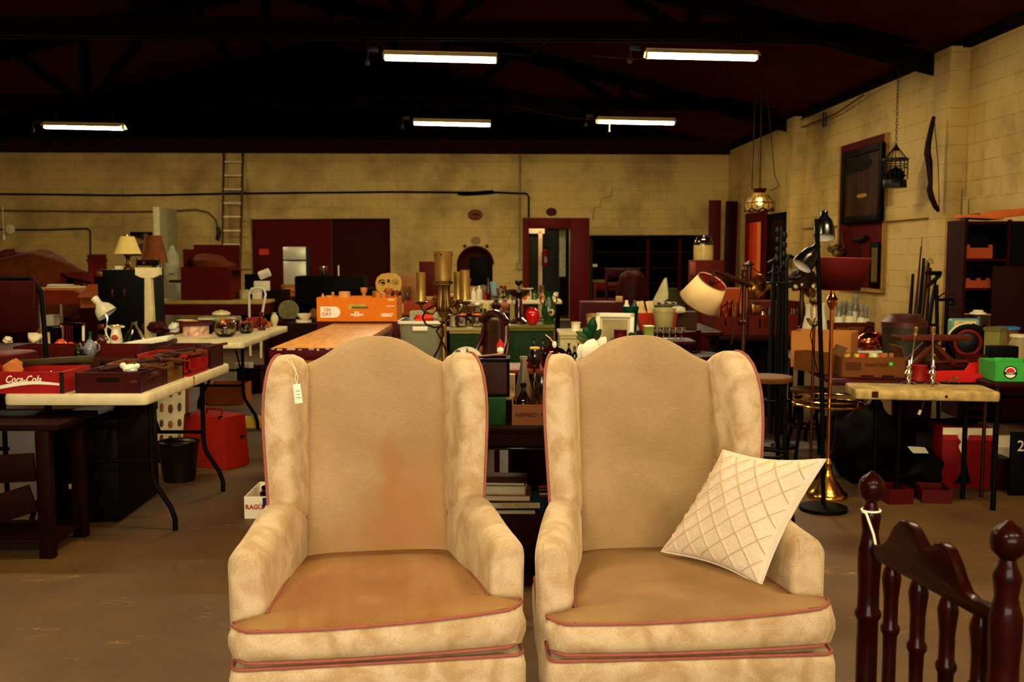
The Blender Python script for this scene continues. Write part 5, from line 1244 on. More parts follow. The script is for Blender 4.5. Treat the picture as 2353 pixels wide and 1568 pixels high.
# painted floral plate
Dp = 5.0; p = P(1072, 838, Dp)
o = T('floral_plate', 'cream plate painted with flowers and a green leaf, propped behind the stained armchair', 'plate', p + V((0, 0, .0)), 0, None, math.radians(72))
r = .09
obj('dish', MB().lathe([(r * .55, 0), (r * .6, .004), (r, .016), (r * .98, .02), (r * .55, .007)], 36), M_china, o)
obj('rim_line', MB().torus((0, 0, .019), r * .985, .0014, 36, 6), mat((90, 70, 40), .4), o)
mb = MB()
for k in range(7): mb.box((0, 0, 0), (.013 + .006 * math.sin(k), .009, .002), 0, Mx.Translation((.002 + .003 * (-1) ** k, .018 + .008 * k, .014 + .0008 * k)) @ Mx.Rotation(.5 * (-1) ** k, 4, 'Z'))
mb.tube([(.002, .01, .014), (.003, .08, .021)], .003, 6); obj('painted_leaf', mb, mat((70, 100, 20), .5), o)
mb = MB()
for k in range(6): mb.sph((-.043 + .009 * math.cos(k), .058 + .009 * math.sin(k), .019), (.007, .007, .002), 8)
obj('painted_blue_flower', mb, mat((90, 90, 120), .5), o); obj('painted_stem', MB().tube([(-.043, .05, .018), (-.045, .02, .014), (-.05, .0, .011)], .0016, 6).sph((-.056, .028, .016), (.008, .016, .002), 8), mat((60, 90, 24), .5), o)
obj('painted_yellow_flower', MB().box((0, 0, 0), (.012, .028, .003), .001, Mx.Translation((.034, .042, .0165)) @ Mx.Rotation(-.4, 4, 'Z')), mat((200, 150, 30), .5), o)
obj('painted_pink_flower', MB().sph((-.03, -.0, .011), (.012, .01, .002), 10), mat((190, 100, 80), .5), o)
ps = leg_table('plant_stand', 'small dark stand under the floral plate', 'stand', (p.x - .12, Dp - .02, 0), (p.x + .12, Dp - .02, 0), .24, p.z - .002, M_dwood, M_dwood, .03, .012)
one('knitting_needle', MB().tube([V((con.x - .2, Dk + .10, zg + hh + .012)), V((con.x - .08, Dk + .2, zg + hh + .014))], .004, 6), mat((150, 110, 70), .4), 'thin stick lying across the black lantern top', 'stick')
# mahogany chair with a curved polished back
Dm = 6.2
o = T('mahogany_chair', 'polished mahogany chair with a curved back behind the floral plate', 'chair', (P(1012, 830, Dm).x, Dm, 0), math.radians(-62))
mb = MB(); rows = []
for i in range(15):
    f = i / 14; z = .48 + .52 * f; y = .05 + .32 * f + .10 * math.sin(f * PI); hw = .19 + .03 * math.sin(f * PI) - .05 * f
    rows.append([V((x, y + yy + .04 * (x / .2) ** 2, z)) for x, yy in rrect(hw, .014, .012, 3)])
mb.faces(rows); obj('backrest', mb, M_maho, o)
obj('seat', MB().box((0, -.17, .46), (.42, .44, .04), .015), M_maho, o)
obj('crest_rail', MB().tube([(-.17, .37, .99), (-.08, .385, 1.03), (0, .39, 1.04), (.08, .385, 1.03), (.17, .37, .99)], .026, 10), M_maho, o)
for x in (-.17, .17):
    obj('back_post', MB().tube([(x, .05, 0), (x, .04, .45), (x * 1.1, .2, .6), (x * 1.08, .31, .74), (x, .37, .87), (x * .85, .385, .99)], .014, 8), M_maho, o); obj('leg', MB().tube([(x, -.36, 0), (x, -.35, .44)], .018, 8), M_maho, o)
# green cabinets
M_gr = mat((32, 56, 24), .55, var=.3, scale=10); M_grt = mat((112, 104, 36), .5, var=.25, scale=6)
def cabinet(name, label, x0, x1, ytop, D, dep, m, mt, rz=0.):
    zt = P((x0 + x1) / 2, ytop, D).z; s = S(D); w = (x1 - x0) * s
    o = T(name, label, 'cabinet', (P((x0 + x1) / 2, 600, D).x, D, 0), rz)
    obj('body', MB().box((0, dep / 2, (zt - .04) / 2), (w * .94, dep - .02, zt - .04), .004), m, o)
    obj('top_board', MB().box((0, dep / 2, zt - .012), (w, dep + .02, .024), .006).box((0, dep / 2, zt - .033), (w * .96, dep, .02), .004), mt, o)
    dr = obj('cabinet_door', MB().box((0, -.004 + .012, (zt - .1) / 2 + .03), (w * .8, .02, zt - .18), .004), m, o); obj('knob', MB().sph((w * .3, -.012, zt - .2), .012, 8), M_brass, dr)
    return o, zt
g1, zg1 = cabinet('green_cabinet', 'green painted cabinet carrying the red apple jar and green urn', 1168, 1275, 748, 7.7, .4, M_gr, M_grt)
def onG(px, dy=.12): return V((P(px, 600, 7.7 + dy).x, 7.7 + dy, zg1))
pot('apple_jar', 'glossy red apple-shaped jar on the green cabinet', 'jar', 0, 0, 0, 37, 32, 'apple', mat((176, 12, 8), .1, var=.05, coat=.6), loc=onG(1224), lid=mat((150, 12, 8), .15))
u_ = T('green_urn', 'tall green glazed urn with two handles and a floral medallion', 'urn', onG(1261, .14)); s = S(7.84)
M_gg = mat((28, 74, 32), .25, var=.25, coat=.4)
h = 74 * s; r = 17 * s
obj('body', MB().lathe(hollow([(r * .75, 0), (r * .8, .04 * h), (r * .6, .1 * h), (r * .95, .28 * h), (r, .42 * h), (r * .85, .62 * h), (r * .55, .78 * h), (r * .5, .88 * h), (r * .8, h)], r * .08), 24), M_gg, u_)
for q in (-1, 1): obj('handle', MB().tube([(q * r * .55, 0, .9 * h), (q * r * 1.0, 0, .86 * h), (q * r * 1.15, 0, .72 * h), (q * r * .8, 0, .62 * h)], r * .1, 8), M_gg, u_)
obj('medallion', MB().sph((r * .25, -r * .72, .38 * h), (r * .5, r * .3, h * .13), 16), mat((196, 170, 100), .4), u_); obj('painted_flowers', MB().sph((r * .25, -r * .9, .38 * h), (r * .28, r * .18, h * .07), 12), mat((110, 50, 30), .5, var=.5, scale=60), u_)
st = T('wooden_pedestal', 'dark turned wooden pedestal bowl beside the red apple jar', 'pedestal', onG(1192, .2)); 
obj('stem', MB().lathe([(.07, 0), (.07, .02), (.03, .05), (.022, .12), (.03, .18), (.02, .2)], 20), M_maho, st); obj('bowl', MB().lathe([(.02, .2), (.06, .22), (.09, .25), (.09, .27), (.02, .265)], 20), M_maho, st)
pot('brass_goblet', 'small dark goblet standing on the pedestal bowl', 'goblet', 0, 0, 0, 22, 18, 'goblet', mat((60, 26, 10), .3, .5), loc=onG(1192, .2) + V((0, 0, .266)))
g2, zg2 = cabinet('green_cabinet', 'dark green cabinet carrying a tray of glass decanters, behind the candelabra', 1030, 1118, 754, 7.5, .4, M_gr, mat((150, 130, 70), .4))
for i, (px, dy, hp, wp_, st_, m, lab) in enumerate(((1060, .12, 52, 26, 'long', G_clear, 'clear glass decanter with an orange band'), (1096, .12, 52, 26, 'long', G_clear, 'clear decanter standing nearest the mahogany chair'), (1075, .2, 20, 30, 'bell', G_clear, 'glass funnel lying between the two decanters'), (1042, .1, 26, 20, 'jar', G_clear, 'glass jar beside the candelabra pole'), (1110, .2, 40, 18, 'jar', G_green, 'green glass jar behind the decanters'))):
    pot('glass_decanter', lab, 'decanter', 0, 0, 0, hp, wp_, st_, m, loc=V((P(px, 600, 7.5 + dy).x, 7.5 + dy, zg2 + .001)), lid=(mat((220, 215, 190), .3) if i < 2 else None))
for px in (1060, 1096):
    one('label_band', MB().lathe([(.0385, .0), (.0385, .03), (.038, .03)], 20, cap0=False, cap1=False), mat((200, 100, 30), .5), 'orange paper band round a clear glass decanter', 'label', V((P(px, 600, 7.62).x, 7.62, zg2 + .075)), 0, 'orange bands on the decanters')
# a nutcracker-like red figure, santa jar
o = T('red_figurine', 'small red and white seasonal figure standing behind the console', 'figurine', P(1150, 835, 5.6)); o.location.z = .70
zf_ = P(1152, 780, 5.6).z - .70
obj('coat', MB().lathe([(.03, 0), (.036, .03), (.03, zf_ * .6), (.02, zf_ * .68)], 16), mat((150, 16, 8), .6), o); obj('beard', MB().sph((0, -.012, zf_ * .74), (.02, .018, .026), 12), M_inkw, o); obj('hat', MB().lathe([(.024, zf_ * .8), (.02, zf_ * .88), (.004, zf_)], 14), mat((170, 20, 8), .6), o)
leg_table('figurine_stand', 'small dark table under the red seasonal figure', 'table', (P(1120, 835, 5.5).x, 5.5, 0), (P(1210, 835, 5.5).x, 5.5, 0), .24, .70, M_dwood, M_dwood, .03, .015)
pot('floral_canister', 'cream canister painted with pink and black flowers beside the black lantern', 'canister', 0, 0, 0, 58, 24, 'can', mat((190, 150, 100), .5, var=.7, scale=30), loc=onK(1172, .33, zk + .07))
one('flower_stand', MB().box((0, 0, .035), (.1, .1, .07)), M_dwood, 'small dark block under the painted flower canister', 'block', onK(1172, .33, zk))
# under the console: books, basket
def bk(lab, px, z, w, d, h, col, dy=.1, rz=0.): return book(lab, V((P(px, 1200, Dk + dy).x, Dk + dy, z)), rz, w, d, h, mat(col, .6, var=.08))
mb = MB(); one('book_crate', MB().box((0, 0, .085), (.36, .3, .17), .004), mat((60, 20, 8), .6), 'brown wooden block under the stack of books', 'block', V((P(1165, 1200, Dk + .22).x, Dk + .24, .116)))
zz = .287
for lab, hgt, col, w, dx in (('grey green hardback lowest in the stack under the console', .022, (70, 66, 44), .24, .0), ('blue green book with a lettered spine in the stack under the console', .034, (24, 70, 86), .26, .01), ('orange brown paperback in the stack under the console', .028, (140, 66, 24), .24, -.02), ('thick pale printed book in the stack under the console', .04, (190, 180, 140), .22, -.03), ('thin red topped book, highest of the stack under the console', .014, (90, 14, 10), .24, -.04)):
    b_ = book(lab, V((P(1168, 1200, Dk + .2).x + dx, Dk + .2, zz)), .03 * (dx * 60), w, .2, hgt, mat(col, .6, var=.1))
    if 'lettered spine' in lab: text(b_, 'W.C. FIELDS', .022, TM(.02, -.1012, hgt / 2), mat((190, 170, 90), .6, var=0), bold=.0006)
    if 'printed' in lab:
        pass
    zz += hgt + .001
o = carton('record_crate', 'wooden crate of records under the console beside the clean armchair', 'crate', 1228, 1330, 0, 0, 80, .3, mat((84, 26, 10), .6, var=.2), loc=onK(1282, .1, .116))
for k in range(7): one('record_sleeve', MB().box((0, 0, .12), (.15, .006, .22)), mat(((40, 50, 90), (130, 20, 14), (170, 160, 130), (20, 16, 14), (120, 70, 20), (60, 60, 70), (150, 30, 20))[k], .6), ('blue', 'red', 'cream', 'black', 'ochre', 'grey', 'scarlet')[k] + ' record sleeve standing in the wooden crate under the console', 'record', V(o.location) + V((0, .03 + .036 * k, .008)), 0, 'records in the crate under the console', rx=-.1)
o = T('wicker_basket', 'round wicker basket with a pale cloth under the console', 'basket', onK(1296, .53, .37) - V((0, .0, 0)))
obj('body', MB().lathe(hollow([(.07, 0), (.085, .05), (.09, .12), (.085, .16)], .006), 24, flute=(12, .03)), mat((120, 70, 24), .8, var=.4, scale=50), o); obj('rim', MB().torus((0, 0, .16), .088, .01, 24, 6), mat((140, 84, 30), .8), o); obj('cloth', blob_mesh('c', (.07, .07, .04), .2, 3, 14).sph((0, 0, .0), .01, 6), mat((190, 160, 100), .8), o).location = (0, 0, .13)
one('basket_stand', MB().box((0, 0, .127), (.2, .2, .25)), M_dwood, 'dark box under the wicker basket', 'box', onK(1296, .53, .116))
# white magnolia
o = T('magnolia', 'white artificial magnolia with dark green leaves rising behind the clean armchair', 'flower', P(1356, 840, 3.75))
C0 = P(1356, 840, 3.75); q = lambda px, py, d=3.75: P(px, py, d) - C0
obj('stem', MB().tube([q(1362, 845), q(1366, 800), q(1368, 775), q(1372, 760)], .006, 8), mat((60, 60, 20), .6), o)
def petal(c, a, b, tilt, rz, m, nm, cup=.35):
    M = Mx.Translation(c) @ Mx.Rotation(rz, 4, 'Y') @ Mx.Rotation(tilt, 4, 'X'); mb = MB()
    def f(u, v):
        t = v * PI; wv = math.sin(t) ** .7
        x = (u - .5) * 2 * a * wv; y = (v - .5) * 2 * b
        return M @ V((x, cup * (x * x / a + y * y / b), y))
    mb.grid(f, 10, 14); e = obj(nm, mb, m, o, sharp=180); sm = e.modifiers.new('thick', 'SOLIDIFY'); sm.thickness = .002; return e
M_pet = mat((236, 222, 185), .55, var=.03); M_leaf = mat((16, 74, 30), .35, var=.15)
for c, a, b, ti, rz, m, nm in ((q(1358, 806, 3.72), .036, .05, -.2, .3, M_pet, 'petal'), (q(1345, 815), .03, .045, -.1, -.5, M_pet, 'petal'), (q(1376, 806), .03, .04, 0., .9, M_pet, 'petal'), (q(1350, 826), .045, .028, .3, -.3, M_pet, 'petal'), (q(1382, 790), .018, .03, .1, .6, M_pet, 'petal'), (q(1361, 752), .019, .036, .2, .1, M_leaf, 'leaf'), (q(1353, 768), .02, .032, .3, -.7, M_leaf, 'leaf'), (q(1342, 772), .012, .034, .2, -1.1, mat((70, 92, 34), .5), 'leaf'), (q(1338, 782), .01, .026, .2, -1.0, mat((80, 96, 40), .5), 'leaf'), (q(1371, 772), .014, .03, .2, .6, mat((46, 60, 20), .5), 'leaf')):
    petal(c, a, b, ti, rz, m, nm)
pot('magnolia_vase', 'tall dark vase holding the white magnolia behind the clean armchair', 'vase', 0, 0, 0, 60, 40, 'long', M_black, loc=(P(1362, 800, 3.78).x, 3.78, P(1362, 880, 3.78).z))
pv = P(1362, 880, 3.78); leg_table('flower_stand', 'slim dark stand under the magnolia vase', 'stand', (pv.x - .1, 3.68, 0), (pv.x + .1, 3.68, 0), .2, pv.z - .001, M_dwood, M_dwood, .025, .012)
# white bedside cabinet, frames, pails
g3, zg3 = cabinet('bedside_cabinet', 'small white painted cabinet with a china jar on it', 1285, 1380, 764, 6.9, .36, mat((160, 146, 96), .5), mat((176, 158, 100), .5))
pot('china_jar', 'white china jar with a gilt lid on the small white cabinet', 'jar', 0, 0, 0, 20, 21, 'can', M_china, loc=V((P(1324, 600, 7.0).x, 7.0, zg3)), lid=mat((206, 180, 120), .3))
for k, (px, w_, h_, lab, m) in enumerate(((1404, .26, .34, 'picture in a broad white frame leaning beside the white cabinet', M_frm), (1384, .2, .36, 'narrow gilt framed picture behind the broad white frame', mat((150, 116, 60), .4)))):
    D = 6.7 + .12 * k; b = P(px + 6, 790, D); z0 = P(px, 722, D).z - h_ * .97
    o = T('picture_frame', lab, 'picture frame', V((b.x, D, z0)), math.radians(-14 if k == 0 else 38), None, math.radians(-12))
    mb = MB()
    for q_ in (-1, 1): mb.box((q_ * (w_ / 2 - .015), 0, h_ / 2), (.03, .025, h_), .004).box((0, 0, h_ / 2 + q_ * (h_ / 2 - .015)), (w_, .025, .03), .004)
    obj('frame', mb, m, o); obj('mount', MB().box((0, .006, h_ / 2), (w_ - .05, .006, h_ - .05)), mat((180, 165, 125), .7), o); obj('inner_line', MB().box((0, .002, h_ / 2), (w_ - .09, .006, h_ - .09)), mat((140, 125, 80), .7, var=.3), o)
zl = P(1404, 722, 6.7).z - .34
leg_table('frame_table', 'low dark table on which the leaning picture frames stand', 'table', (P(1388, 790, 6.6).x, 6.58, 0), (P(1500, 790, 6.6).x, 6.58, 0), .3, zl + .002, M_dwood, M_dwood, .04, .02)
# middle rows of tables on the clean armchair's side
tM = leg_table('display_table', 'dark display table of pails, candles and towels behind the clean armchair', 'table', (P(1425, 745, 8.0).x, 8.0, 0), (P(1665, 745, 8.0).x, 8.0, 0), 1.1, .8, M_dwood, M_black, .04, .02)
def onM(px, dy=.12, z=.8): return V((P(px, 700, 8.0 + dy).x, 8.0 + dy, z))
ps = G(1448, 766, .62)
pot('green_pail', 'dark green pail behind the leaning picture frames', 'pail', 0, 0, 0, 60, 38, 'pot', mat((16, 58, 32), .4), loc=(P(1449, 700, 7.45).x, 7.45, P(1449, 764, 7.45).z), thin=1)
leg_table('pail_stool', 'dark stool carrying the green pail', 'stool', (P(1432, 764, 7.35).x, 7.33, 0), (P(1466, 764, 7.35).x, 7.33, 0), .24, P(1449, 764, 7.45).z - .001, M_dwood, M_dwood, .03, .012)
for k, dx in enumerate((-.03, .03)): one('pail_bottle', MB().lathe([(.02, 0), (.022, .08), (.012, .1), (.012, .12)], 12), (M_china, mat((60, 70, 50), .3))[k], ('white', 'green')[k] + ' bottle standing in the green pail', 'bottle', (P(1449, 700, 7.45).x + dx, 7.45, P(1449, 764, 7.45).z + .12))
o = T('candle_tray', 'red orange faceted tray of pale candles beside the green pail', 'tray', onM(1510, .05)); s = S(8.05)
obj('body', MB().faces([[V((x * s, y, z)) for x, y in ((-32, .0), (40, .0), (40, .22), (-32, .22))] for z in (0,)] + [[V((x * s, y, .15)) for x, y in ((-48, -.04), (46, -.04), (46, .26), (-48, .26))]], True, True, False), mat((170, 44, 14), .45, var=.1), o)
for k, px in enumerate((-40, -34, -27, -12, -6, 0)):
    one('pale_candle', MB().cyl((0, 0, 0), (-.05, 0, .2), .013, n=10), mat((214, 186, 120), .5), 'pale candle leaning in the red orange tray', 'candle', onM(1510, .06 + .03 * (k % 3), .84) + V((px * s * .8, .0, 0)), 0, 'candles in the red orange tray')
pot('cream_bucket', 'translucent cream bucket standing in the candle tray', 'bucket', 0, 0, 0, 52, 54, 'pot', mat((176, 160, 96), .4, trans=.2, var=.1), loc=onM(1526, -.08, .815), thin=1)
pot('cream_bucket', 'second cream bucket stacked under the green towel', 'bucket', 0, 0, 0, 24, 50, 'bowl', mat((170, 150, 90), .4), loc=onM(1525, .5), thin=1)
o = carton('disc_box', 'box of paperback spines standing at the back of the dark display table', 'box', 1500, 1560, 0, 0, 34, .2, mat((60, 12, 6), .7), loc=onM(1532, .55, .86))
for k in range(12): one('slim_book', MB().box((0, 0, .07), (.012, .13, .14)), mat(((200, 180, 130), (120, 40, 20), (60, 40, 30), (170, 140, 90))[k % 4], .6), 'slim spine in the box of paperbacks on the dark display table', 'book', V(o.location) + V((-.085 + .0155 * k, .1, .007)), 0, 'paperbacks in the box on the display table')
one('disc_riser', MB().box((0, 0, .03), (.3, .24, .058)), M_dwood, 'dark riser under the box of paperbacks', 'riser', onM(1532, .65, .8))
one('green_towel', blob_mesh('gt', (.13, .09, .025), .12, 5), mat((70, 72, 22), .85), 'folded olive green towel on the cream buckets', 'towel', onM(1532, .36, .98))
one('white_towel', blob_mesh('wt', (.075, .06, .03), .12, 8), mat((200, 186, 145), .85), 'folded white towel beside the olive green towel', 'towel', onM(1556, .28, .96))
one('towel_riser', MB().box((0, 0, .07), (.42, .2, .14)), mat((70, 40, 14), .7), 'brown box under the folded towels', 'box', onM(1540, .43, .8))
pot('green_tin', 'pale green square tin with a lid in front of the dark display table', 'tin', 0, 0, 0, 30, 28, 'can', mat((120, 130, 44), .45), loc=(P(1490, 780, 6.4).x, 6.4, P(1490, 780, 6.4).z), n=4, lid=mat((196, 180, 110), .45))
leg_table('tin_table', 'small dark table just behind the clean armchair top', 'table', (P(1412, 780, 6.3).x, 6.26, 0), (P(1600, 780, 6.3).x, 6.26, 0), .3, P(1490, 780, 6.4).z - .001, M_dwood, M_dwood, .03, .015)
zt6 = P(1490, 780, 6.4).z
for k in range(5): pot('stem_glass', 'upturned stem glass standing in a row on the small dark table', 'glass', 0, 0, 0, 26, 18, 'goblet', G_clear, 'row of upturned stem glasses', loc=(P(1510 + 14 * k, 780, 6.45).x, 6.45, zt6))
pot('red_drum', 'round dark red box at the end of the small dark table', 'box', 0, 0, 0, 22, 30, 'can', mat((96, 10, 6), .5), loc=(P(1426, 780, 6.4).x, 6.42, zt6))
pot('green_ball', 'dark green ball ornament beside the round red box', 'ornament', 0, 0, 0, 18, 18, 'ball', mat((20, 60, 30), .4), loc=(P(1450, 780, 6.4).x, 6.36, zt6))
# wooden chairs and furniture behind
def plain_chair(label, px, D, rz, m, ztop=.92, seat=.45, w=.4):
    o = T('wooden_chair', label, 'chair', (P(px, 700, D).x, D, 0), rz)
    obj('seat', MB().box((0, 0, seat), (w, .4, .04), .01), m, o)
    for x in (-1, 1): obj('back_post', MB().box((x * (w / 2 - .02), .19, ztop / 2), (.035, .03, ztop), .004), m, o); obj('leg', MB().box((x * (w / 2 - .02), -.17, seat / 2 - .01), (.035, .035, seat - .02), .004), m, o)
    obj('backrest', MB().box((0, .19, ztop - .07), (w - .04, .02, .12), .006), m, o); obj('back_rail', MB().box((0, .19, ztop - .26), (w - .04, .018, .05), .004), m, o); return o
plain_chair('dark wooden chair at the end of the dark display table', 1600, 7.4, .5, M_dwood, .84, .66)
plain_chair('dark wooden chair near the dark shelf alcove', 1440, 13.5, .2, M_dwood, 1.25, .5, .5)
plain_chair('dark wooden chair turned away beside the doorway', 1385, 14.0, -.4, M_dred, 1.05)
o = carton('headboard', 'red brown wooden headboard standing before the dark alcove', 'headboard', 1466, 1545, 0, 0, 170, .05, M_dred, open_=False, loc=(P(1506, 640, 10.5).x, 10.5, 0)); o2 = None
h_ = P(1506, 640, 10.5).z
one('mannequin', MB().lathe([(.12, 0), (.1, .3), (.16, .55), (.2, .9), (.15, 1.15), (.13, 1.2), (.06, 1.24)], 20, sy=.7), M_dwood, 'dark dress form standing in front of the alcove shelves', 'dress form', (P(1452, 700, 11.6).x, 11.6, 0))
one('stacked_crate', MB().box((0, 0, .45), (.5, .4, .9), .005), M_dred, 'red brown crate stack beside the doorway', 'crate', (P(1385, 700, 11.2).x, 11.2, 0))
carton('cream_envelope', 'cream folded paper sticking up near the dress form', 'paper', 1418, 1432, 0, 0, 12, .1, mat((190, 150, 80), .7), open_=False, loc=(P(1424, 676, 11.1).x, 11.1, .901))
one('draped_table', MB().box((0, 0, .4), (1.3, .7, .8), .03), mat((36, 6, 3), .7), 'dark draped table in front of the alcove', 'table', (P(1560, 700, 12.8).x, 12.8, 0))
one('white_fan_cloth', MB().faces([[V((-.1, 0, 0)), V((.12, 0, 0)), V((.14, .03, 0))], [V((.06, .0, .32)), V((.09, 0, .34)), V((.1, .02, .33))]]), mat((180, 168, 120), .8), 'white folded cloth standing up on the dark draped table', 'cloth', (P(1512, 640, 12.7).x, 12.6, .80))
one('grey_lampshade', MB().lathe([(.2, 0), (.09, .2)], 24, cap1=True), mat((44, 40, 22), .7), 'dim grey lampshade beside the white folded cloth', 'lampshade', (P(1536, 640, 12.9).x, 12.75, .80))
# ---- alcove shelving
o = T('alcove_shelving', 'dark wooden shelving filling the alcove in the far wall', 'shelving', Rm(0, 0, 0), PHI)
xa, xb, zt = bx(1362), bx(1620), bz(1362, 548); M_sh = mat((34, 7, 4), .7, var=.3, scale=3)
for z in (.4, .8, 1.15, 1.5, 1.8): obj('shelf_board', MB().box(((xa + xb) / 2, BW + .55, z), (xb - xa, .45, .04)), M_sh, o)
for f in (0, .51, .8, 1): obj('upright', MB().box((xa + (xb - xa) * f, BW + .34, zt / 2), (.07, .06, zt)), mat((70, 8, 4), .7), o)
for k, (px, py, w_, lab, m) in enumerate(((1366, 604, .22, 'pale book lying on the alcove shelving', M_paper), (1380, 628, .35, 'row of cream papers on the lower alcove shelf', mat((120, 100, 60), .8)), (1462, 622, .2, 'small cream boxes on the alcove shelving', mat((130, 115, 70), .8)))):
    one('shelf_papers', MB().box((0, 0, .03), (w_, .15, .06)), m, lab, 'paper', Rm(bx(px), BW + .5, (1.17, .82, .82)[k] + .003), PHI)
# ---- far wall: door things, signs, niche
e = T('fire_extinguisher', 'red fire extinguisher hanging just inside the red doorway', 'fire extinguisher', Rm(bx(1258), BW + .8, bz(1258, 612)), 0)
obj('cylinder', MB().lathe([(.07, 0), (.075, .02), (.075, .3), (.05, .36), (.025, .38)], 18), mat((120, 12, 8), .35), e); obj('valve', MB().box((0, 0, .41), (.05, .03, .05), .006).tube([(.02, 0, .42), (.09, 0, .4), (.1, 0, .25)], .01, 6), M_black, e); obj('label_patch', MB().box((.01, -.073, .14), (.06, .01, .13)), mat((130, 130, 140), .5), e)
def oval_sign(label, px, py, wpx, hpx, word, m):
    D = backD(px) - .04; c = P(px, py, D); s = S(D); o = T('oval_sign', label, 'sign', c, PHI)
    a, b = wpx * s / 2, hpx * s / 2
    obj('plate', MB().prism(oval(0, 0, a, b, 32), -.02, .012, FRONT), m, o); obj('border', MB().tube([(x, -.014, z) for x, z in oval(0, 0, a * .92, b * .9, 32)], .008, 6, True), mat((40, 8, 5), .6), o)
    if word: text(o, word, b * .75, TM(0, -.0135, b * .05), mat((30, 6, 4), .7, var=0), shear=.2, bold=.003, sx=.9); obj('underline', MB().tube([(-a * .3, -.014, -b * .45), (0, -.014, -b * .6), (a * .3, -.014, -b * .45)], .008, 6), mat((30, 6, 4), .7, var=0), o)
    return o
oval_sign('oval dark pink sign reading Office above the arched niche', 1092, 494, 33, 24, 'Office', mat((128, 60, 46), .6))
oval_sign('smaller oval dark red sign above the red doorway', 1267, 487, 24, 18, '', mat((84, 10, 8), .6))
for px in (1068, 1119):
    D = backD(px) - .02; c = P(px, 566, D); u = .06
    one('wall_star', MB().prism([((u if i % 2 == 0 else u * .42) * math.sin(PI * i / 5), (u if i % 2 == 0 else u * .42) * math.cos(PI * i / 5)) for i in range(10)], -.01, .01, FRONT), mat((70, 40, 16), .6), ('metal star on the wall at the side of the arch nearer the candelabra', 'metal star on the wall at the side of the arch nearer the doorway')[px > 1100], 'star', c, PHI)
c = P(1093, 553, backD(1093) - .02); one('wall_medallion', MB().prism(oval(0, 0, .11, .09), -.015, .01, FRONT), mat((140, 110, 56), .6, var=.3, scale=30), 'small dim gold medallion above the arched niche', 'plaque', c, PHI)
mb = MB(); ar = arch(bx(1053), bx(1132), .75, bz(1092, 568), 20)
one('arch_surround', MB().tube([(x, BW - .01, z) for x, z in ar[2:] + [ar[0]]], .035, 6), mat((66, 8, 4), .6), 'dark red arched surround of the niche in the far wall', 'surround', (0, 0, 0), PHI)
carton('niche_screen', 'black square screen standing inside the arched niche', 'screen', 0, 52, 0, 0, 66, .1, M_black, open_=False, loc=Rm(bx(1106), BW + .12, .753))
carton('niche_box', 'small brown cabinet inside the arched niche', 'cabinet', 0, 26, 0, 0, 40, .1, M_dred, open_=False, loc=Rm(bx(1066), BW + .13, .753))
one('conduit', wallline([(1196, 352), (1195, 450), (1195, 605)], .02), mat((140, 112, 56), .7), 'painted upright conduit on the far wall beside the red doorway', 'conduit')
one('switch_box', MB().box((0, 0, 0), (.1, .06, .17), .008), mat((150, 122, 64), .6), 'small switch box at the foot of the upright conduit', 'switch', P(1193, 612, backD(1193) - .04))
one('wall_crack', MB().tube([P(x, y, backD(x) - .004) for x, y in ((1408, 432), (1404, 452), (1382, 456), (1378, 476), (1366, 478), (1363, 506))], .006, 5), mat((70, 44, 16), .9), 'stepped crack in the block wall above the dark alcove', 'crack')
one('orange_notice', MB().box((0, 0, 0), (.21, .008, .125)), mat((190, 50, 12), .7), 'orange notice pinned to the red wall of the recess', 'notice', Rm(bx(604), BW + .11, bz(604, 579)), PHI)
# fridge on its small table
Df = 19.0; s = S(Df); zt = P(680, 655, Df).z; xf0, xf1 = P(651, 600, Df).x, P(703, 600, Df).x
t_ = T('drawer_table', 'small wooden table with one drawer carrying the silver fridge', 'table', ((xf0 + xf1) / 2, Df - .05, 0))
obj('tabletop', MB().box((0, .3, zt - .02), (xf1 - xf0 + .08, .6, .04), .005), mat((150, 84, 30), .5), t_)
for x in (-1, 1):
    for y in (.05, .55): obj('leg', MB().box((x * (xf1 - xf0) / 2, y, zt / 2 - .02), (.06, .06, zt - .04)), mat((120, 110, 66), .5), t_)
dw = obj('drawer', MB().box((0, .02, zt - .13), (xf1 - xf0 - .06, .04, .17), .006), mat((170, 90, 34), .5), t_); obj('drawer_handle', MB().tube([(-.05, -.01, zt - .12), (0, -.03, zt - .13), (.05, -.01, zt - .12)], .008, 6), M_iron, dw)
f = T('mini_fridge', 'small silver two-door fridge in front of the red recess', 'fridge', ((xf0 + xf1) / 2, Df, zt)); w = xf1 - xf0; h = P(680, 567, Df).z - zt
obj('body', MB().box((0, .26, h / 2), (w, .46, h), .01), mat((60, 56, 44), .5), f); M_sil = mat((186, 180, 150), .35, .35, var=.06, scale=40)
obj('freezer_door', MB().box((0, .01, h * .825), (w, .05, h * .34), .01), M_sil, f); d2 = obj('fridge_door', MB().box((0, .01, h * .315), (w, .05, h * .62), .01), M_sil, f)
obj('door_handle', MB().box((0, -.02, h * .64), (w * .7, .03, .018), .006), M_black, d2)
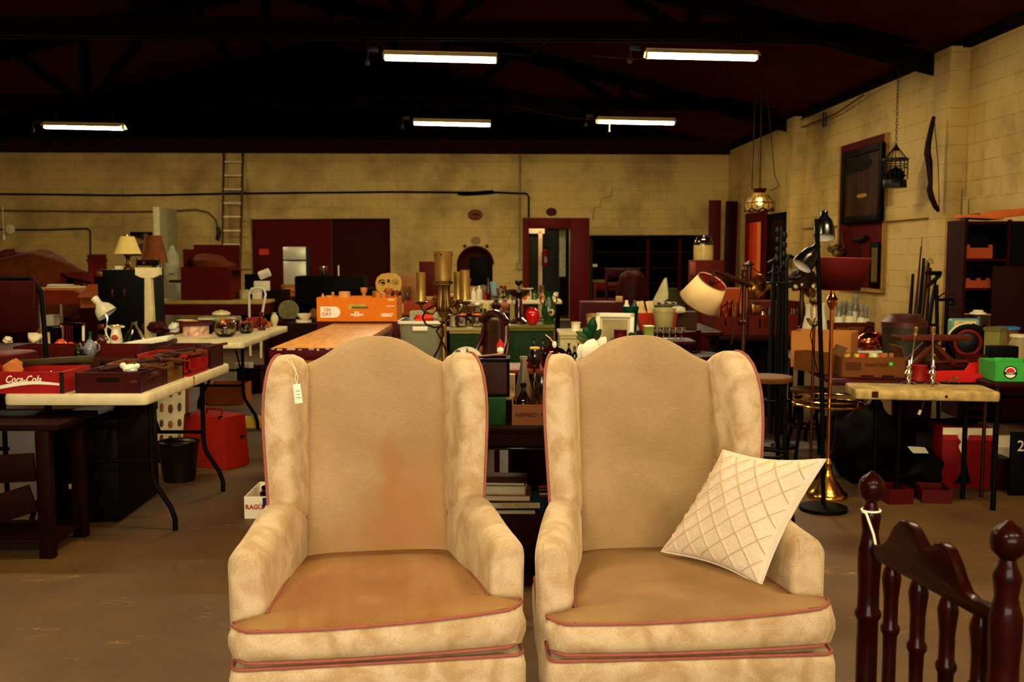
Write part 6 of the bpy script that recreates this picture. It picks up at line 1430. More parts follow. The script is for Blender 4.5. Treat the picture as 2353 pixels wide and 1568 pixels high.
# dark furniture before the recess
one('upright_piano', MB().box((0, .3, .55), (1.05, .6, 1.1), .03).box((0, -.1, .7), (1.05, .25, .08), .02), M_black, 'black upright cabinet standing before the dark half of the recess', 'cabinet', (P(755, 700, 15.5).x, 15.5, 0))
one('black_armchair', MB().box((0, .3, .3), (1.0, .8, .6), .06).box((0, .65, .62), (1.0, .25, .66), .1).box((-.45, .3, .5), (.18, .7, .5), .06).box((.45, .3, .5), (.18, .7, .5), .06), M_black, 'black armchair behind the orange box', 'armchair', (P(830, 700, 14.2).x, 14.2, 0))
pot('ice_bucket', 'shiny silver ice bucket on the black upright cabinet', 'bucket', 0, 0, 0, 22, 18, 'pot', M_chrome, loc=(P(744, 630, 15.7).x, 15.7, 1.1), thin=1)
pot('slim_candle', 'slim white candle on the black upright cabinet', 'candle', 0, 0, 0, 24, 3, 'can', M_white, loc=(P(778, 630, 15.7).x, 15.7, 1.1))
# low things between the far-left table and the counter
o = T('round_plaque', 'grey round stone-like plaque standing on a dark stool', 'plaque', (P(664, 738, 11.6).x, 11.6, P(664, 737, 11.6).z))
obj('disc', MB().lathe([(.115, 0), (.12, .006), (.12, .02), (.11, .028)], 32, Mx.Translation((0, 0, .118)) @ Mx.Rotation(PI / 2, 4, 'X')), mat((120, 112, 66), .8, var=.35, scale=18), o); obj('foot', MB().box((0, 0, .012), (.16, .06, .024), .004), M_dwood, o)
one('dark_stool', MB().box((0, 0, 0), (.5, .4, P(664, 737, 11.6).z * 1)), M_dwood, 'dark box under the grey round plaque', 'box', (P(664, 738, 11.6).x, 11.6, P(664, 737, 11.6).z / 2 - .001))
zz = P(705, 742, 8.8).z
one('goods_chest', MB().box((0, 0, zz / 2), (.3, .4, zz - .002)), mat((34, 10, 6), .6), 'dark chest beside the counter carrying white dishes', 'chest', (P(705, 742, 8.8).x, 8.9, 0))
for k, (px, h_, w_, st_, lab) in enumerate(((698, 6, 36, 'can', 'white square platter on the dark chest by the counter'), (700, 14, 34, 'bowl', 'white fluted dish on the white square platter'))):
    pot('white_dish', lab, 'dish', 0, 0, 0, h_, w_, st_, M_china, loc=(P(px, 742, 8.85).x, 8.85, zz + .001 + .024 * k))
one('brown_cloth', blob_mesh('bc', (.07, .06, .06), .2, 88, 14), mat((110, 70, 30), .85), 'crumpled brown cloth on the dark chest beside the orange box', 'cloth', (P(722, 728, 8.9).x, 9.0, zz + .055))
for k, (px, py, w_, h_, lab, m) in enumerate(((602, 672, 34, 22, 'tilted white carton on the far side of the long pale edged table', M_white), (586, 648, 28, 20, 'bright blue and red printed box on the heap of goods', mat((60, 90, 120), .5, var=.8, scale=25)), (560, 662, 36, 36, 'heap of dark bags by the ladder foot', M_black))):
    carton('goods_carton', lab, 'box', 0, w_, 0, 0, h_, .2, m, .2 - .3 * k, open_=False, loc=(P(px, py, 16.4).x, 16.4 + .0 + .25 * k, .842))
one('paper_roll', MB().cyl((-.08, 0, 0), (.08, 0, .06), .07, n=20), M_white, 'roll of white paper towel lying on the heap of goods', 'paper roll', P(608, 634, 16.5))
one('goods_table', MB().box((0, 0, .42), (1.0, .8, .84), .01), mat((30, 8, 4), .7), 'dark table under the heap of goods before the red recess', 'table', (P(588, 690, 16.9).x, 16.9, 0))
# ---- far glassware tables in front of the niche
Dg = 14.6; zG = .76
def fartable(label, x0, x1, D=Dg): return leg_table('glassware_table', label, 'table', (P(x0, 690, D).x, D, 0), (P(x1, 690, D).x, D, 0), .75, zG, M_plast, M_black, .05, .02)
fartable('white table of glassware in front of the arched niche', 1060, 1176); fartable('white table end with pitchers in front of the red doorway', 1178, 1292)
leg_table('glassware_table', 'brown table of boxed oddments between the candelabra and the niche', 'table', (P(925, 690, 13.6).x, 13.6, 0), (P(1072, 690, 13.6).x, 13.6, 0), .75, zG, M_dred, M_black, .05, .02)
GL = [(1088, 26, 12, 'bottle', M_white, 'white squeeze bottle'), (1101, 30, 14, 'bottle', M_white, 'white plastic bottle with a blue label'), (1078, 44, 10, 'stick', mat((170, 70, 24), .5), 'orange wooden candlestick'), (1068, 22, 14, 'jar', mat((170, 150, 80), .5), 'tan jar'), (1072, 14, 20, 'bowl', mat((30, 30, 90), .3), 'dark blue bowl'), (1110, 30, 30, 'jug', G_frost, 'round frosted glass jug'), (1122, 48, 12, 'long', M_maho, 'tall dark brown bottle'), (1126, 24, 22, 'crock', mat((150, 110, 50), .5), 'tan stoneware jar with a brown top'), (1138, 34, 18, 'milk', G_green, 'green glass carafe'), (1147, 26, 14, 'goblet', G_clear, 'clear wine glass'), (1156, 30, 16, 'goblet', G_amber, 'amber goblet'), (1166, 20, 12, 'cup', G_green, 'small green tumbler'), (1150, 10, 40, 'bowl', G_clear, 'wide shallow glass dish'), (1134, 38, 20, 'jar', mat((120, 150, 150), .4), 'jar with a pale blue lid'), (1096, 16, 16, 'cup', G_amber, 'amber tumbler'), (1116, 18, 10, 'can', mat((150, 20, 14), .5), 'small red can'),
      (1186, 26, 22, 'sugar', mat((150, 96, 44), .4), 'tan covered tureen'), (1198, 20, 22, 'urn', M_maho, 'dark footed urn'), (1206, 20, 14, 'vase', mat((190, 90, 30), .4), 'orange vase'), (1228, 22, 14, 'bottle', G_green, 'short green bottle'), (1245, 30, 14, 'jar', G_clear, 'clear storage jar'), (1250, 16, 20, 'can', mat((190, 110, 40), .5), 'orange tin'), (1272, 16, 24, 'bowl', M_china, 'white china bowl'), (1262, 10, 22, 'can', M_china, 'stack of white saucers'), (1178, 26, 8, 'long', G_clear, 'slim clear bottle'),
      (936, 36, 18, 'jar', G_clear, 'tall glass jar'), (986, 12, 26, 'bowl', mat((190, 150, 90), .4), 'cream bowl'), (1000, 20, 12, 'vase', mat((120, 40, 14), .4), 'brown vase'), (1040, 20, 22, 'ball', mat((150, 100, 50), .5), 'tan round gourd'), (1052, 16, 16, 'cup', M_rose, 'red mug'), (1060, 28, 10, 'bottle', G_brown, 'brown bottle')]
for i, (px, hp, wp_, st_, m, lab) in enumerate(GL):
    brown = px < 1064; D = (13.6 if brown else Dg) + .08 + .22 * (i % 3)
    where = ' on the brown table beyond the candelabra' if brown else (' on the white glassware table before the niche' if px < 1177 else ' on the white table end before the doorway')
    pot('far_' + 'glassware' if m in (G_clear, G_green, G_amber, G_frost, G_brown) else 'crockery', lab + where, 'glassware' if m in (G_clear, G_green, G_amber, G_frost, G_brown) else 'crockery', 0, 0, 0, hp * 1.08, wp_, st_, m, loc=(P(px, 690, D).x, D, zG), n=14)
pitcher('white china pitcher with a big loop handle on the table end before the doorway', 1214, 687.5, zG, 26, 16, M_china, M_rose)
carton('glass_case', 'wooden display case with glass sides beyond the candelabra', 'case', 930, 985, 0, 0, 62, .3, mat((140, 84, 30), .5), open_=False, loc=(P(948, 690, 14.0).x, 14.05, zG))
carton('hung_tray', 'brown wooden tray standing upright behind the display case', 'tray', 953, 998, 0, 0, 92, .04, M_dred, open_=False, loc=(P(985, 690, 14.2).x, 14.3, zG))
carton('orange_box', 'long low orange cardboard box behind the clear plastic tub', 'box', 925, 1010, 0, 0, 30, .25, mat((150, 50, 14), .7), loc=(P(970, 690, 9.5).x, 9.5, .85))
carton('white_basin', 'white enamel box behind the clear plastic tub', 'box', 945, 1010, 0, 0, 40, .25, mat((160, 152, 110), .5), loc=(P(975, 730, 8.6).x, 8.55, .78))
leg_table('middle_table', 'dark table behind the clear plastic tub carrying boxes', 'table', (P(928, 730, 8.4).x, 8.4, 0), (P(1030, 730, 8.4).x, 8.4, 0), .5, .78, M_dwood, M_black, .04, .02)
leg_table('middle_table', 'dark table carrying the long low orange box', 'table', (P(900, 730, 9.4).x, 9.4, 0), (P(1040, 730, 9.4).x, 9.4, 0), .5, .85, M_dwood, M_black, .04, .02)
leg_table('middle_table', 'dark cloth-covered table between the two glassware tables and the green cabinets', 'table', (P(1040, 700, 11.0).x, 11.0, 0), (P(1170, 700, 11.0).x, 11.0, 0), .7, .78, mat((40, 12, 6), .7), M_black, .04, .02)
for i, (px, hp, wp_, st_, m, lab) in enumerate(((1058, 24, 26, 'bowl', M_maho, 'dark bowl'), (1085, 14, 30, 'can', mat((110, 60, 24), .6), 'flat brown tin'), (1118, 20, 16, 'jar', mat((190, 170, 110), .4), 'cream jar'), (1140, 26, 24, 'vase', mat((70, 30, 12), .4), 'brown jug'), (1160, 30, 20, 'urn', mat((150, 90, 60), .5), 'pink flowered vase'))):
    pot('crockery', lab + ' on the dark cloth-covered table', 'crockery', 0, 0, 0, hp, wp_, st_, m, loc=(P(px, 700, 11.2).x, 11.15 + .15 * (i % 2), .78))
# crock on stacked boxes by the corner
Dk2 = 12.0; zq = P(1620, 598, Dk2).z
one('box_stack', MB().box((0, .2, zq / 2), (.36, .4, zq - .002), .004), M_dred, 'red brown cupboard carrying the two-tone stoneware crock', 'cupboard', (P(1630, 600, Dk2).x, Dk2, 0))
o = T('stoneware_crock', 'two-tone stoneware crock, brown above and cream below, near the corner', 'crock', (P(1621, 598, Dk2).x, Dk2 + .14, zq)); s = S(Dk2); r = 22 * s; h = 57 * s
obj('lower_body', MB().lathe([(r, 0), (r * 1.02, .02), (r * 1.02, h * .6)], 24), mat((176, 150, 80), .3, coat=.3), o); obj('upper_body', MB().lathe([(r * 1.02, h * .6), (r, h * .72), (r * .85, h * .86), (r * .7, h * .9), (r * .76, h * .92), (r * .76, h)], 24), mat((30, 12, 5), .15, coat=.6), o)
carton('tin_sign', 'small framed print leaning on the red brown cupboard', 'picture', 1587, 1600, 0, 0, 30, .02, mat((140, 70, 30), .6), open_=False, loc=(P(1592, 630, 11.7).x, 11.7, P(1592, 632, 11.7).z))
for k, (px, y0, rr, m, lab) in enumerate(((1642, 460, 0, M_dred, 'dark red upright board leaning in the corner of the far wall'), (1675, 462, .02, M_dwood, 'darker upright board leaning in the corner beside the red one'))):
    D = 20.6 + .25 * k; b = P(px, 590, D); zt = P(px, y0, D).z
    one('upright_board', MB().box((0, 0, zt / 2), (.25, .07, zt), .02), m, lab, 'board', (b.x, D, 0), 0, ry=rr * (1 if k else 0), rx=-.02)
# bridge lamp with the tilted shade
D = 4.7; b = P(1709, 700, D); s = S(D); zz = lambda y: P(1709, y, D).z
o = T('bridge_lamp', 'bronze bridge floor lamp with a tilted cream shade on its arm, behind the clean armchair', 'floor lamp', (b.x, D, 0))
M_brz = mat((74, 34, 16), .35, .6, var=.3)
obj('base', MB().lathe([(.12, 0), (.12, .015), (.06, .03), (.02, .06)], 24), M_brz, o)
obj('pole', MB().cyl((0, 0, .05), (0, 0, zz(628)), .0095, n=12).lathe([(.011, zz(640)), (.016, zz(632)), (.012, zz(625)), (.016, zz(620)), (.008, zz(612)), (.011, zz(608)), (.003, zz(603))], 14).lathe([(.012, zz(735)), (.018, zz(740)), (.012, zz(745))], 12), M_brz, o)
e0, e1 = P(1642, 623, D - .08) - V((b.x, D, 0)), P(1728, 658, D + .02) - V((b.x, D, 0))
obj('arm', MB().tube([e0, e0.lerp(e1, .35), e0.lerp(e1, .6), e0.lerp(e1, .8), e1], [.008, .015, .012, .016, .008], 10), M_brz, o)
cS = P(1622, 671, D - .06) - V((b.x, D, 0)); axis = V((.40, -.42, .82)).normalized(); q = axis.to_track_quat('Z', 'Y').to_matrix().to_4x4(); MS = Mx.Translation(cS) @ q
hS = .125
mb = MB(); mb.lathe([(.1, -hS / 2), (.071, hS / 2)], 40, MS, cap0=False, cap1=False); sh = obj('lamp_shade', mb, mat((206, 172, 112), .75, var=.05), o, sharp=180); sm = sh.modifiers.new('thick', 'SOLIDIFY'); sm.thickness = .002
mb = MB(); mb.lathe([(.0975, -hS / 2 + .004), (.069, hS / 2 - .004)], 40, MS, cap0=False, cap1=False); obj('shade_lining', mb, mat((140, 30, 8), .7), sh, sharp=180)
mb = MB(); mb.torus((0, 0, hS / 2), .0715, .0025, 40, 6, MS).torus((0, 0, -hS / 2), .1005, .0025, 40, 6, MS); obj('trim_braid', mb, mat((110, 62, 26), .7), sh)
mb = MB(); mb.cyl(MS @ V((0, 0, -.03)), MS @ V((0, 0, hS / 2)), .012)
for a in (0, 2.1, 4.2): mb.tube([MS @ V((.0, 0, .03)), MS @ V((.069 * math.cos(a), .069 * math.sin(a), hS / 2))], .002, 5)
mb.tube([MS @ V((0, 0, hS / 2 - .02)), e0], .007, 8); obj('socket_and_spider', mb, M_brz, o)
obj('cord', MB().tube([e1.lerp(e0, .25), e1.lerp(e0, .3) + V((-.01, 0, -.1)), e1.lerp(e0, .32) + V((-.02, 0, -.22)), e1.lerp(e0, .36) + V((-.03, 0, -.3))], .003, 6).tube([e1, e1 + V((-.02, 0, -.12)), e1 + V((-.03, 0, -.28))], .003, 6), M_brz, o)
# ================================================================ RIGHT SIDE
# ---- right wall: boarded window, painting, ledges, hangings
def wl(px, py, out=.0):
    """a point on the right wall plane, moved into the room by out metres"""
    d = RW - out; D = d / ((px - CX) / F * math.cos(PHI) + math.sin(PHI)); return P(px, py, D)
def rloc(v): return RM.inverted() @ V(v)
WROT = PHI - PI / 2          # things on the right wall face into the room: local -Y points to -X
a0, a1 = rloc(wl(2030, 590)), rloc(wl(1930, 590)); ztp = wl(2028, 306).z; zbt = wl(2028, 664).z; wid = a1.y - a0.y; cen = Rm(RW - .02, (a0.y + a1.y) / 2, 0)
o = struct('window_2', MB().box((0, 0, (ztp + zbt) / 2), (wid, .04, ztp - zbt)), M_redwall); o.location = cen; o.rotation_euler = (0, 0, WROT)
o = struct('trim_window', MB().box((0, -.0, zbt - .03), (wid + .1, .08, .05)).box((-wid / 2 - .03, 0, (ztp + zbt) / 2), (.05, .06, ztp - zbt)).box((wid / 2 + .03, 0, (ztp + zbt) / 2), (.05, .06, ztp - zbt)), mat((150, 112, 50), .7)); o.location = cen; o.rotation_euler = (0, 0, WROT)
# painting in a black frame
z0, z1 = wl(2018, 508, .1).z, wl(2018, 326, .1).z; y0, y1 = rloc(wl(2020, 590, .1)).y, rloc(wl(1930, 590, .1)).y; w, h = y1 - y0, z1 - z0
p = T('landscape_painting', 'dark woodland painting in a black frame hung over the red boarded window', 'painting', Rm(RW - .1, (y0 + y1) / 2, z0), WROT)
mb = MB()
for q in (-1, 1): mb.box((q * (w / 2 - .05), 0, h / 2), (.1, .06, h), .01).box((0, 0, h / 2 + q * (h / 2 - .05)), (w - .2, .06, .1), .01)
obj('frame', mb, M_black, p)
obj('canvas', MB().box((0, .0, h / 2), (w - .16, .01, h - .16)), mat((64, 32, 10), .45, var=.85, scale=2.2, stretch=(2.5, 1, .7)), p)
mb = MB()
for k in range(7): x = -w * .32 + w * .1 * k; mb.box((x - w * .1, -.008, h * .54 + .03 * (k % 3)), (.01 + .008 * (k % 2), .003, h * (.36 - .07 * (k % 3))))
obj('painted_trunks', mb, mat((80, 48, 16), .6, var=.4), p); obj('painted_foliage', blob_mesh('f', (w * .3, .004, h * .1), .3, 4).sph((-w * .22, 0, -.02), (w * .16, .004, h * .12), 12), mat((26, 14, 7), .6), p).location = (-w * .06, -.011, h * .8)
obj('painted_pool', MB().sph((0, 0, 0), (w * .13, .003, .03), 14), mat((150, 110, 44), .6, var=.5), p).location = (w * .02, -.011, h * .36)
# bird cage on a chain
def roofz(p): q = rloc(p); return ZT + (RIDGE - ZT) * (RW - q.x) / (RW - AR) - .03
D = 12.2; s = S(D); c = P(2056, 432, D)
o = T('bird_cage', 'black birdcage with dark foliage hanging from the roof on a chain beside the painting', 'birdcage', c); r = 27 * s; H1 = 62 * s; H2 = 97 * s
obj('base', MB().lathe([(r, 0), (r * 1.03, .01), (r, .09), (r * .97, .095)], 8), M_iron, o)
mb = MB()
for i in range(16): a = 2 * PI * i / 16; mb.cyl((r * math.cos(a), r * math.sin(a), .1), (r * math.cos(a), r * math.sin(a), H1), .004, n=5); mb.cyl((r * math.cos(a), r * math.sin(a), H1), (0, 0, H2), .004, n=5)
for z in (.24, H1, H1 - .05): mb.torus((0, 0, z), r, .006, 24, 5)
obj('bars', mb, M_iron, o); obj('roof_cap', MB().lathe([(r * 1.06, H1), (r * 1.06, H1 + .02), (r * 1.0, H1 + .025)], 24).lathe([(.05, H2 - .07), (.012, H2), (.012, H2 + .02)], 12), M_iron, o)
f = obj('foliage', blob_mesh('f', (r * .8, r * .8, .075), .35, 77, 22), mat((14, 12, 5), .8, var=.5), o); f.location = (0, 0, .155)
mb = MB(); zc_ = H2 + .01; n = 0
while c.z + zc_ + .04 < roofz(c) and n < 40:
    M = Mx.Translation((0, 0, zc_ + .022)) @ Mx.Rotation(PI / 2 * (n % 2), 4, 'Z') @ Mx.Rotation(PI / 2, 4, 'X'); mb.torus((0, 0, 0), .013, .0035, 10, 5, M, 1.8); zc_ += .037; n += 1
obj('chain', mb, M_iron, o)
# bow on the pillar
pts = [(2146, 268), (2141, 290), (2133, 330), (2131, 352), (2135, 375), (2138, 420), (2136, 436), (2141, 455), (2150, 476), (2157, 486)]
o = T('archery_bow', 'dark wooden archery bow hanging on the block pillar', 'bow', (0, 0, 0))
q = [P(x, y, 11.3) for x, y in pts]; obj('limb', MB().tube(q, [.02, .028, .034, .04, .04, .026, .034, .034, .03, .018], 8), mat((40, 12, 6), .45, var=.3), o); obj('string', MB().tube([q[0], P(2156, 380, 11.3), P(2158, 460, 11.3), q[-1]], .005, 5), M_ink, o)
# hanging stained glass lamp
D = 15.2; s = S(D); c = P(1745, 482, D)
o = T('hanging_glass_lamp', 'stained glass hanging lamp with a scalloped shade on cords near the corner', 'pendant lamp', c); r = 33 * s
M_sg = mat((190, 150, 74), .25, trans=.3, var=.6, scale=9); mb = MB(); n = 32
def sc_(a): return -.04 * abs(math.sin(a * 4))
mb.faces([[V((r * .96 * math.cos(a), r * .96 * math.sin(a), .02 + sc_(a))) for a in [2 * PI * i / n for i in range(n)]], [V((r * math.cos(a), r * math.sin(a), .1)) for a in [2 * PI * i / n for i in range(n)]], [V((r * .55 * math.cos(a), r * .55 * math.sin(a), .22)) for a in [2 * PI * i / n for i in range(n)]], [V((r * .34 * math.cos(a), r * .34 * math.sin(a), .25)) for a in [2 * PI * i / n for i in range(n)]]], True, False, False); obj('glass_shade', mb, M_sg, o)
mb = MB(); mb.lathe([(r * .34, .25), (r * .42, .27), (r * .48, .315)], 16, cap0=False, cap1=True); obj('crown', mb, mat((70, 22, 8), .4), o)
mb = MB()
for i in range(16): a = 2 * PI * i / 16; mb.tube([V((r * math.cos(a), r * math.sin(a), .02)), V((r * math.cos(a), r * math.sin(a), .1)), V((r * .56 * math.cos(a), r * .56 * math.sin(a), .22))], .006, 5)
mb.torus((0, 0, .1), r, .008, 32, 5).tube([V((r * .97 * math.cos(a), r * .97 * math.sin(a), .02 + sc_(a))) for a in [2 * PI * i / 64 for i in range(64)]], .014, 5, True); obj('leading', mb, mat((60, 26, 8), .5), o)
mb = MB(); zt = roofz(c) - c.z; mb.tube([(0, 0, .3), (0, 0, zt)], .01, 6).tube([(-.12, 0, .3), (-.1, 0, zt * .75), (-.09, 0, zt)], .008, 6).tube([(.16, 0, .28), (.3, 0, .35), (.22, 0, .5), (.06, 0, zt)], .006, 6); obj('cord', mb, M_iron, o)
bl = bpy.data.lights.new('glass_lamp_bulb', 'POINT'); bl.energy = 1.2; bl.color = (1, .75, .4); bl.shadow_soft_size = .03; b_ = bpy.data.objects.new('glass_lamp_bulb', bl); COL.objects.link(b_); b_.location = c + V((0, 0, .1))
# red side doorway, its lit look put into the curtain colours, dark mirror beside it
y0, y1 = rloc(wl(1761, 590)).y, rloc(wl(1714, 590)).y; zt = wl(1714, 492).z
o = struct('door_3', MB().box((0, 0, zt / 2), (y1 - y0, .05, zt)), mat((100, 12, 5), .6)); o.location = Rm(RW - .02, (y0 + y1) / 2, 0); o.rotation_euler = (0, 0, WROT)
pan = T('orange_curtain', 'orange red curtain panels hanging in the red side doorway', 'curtain', Rm(RW - .06, (y0 + y1) / 2, 0), WROT); w = (y1 - y0) * .74
for k in range(4):
    mb = MB(); n = 12; x0 = -w / 2 + w * k / 4
    mb.faces([[V((x0 + w / 4 * i / n, -.02 + .018 * math.sin(i * PI / 3), z)) for i in range(n + 1)] for z in (.6, zt - .2)], False, False, False); obj('panel', mb, mat(((120, 10, 4), (170, 40, 12), (190, 60, 18), (215, 110, 40))[k], .6), pan)
y0, y1 = rloc(wl(1806, 590, .2)).y, rloc(wl(1764, 590, .2)).y; zt = wl(1770, 492, .2).z
o = T('tall_mirror', 'tall dark framed panel leaning on the wall beside the red side doorway', 'panel', Rm(RW - .22, (y0 + y1) / 2, 0), WROT)
w = y1 - y0; mb = MB()
for q in (-1, 1): mb.box((q * (w / 2 - .05), 0, zt / 2), (.1, .05, zt)).box((0, 0, zt / 2 + q * (zt / 2 - .06)), (w, .05, .12))
obj('frame', mb, M_black, o); obj('glass', MB().box((0, .01, zt / 2), (w - .1, .015, zt - .1)), mat((38, 8, 4), .4), o)
one('framed_thermometer', MB().box((0, 0, 0), (.3, .03, .62), .01), M_black, 'small black framed picture hung low on the red boarded window', 'picture', wl(2009, 609, .06), WROT)
one('framed_picture_mount', MB().box((0, 0, 0), (.18, .01, .46)), mat((110, 90, 40), .6), 'pale mount inside the small black frame on the red boarded window', 'picture', wl(2009, 609, .08), WROT)
one('wall_corkscrew', MB().tube([wl(1972, 550, .06), wl(1972, 600, .06), wl(1970, 645, .06)], .012, 6).tube([wl(1960, 551, .06), wl(1975, 551, .06), wl(1990, 545, .06)], .035, 6).tube([wl(1971, 620, .06), wl(1970, 646, .06)], .04, 6), M_iron, 'dark iron auger hanging on the red boarded window', 'tool')
mb = MB()
for x0, y0_, sgn in ((1908, 572, 1), (1922, 566, -1), (1936, 575, 1), (1928, 586, -1)): mb.tube([wl(x0 + sgn * (8 - .55 * i) * math.cos(i * .6), y0_ + (8 - .55 * i) * math.sin(i * .6), .06) for i in range(13)], .016, 6)
mb.tube([wl(1926, 594, .06), wl(1914, 585, .06), wl(1906, 566, .06)], .018, 6).tube([wl(1926, 594, .06), wl(1940, 570, .06), wl(1935, 545, .06), wl(1936, 530, .06)], .016, 6)
one('wire_scroll', mb, mat((96, 60, 24), .5, .6), 'curled wire candle bracket rising behind the red inverted lampshade', 'bracket')
for k, (pts, r, m, lab) in enumerate((([(1800, 290), (1826, 284), (1860, 262), (1890, 240)], .012, M_black, 'black cable looping along the top of the side wall'), ([(1780, 300), (1850, 290), (1920, 262), (1985, 218)], .01, mat((60, 40, 20), .7), 'brown cable sagging along the top of the side wall'))):
    one('wall_cable', MB().tube([wl(x, y, .03) for x, y in pts], r, 6), m, lab, 'cable')
one('wall_hook', MB().tube([wl(1892, 258, .03), wl(1892, 292, .03)], .016, 6).tube([wl(1898, 258, .03), wl(1898, 290, .03)], .012, 6), M_iron, 'pair of short iron straps high on the side wall', 'bracket')
one('outlet_box', MB().box((0, 0, 0), (.14, .08, .22), .01), mat((110, 90, 44), .6), 'metal outlet box low on the block pillar near the corner', 'outlet', wl(1812, 600, .26), WROT)
# ---- row table with cardboard boxes, glass and horns
D = 8.45
t1 = leg_table('stall_table', 'dark stall table of long cardboard boxes beyond the bridge lamp', 'table', (P(1640, 770, D).x, D, 0), (P(1858, 770, D).x, D, 0), 1.5, .735, M_dwood, M_black, .05, .02)
def onS(px, dy, z=.735): return V((P(px, 700, D + dy).x, D + dy, z))
M_cb = mat((100, 28, 8), .8, var=.1)
o = carton('fruit_carton', 'long brown fruit carton with hand slots facing the tan box', 'box', 1722, 1836, 0, 0, 46, .4, M_cb, 0, loc=onS(1779, .03)); w, h = o['w'], o['h']
for x in (-.28, .27): obj('hand_slot', MB().prism(rrect(.009, .04, .008, 3), 0, .0015, TM(w * x, -.001, h * .58)), M_ink, o)
obj('print_panel', MB().prism(rrect(w * .1, h * .22, .01, 3), 0, .001, TM(-w * .1, -.001, h * .6)), mat((84, 18, 8), .7), o)
o = carton('fruit_carton', 'brown fruit carton of orange glassware nearest the bridge lamp', 'box', 1644, 1718, 0, 0, 42, .4, M_cb, .12, loc=onS(1682, .06)); w, h = o['w'], o['h']
for x in (-.2, .25): obj('hand_slot', MB().prism(rrect(.012, .02, .008, 3), 0, .0015, TM(w * x, -.001, h * .65)), M_ink, o)
carton('fruit_carton', 'upper brown carton stacked behind the orange glassware', 'box', 1660, 1716, 0, 0, 96, .3, mat((150, 60, 16), .8), 0, loc=onS(1690, .6), open_=False)
carton('fruit_carton', 'brown carton at the back of the stall table under the brass horns', 'box', 1742, 1836, 0, 0, 66, .35, M_cb, 0, loc=onS(1790, .62), open_=False)
for i, (px, dy, hp, wp_, st_, m, lab) in enumerate(((1662, .2, 66, 14, 'goblet', G_amber, 'amber goblet'), (1676, .25, 72, 16, 'goblet', G_amber, 'tall amber goblet'), (1690, .18, 70, 14, 'goblet', G_clear, 'clear stem glass'), (1702, .3, 66, 16, 'bowl', G_amber, 'amber glass bowl'), (1652, .3, 58, 14, 'cup', G_clear, 'clear tumbler'), (1712, .2, 62, 12, 'milk', G_clear, 'slim clear carafe'), (1668, .34, 60, 20, 'jar', mat((190, 60, 20), .3), 'orange red jar'), (1684, .35, 76, 12, 'long', G_clear, 'thin clear bottle'))):
    pot('carton_glass', lab + ' rising from the carton nearest the bridge lamp', 'glass', 0, 0, 0, hp, wp_, st_, m, loc=onS(px, dy, .745))
for i, (px, dy, hp, wp_, st_, m, lab) in enumerate(((1738, .2, 62, 26, 'bowl', M_chrome, 'silver bowl'), (1752, .25, 56, 20, 'urn', M_chrome, 'silver urn'), (1730, .12, 66, 14, 'goblet', M_brass, 'brass goblet'), (1768, .12, 60, 18, 'jar', M_brz, 'bronze jar'), (1826, .2, 56, 16, 'cup', G_clear, 'clear beaker'), (1744, .1, 60, 12, 'milk', G_amber, 'amber carafe'))):
    pot('carton_ware', lab + ' in the long fruit carton', 'vessel', 0, 0, 0, hp, wp_, st_, m, loc=onS(px, dy, .745))
def horn(label, px, py, D, rz, rx, r=.1):
    o = T('brass_horn', label, 'horn', P(px, py, D), rz, None, rx)
    obj('bell', MB().lathe([(.02, 0), (.025, .1), (.045, .17), (r, .22), (r * 1.04, .222)], 24, cap1=False), mat((150, 104, 44), .25, .9, var=.2), o); obj('rim', MB().torus((0, 0, .222), r * 1.04, .006, 24, 6), M_brass, o); return o
zb = .735 + 66 * S(9.07)
for lab, px, rz in (('brass gramophone horn turned towards the cream lampshade', 1775, -.9), ('brass horn half hidden behind the black tool stand', 1822, .5)):
    h_ = horn(lab, px, 690, 9.22, rz, math.radians(82)); h_.location.z = zb + .108
o = T('mosaic_lamp', 'table lamp with a pebbled mosaic glass shade behind the red inverted lampshade', 'lamp', onS(1842, .34))
zz = lambda y: P(1842, y, D + .34).z - .735
obj('lamp_base', MB().lathe([(.08, 0), (.085, .02), (.03, .06), (.025, .1), (.045, .18), (.02, .28), (.015, zz(655))], 20), M_brz, o)
mb = MB(); mb.lathe([(.15, zz(662)), (.14, zz(645)), (.1, zz(625)), (.03, zz(614))], 28, cap0=False); sh = obj('lamp_shade', mb, mat((40, 20, 8), .5), o)
rr_ = random.Random(3); pc = [(190, 170, 100), (120, 140, 70), (200, 190, 150), (160, 90, 40), (90, 110, 70), (215, 180, 90)]
for k in range(38):
    a = rr_.uniform(PI, 2 * PI); v = rr_.random(); r = .15 - .09 * v; z = zz(660) + (zz(620) - zz(660)) * v
    obj('glass_pebble', MB().sph((r * math.cos(a), r * math.sin(a), z), (.016, .012, .017), 8), mat(pc[k % 6], .25, var=.1), sh)
# dark wood things in front of the corner: scale pan, bronze stand
o = T('balance_stand', 'dark metal balance with a broad flat pan beside the bridge lamp', 'balance', onS(1720, 1.2))
zz2 = lambda y: P(1740, y, D + 1.2).z - .735
obj('pillar', MB().lathe([(.1, 0), (.1, .03), (.03, .06), (.025, zz2(612)), (.05, zz2(608)), (.01, zz2(600))], 16), M_brz, o); obj('pan', MB().lathe([(.04, zz2(668)), (.16, zz2(660)), (.17, zz2(655)), (.16, zz2(657))], 24, Mx.Translation((.16, 0, 0))), mat((90, 60, 26), .3, .8), o); obj('chain', MB().tube([(.0, 0, zz2(612)), (.1, 0, zz2(655))], .005, 5).tube([(.0, 0, zz2(612)), (.28, 0, zz2(655))], .005, 5), M_brass, o)
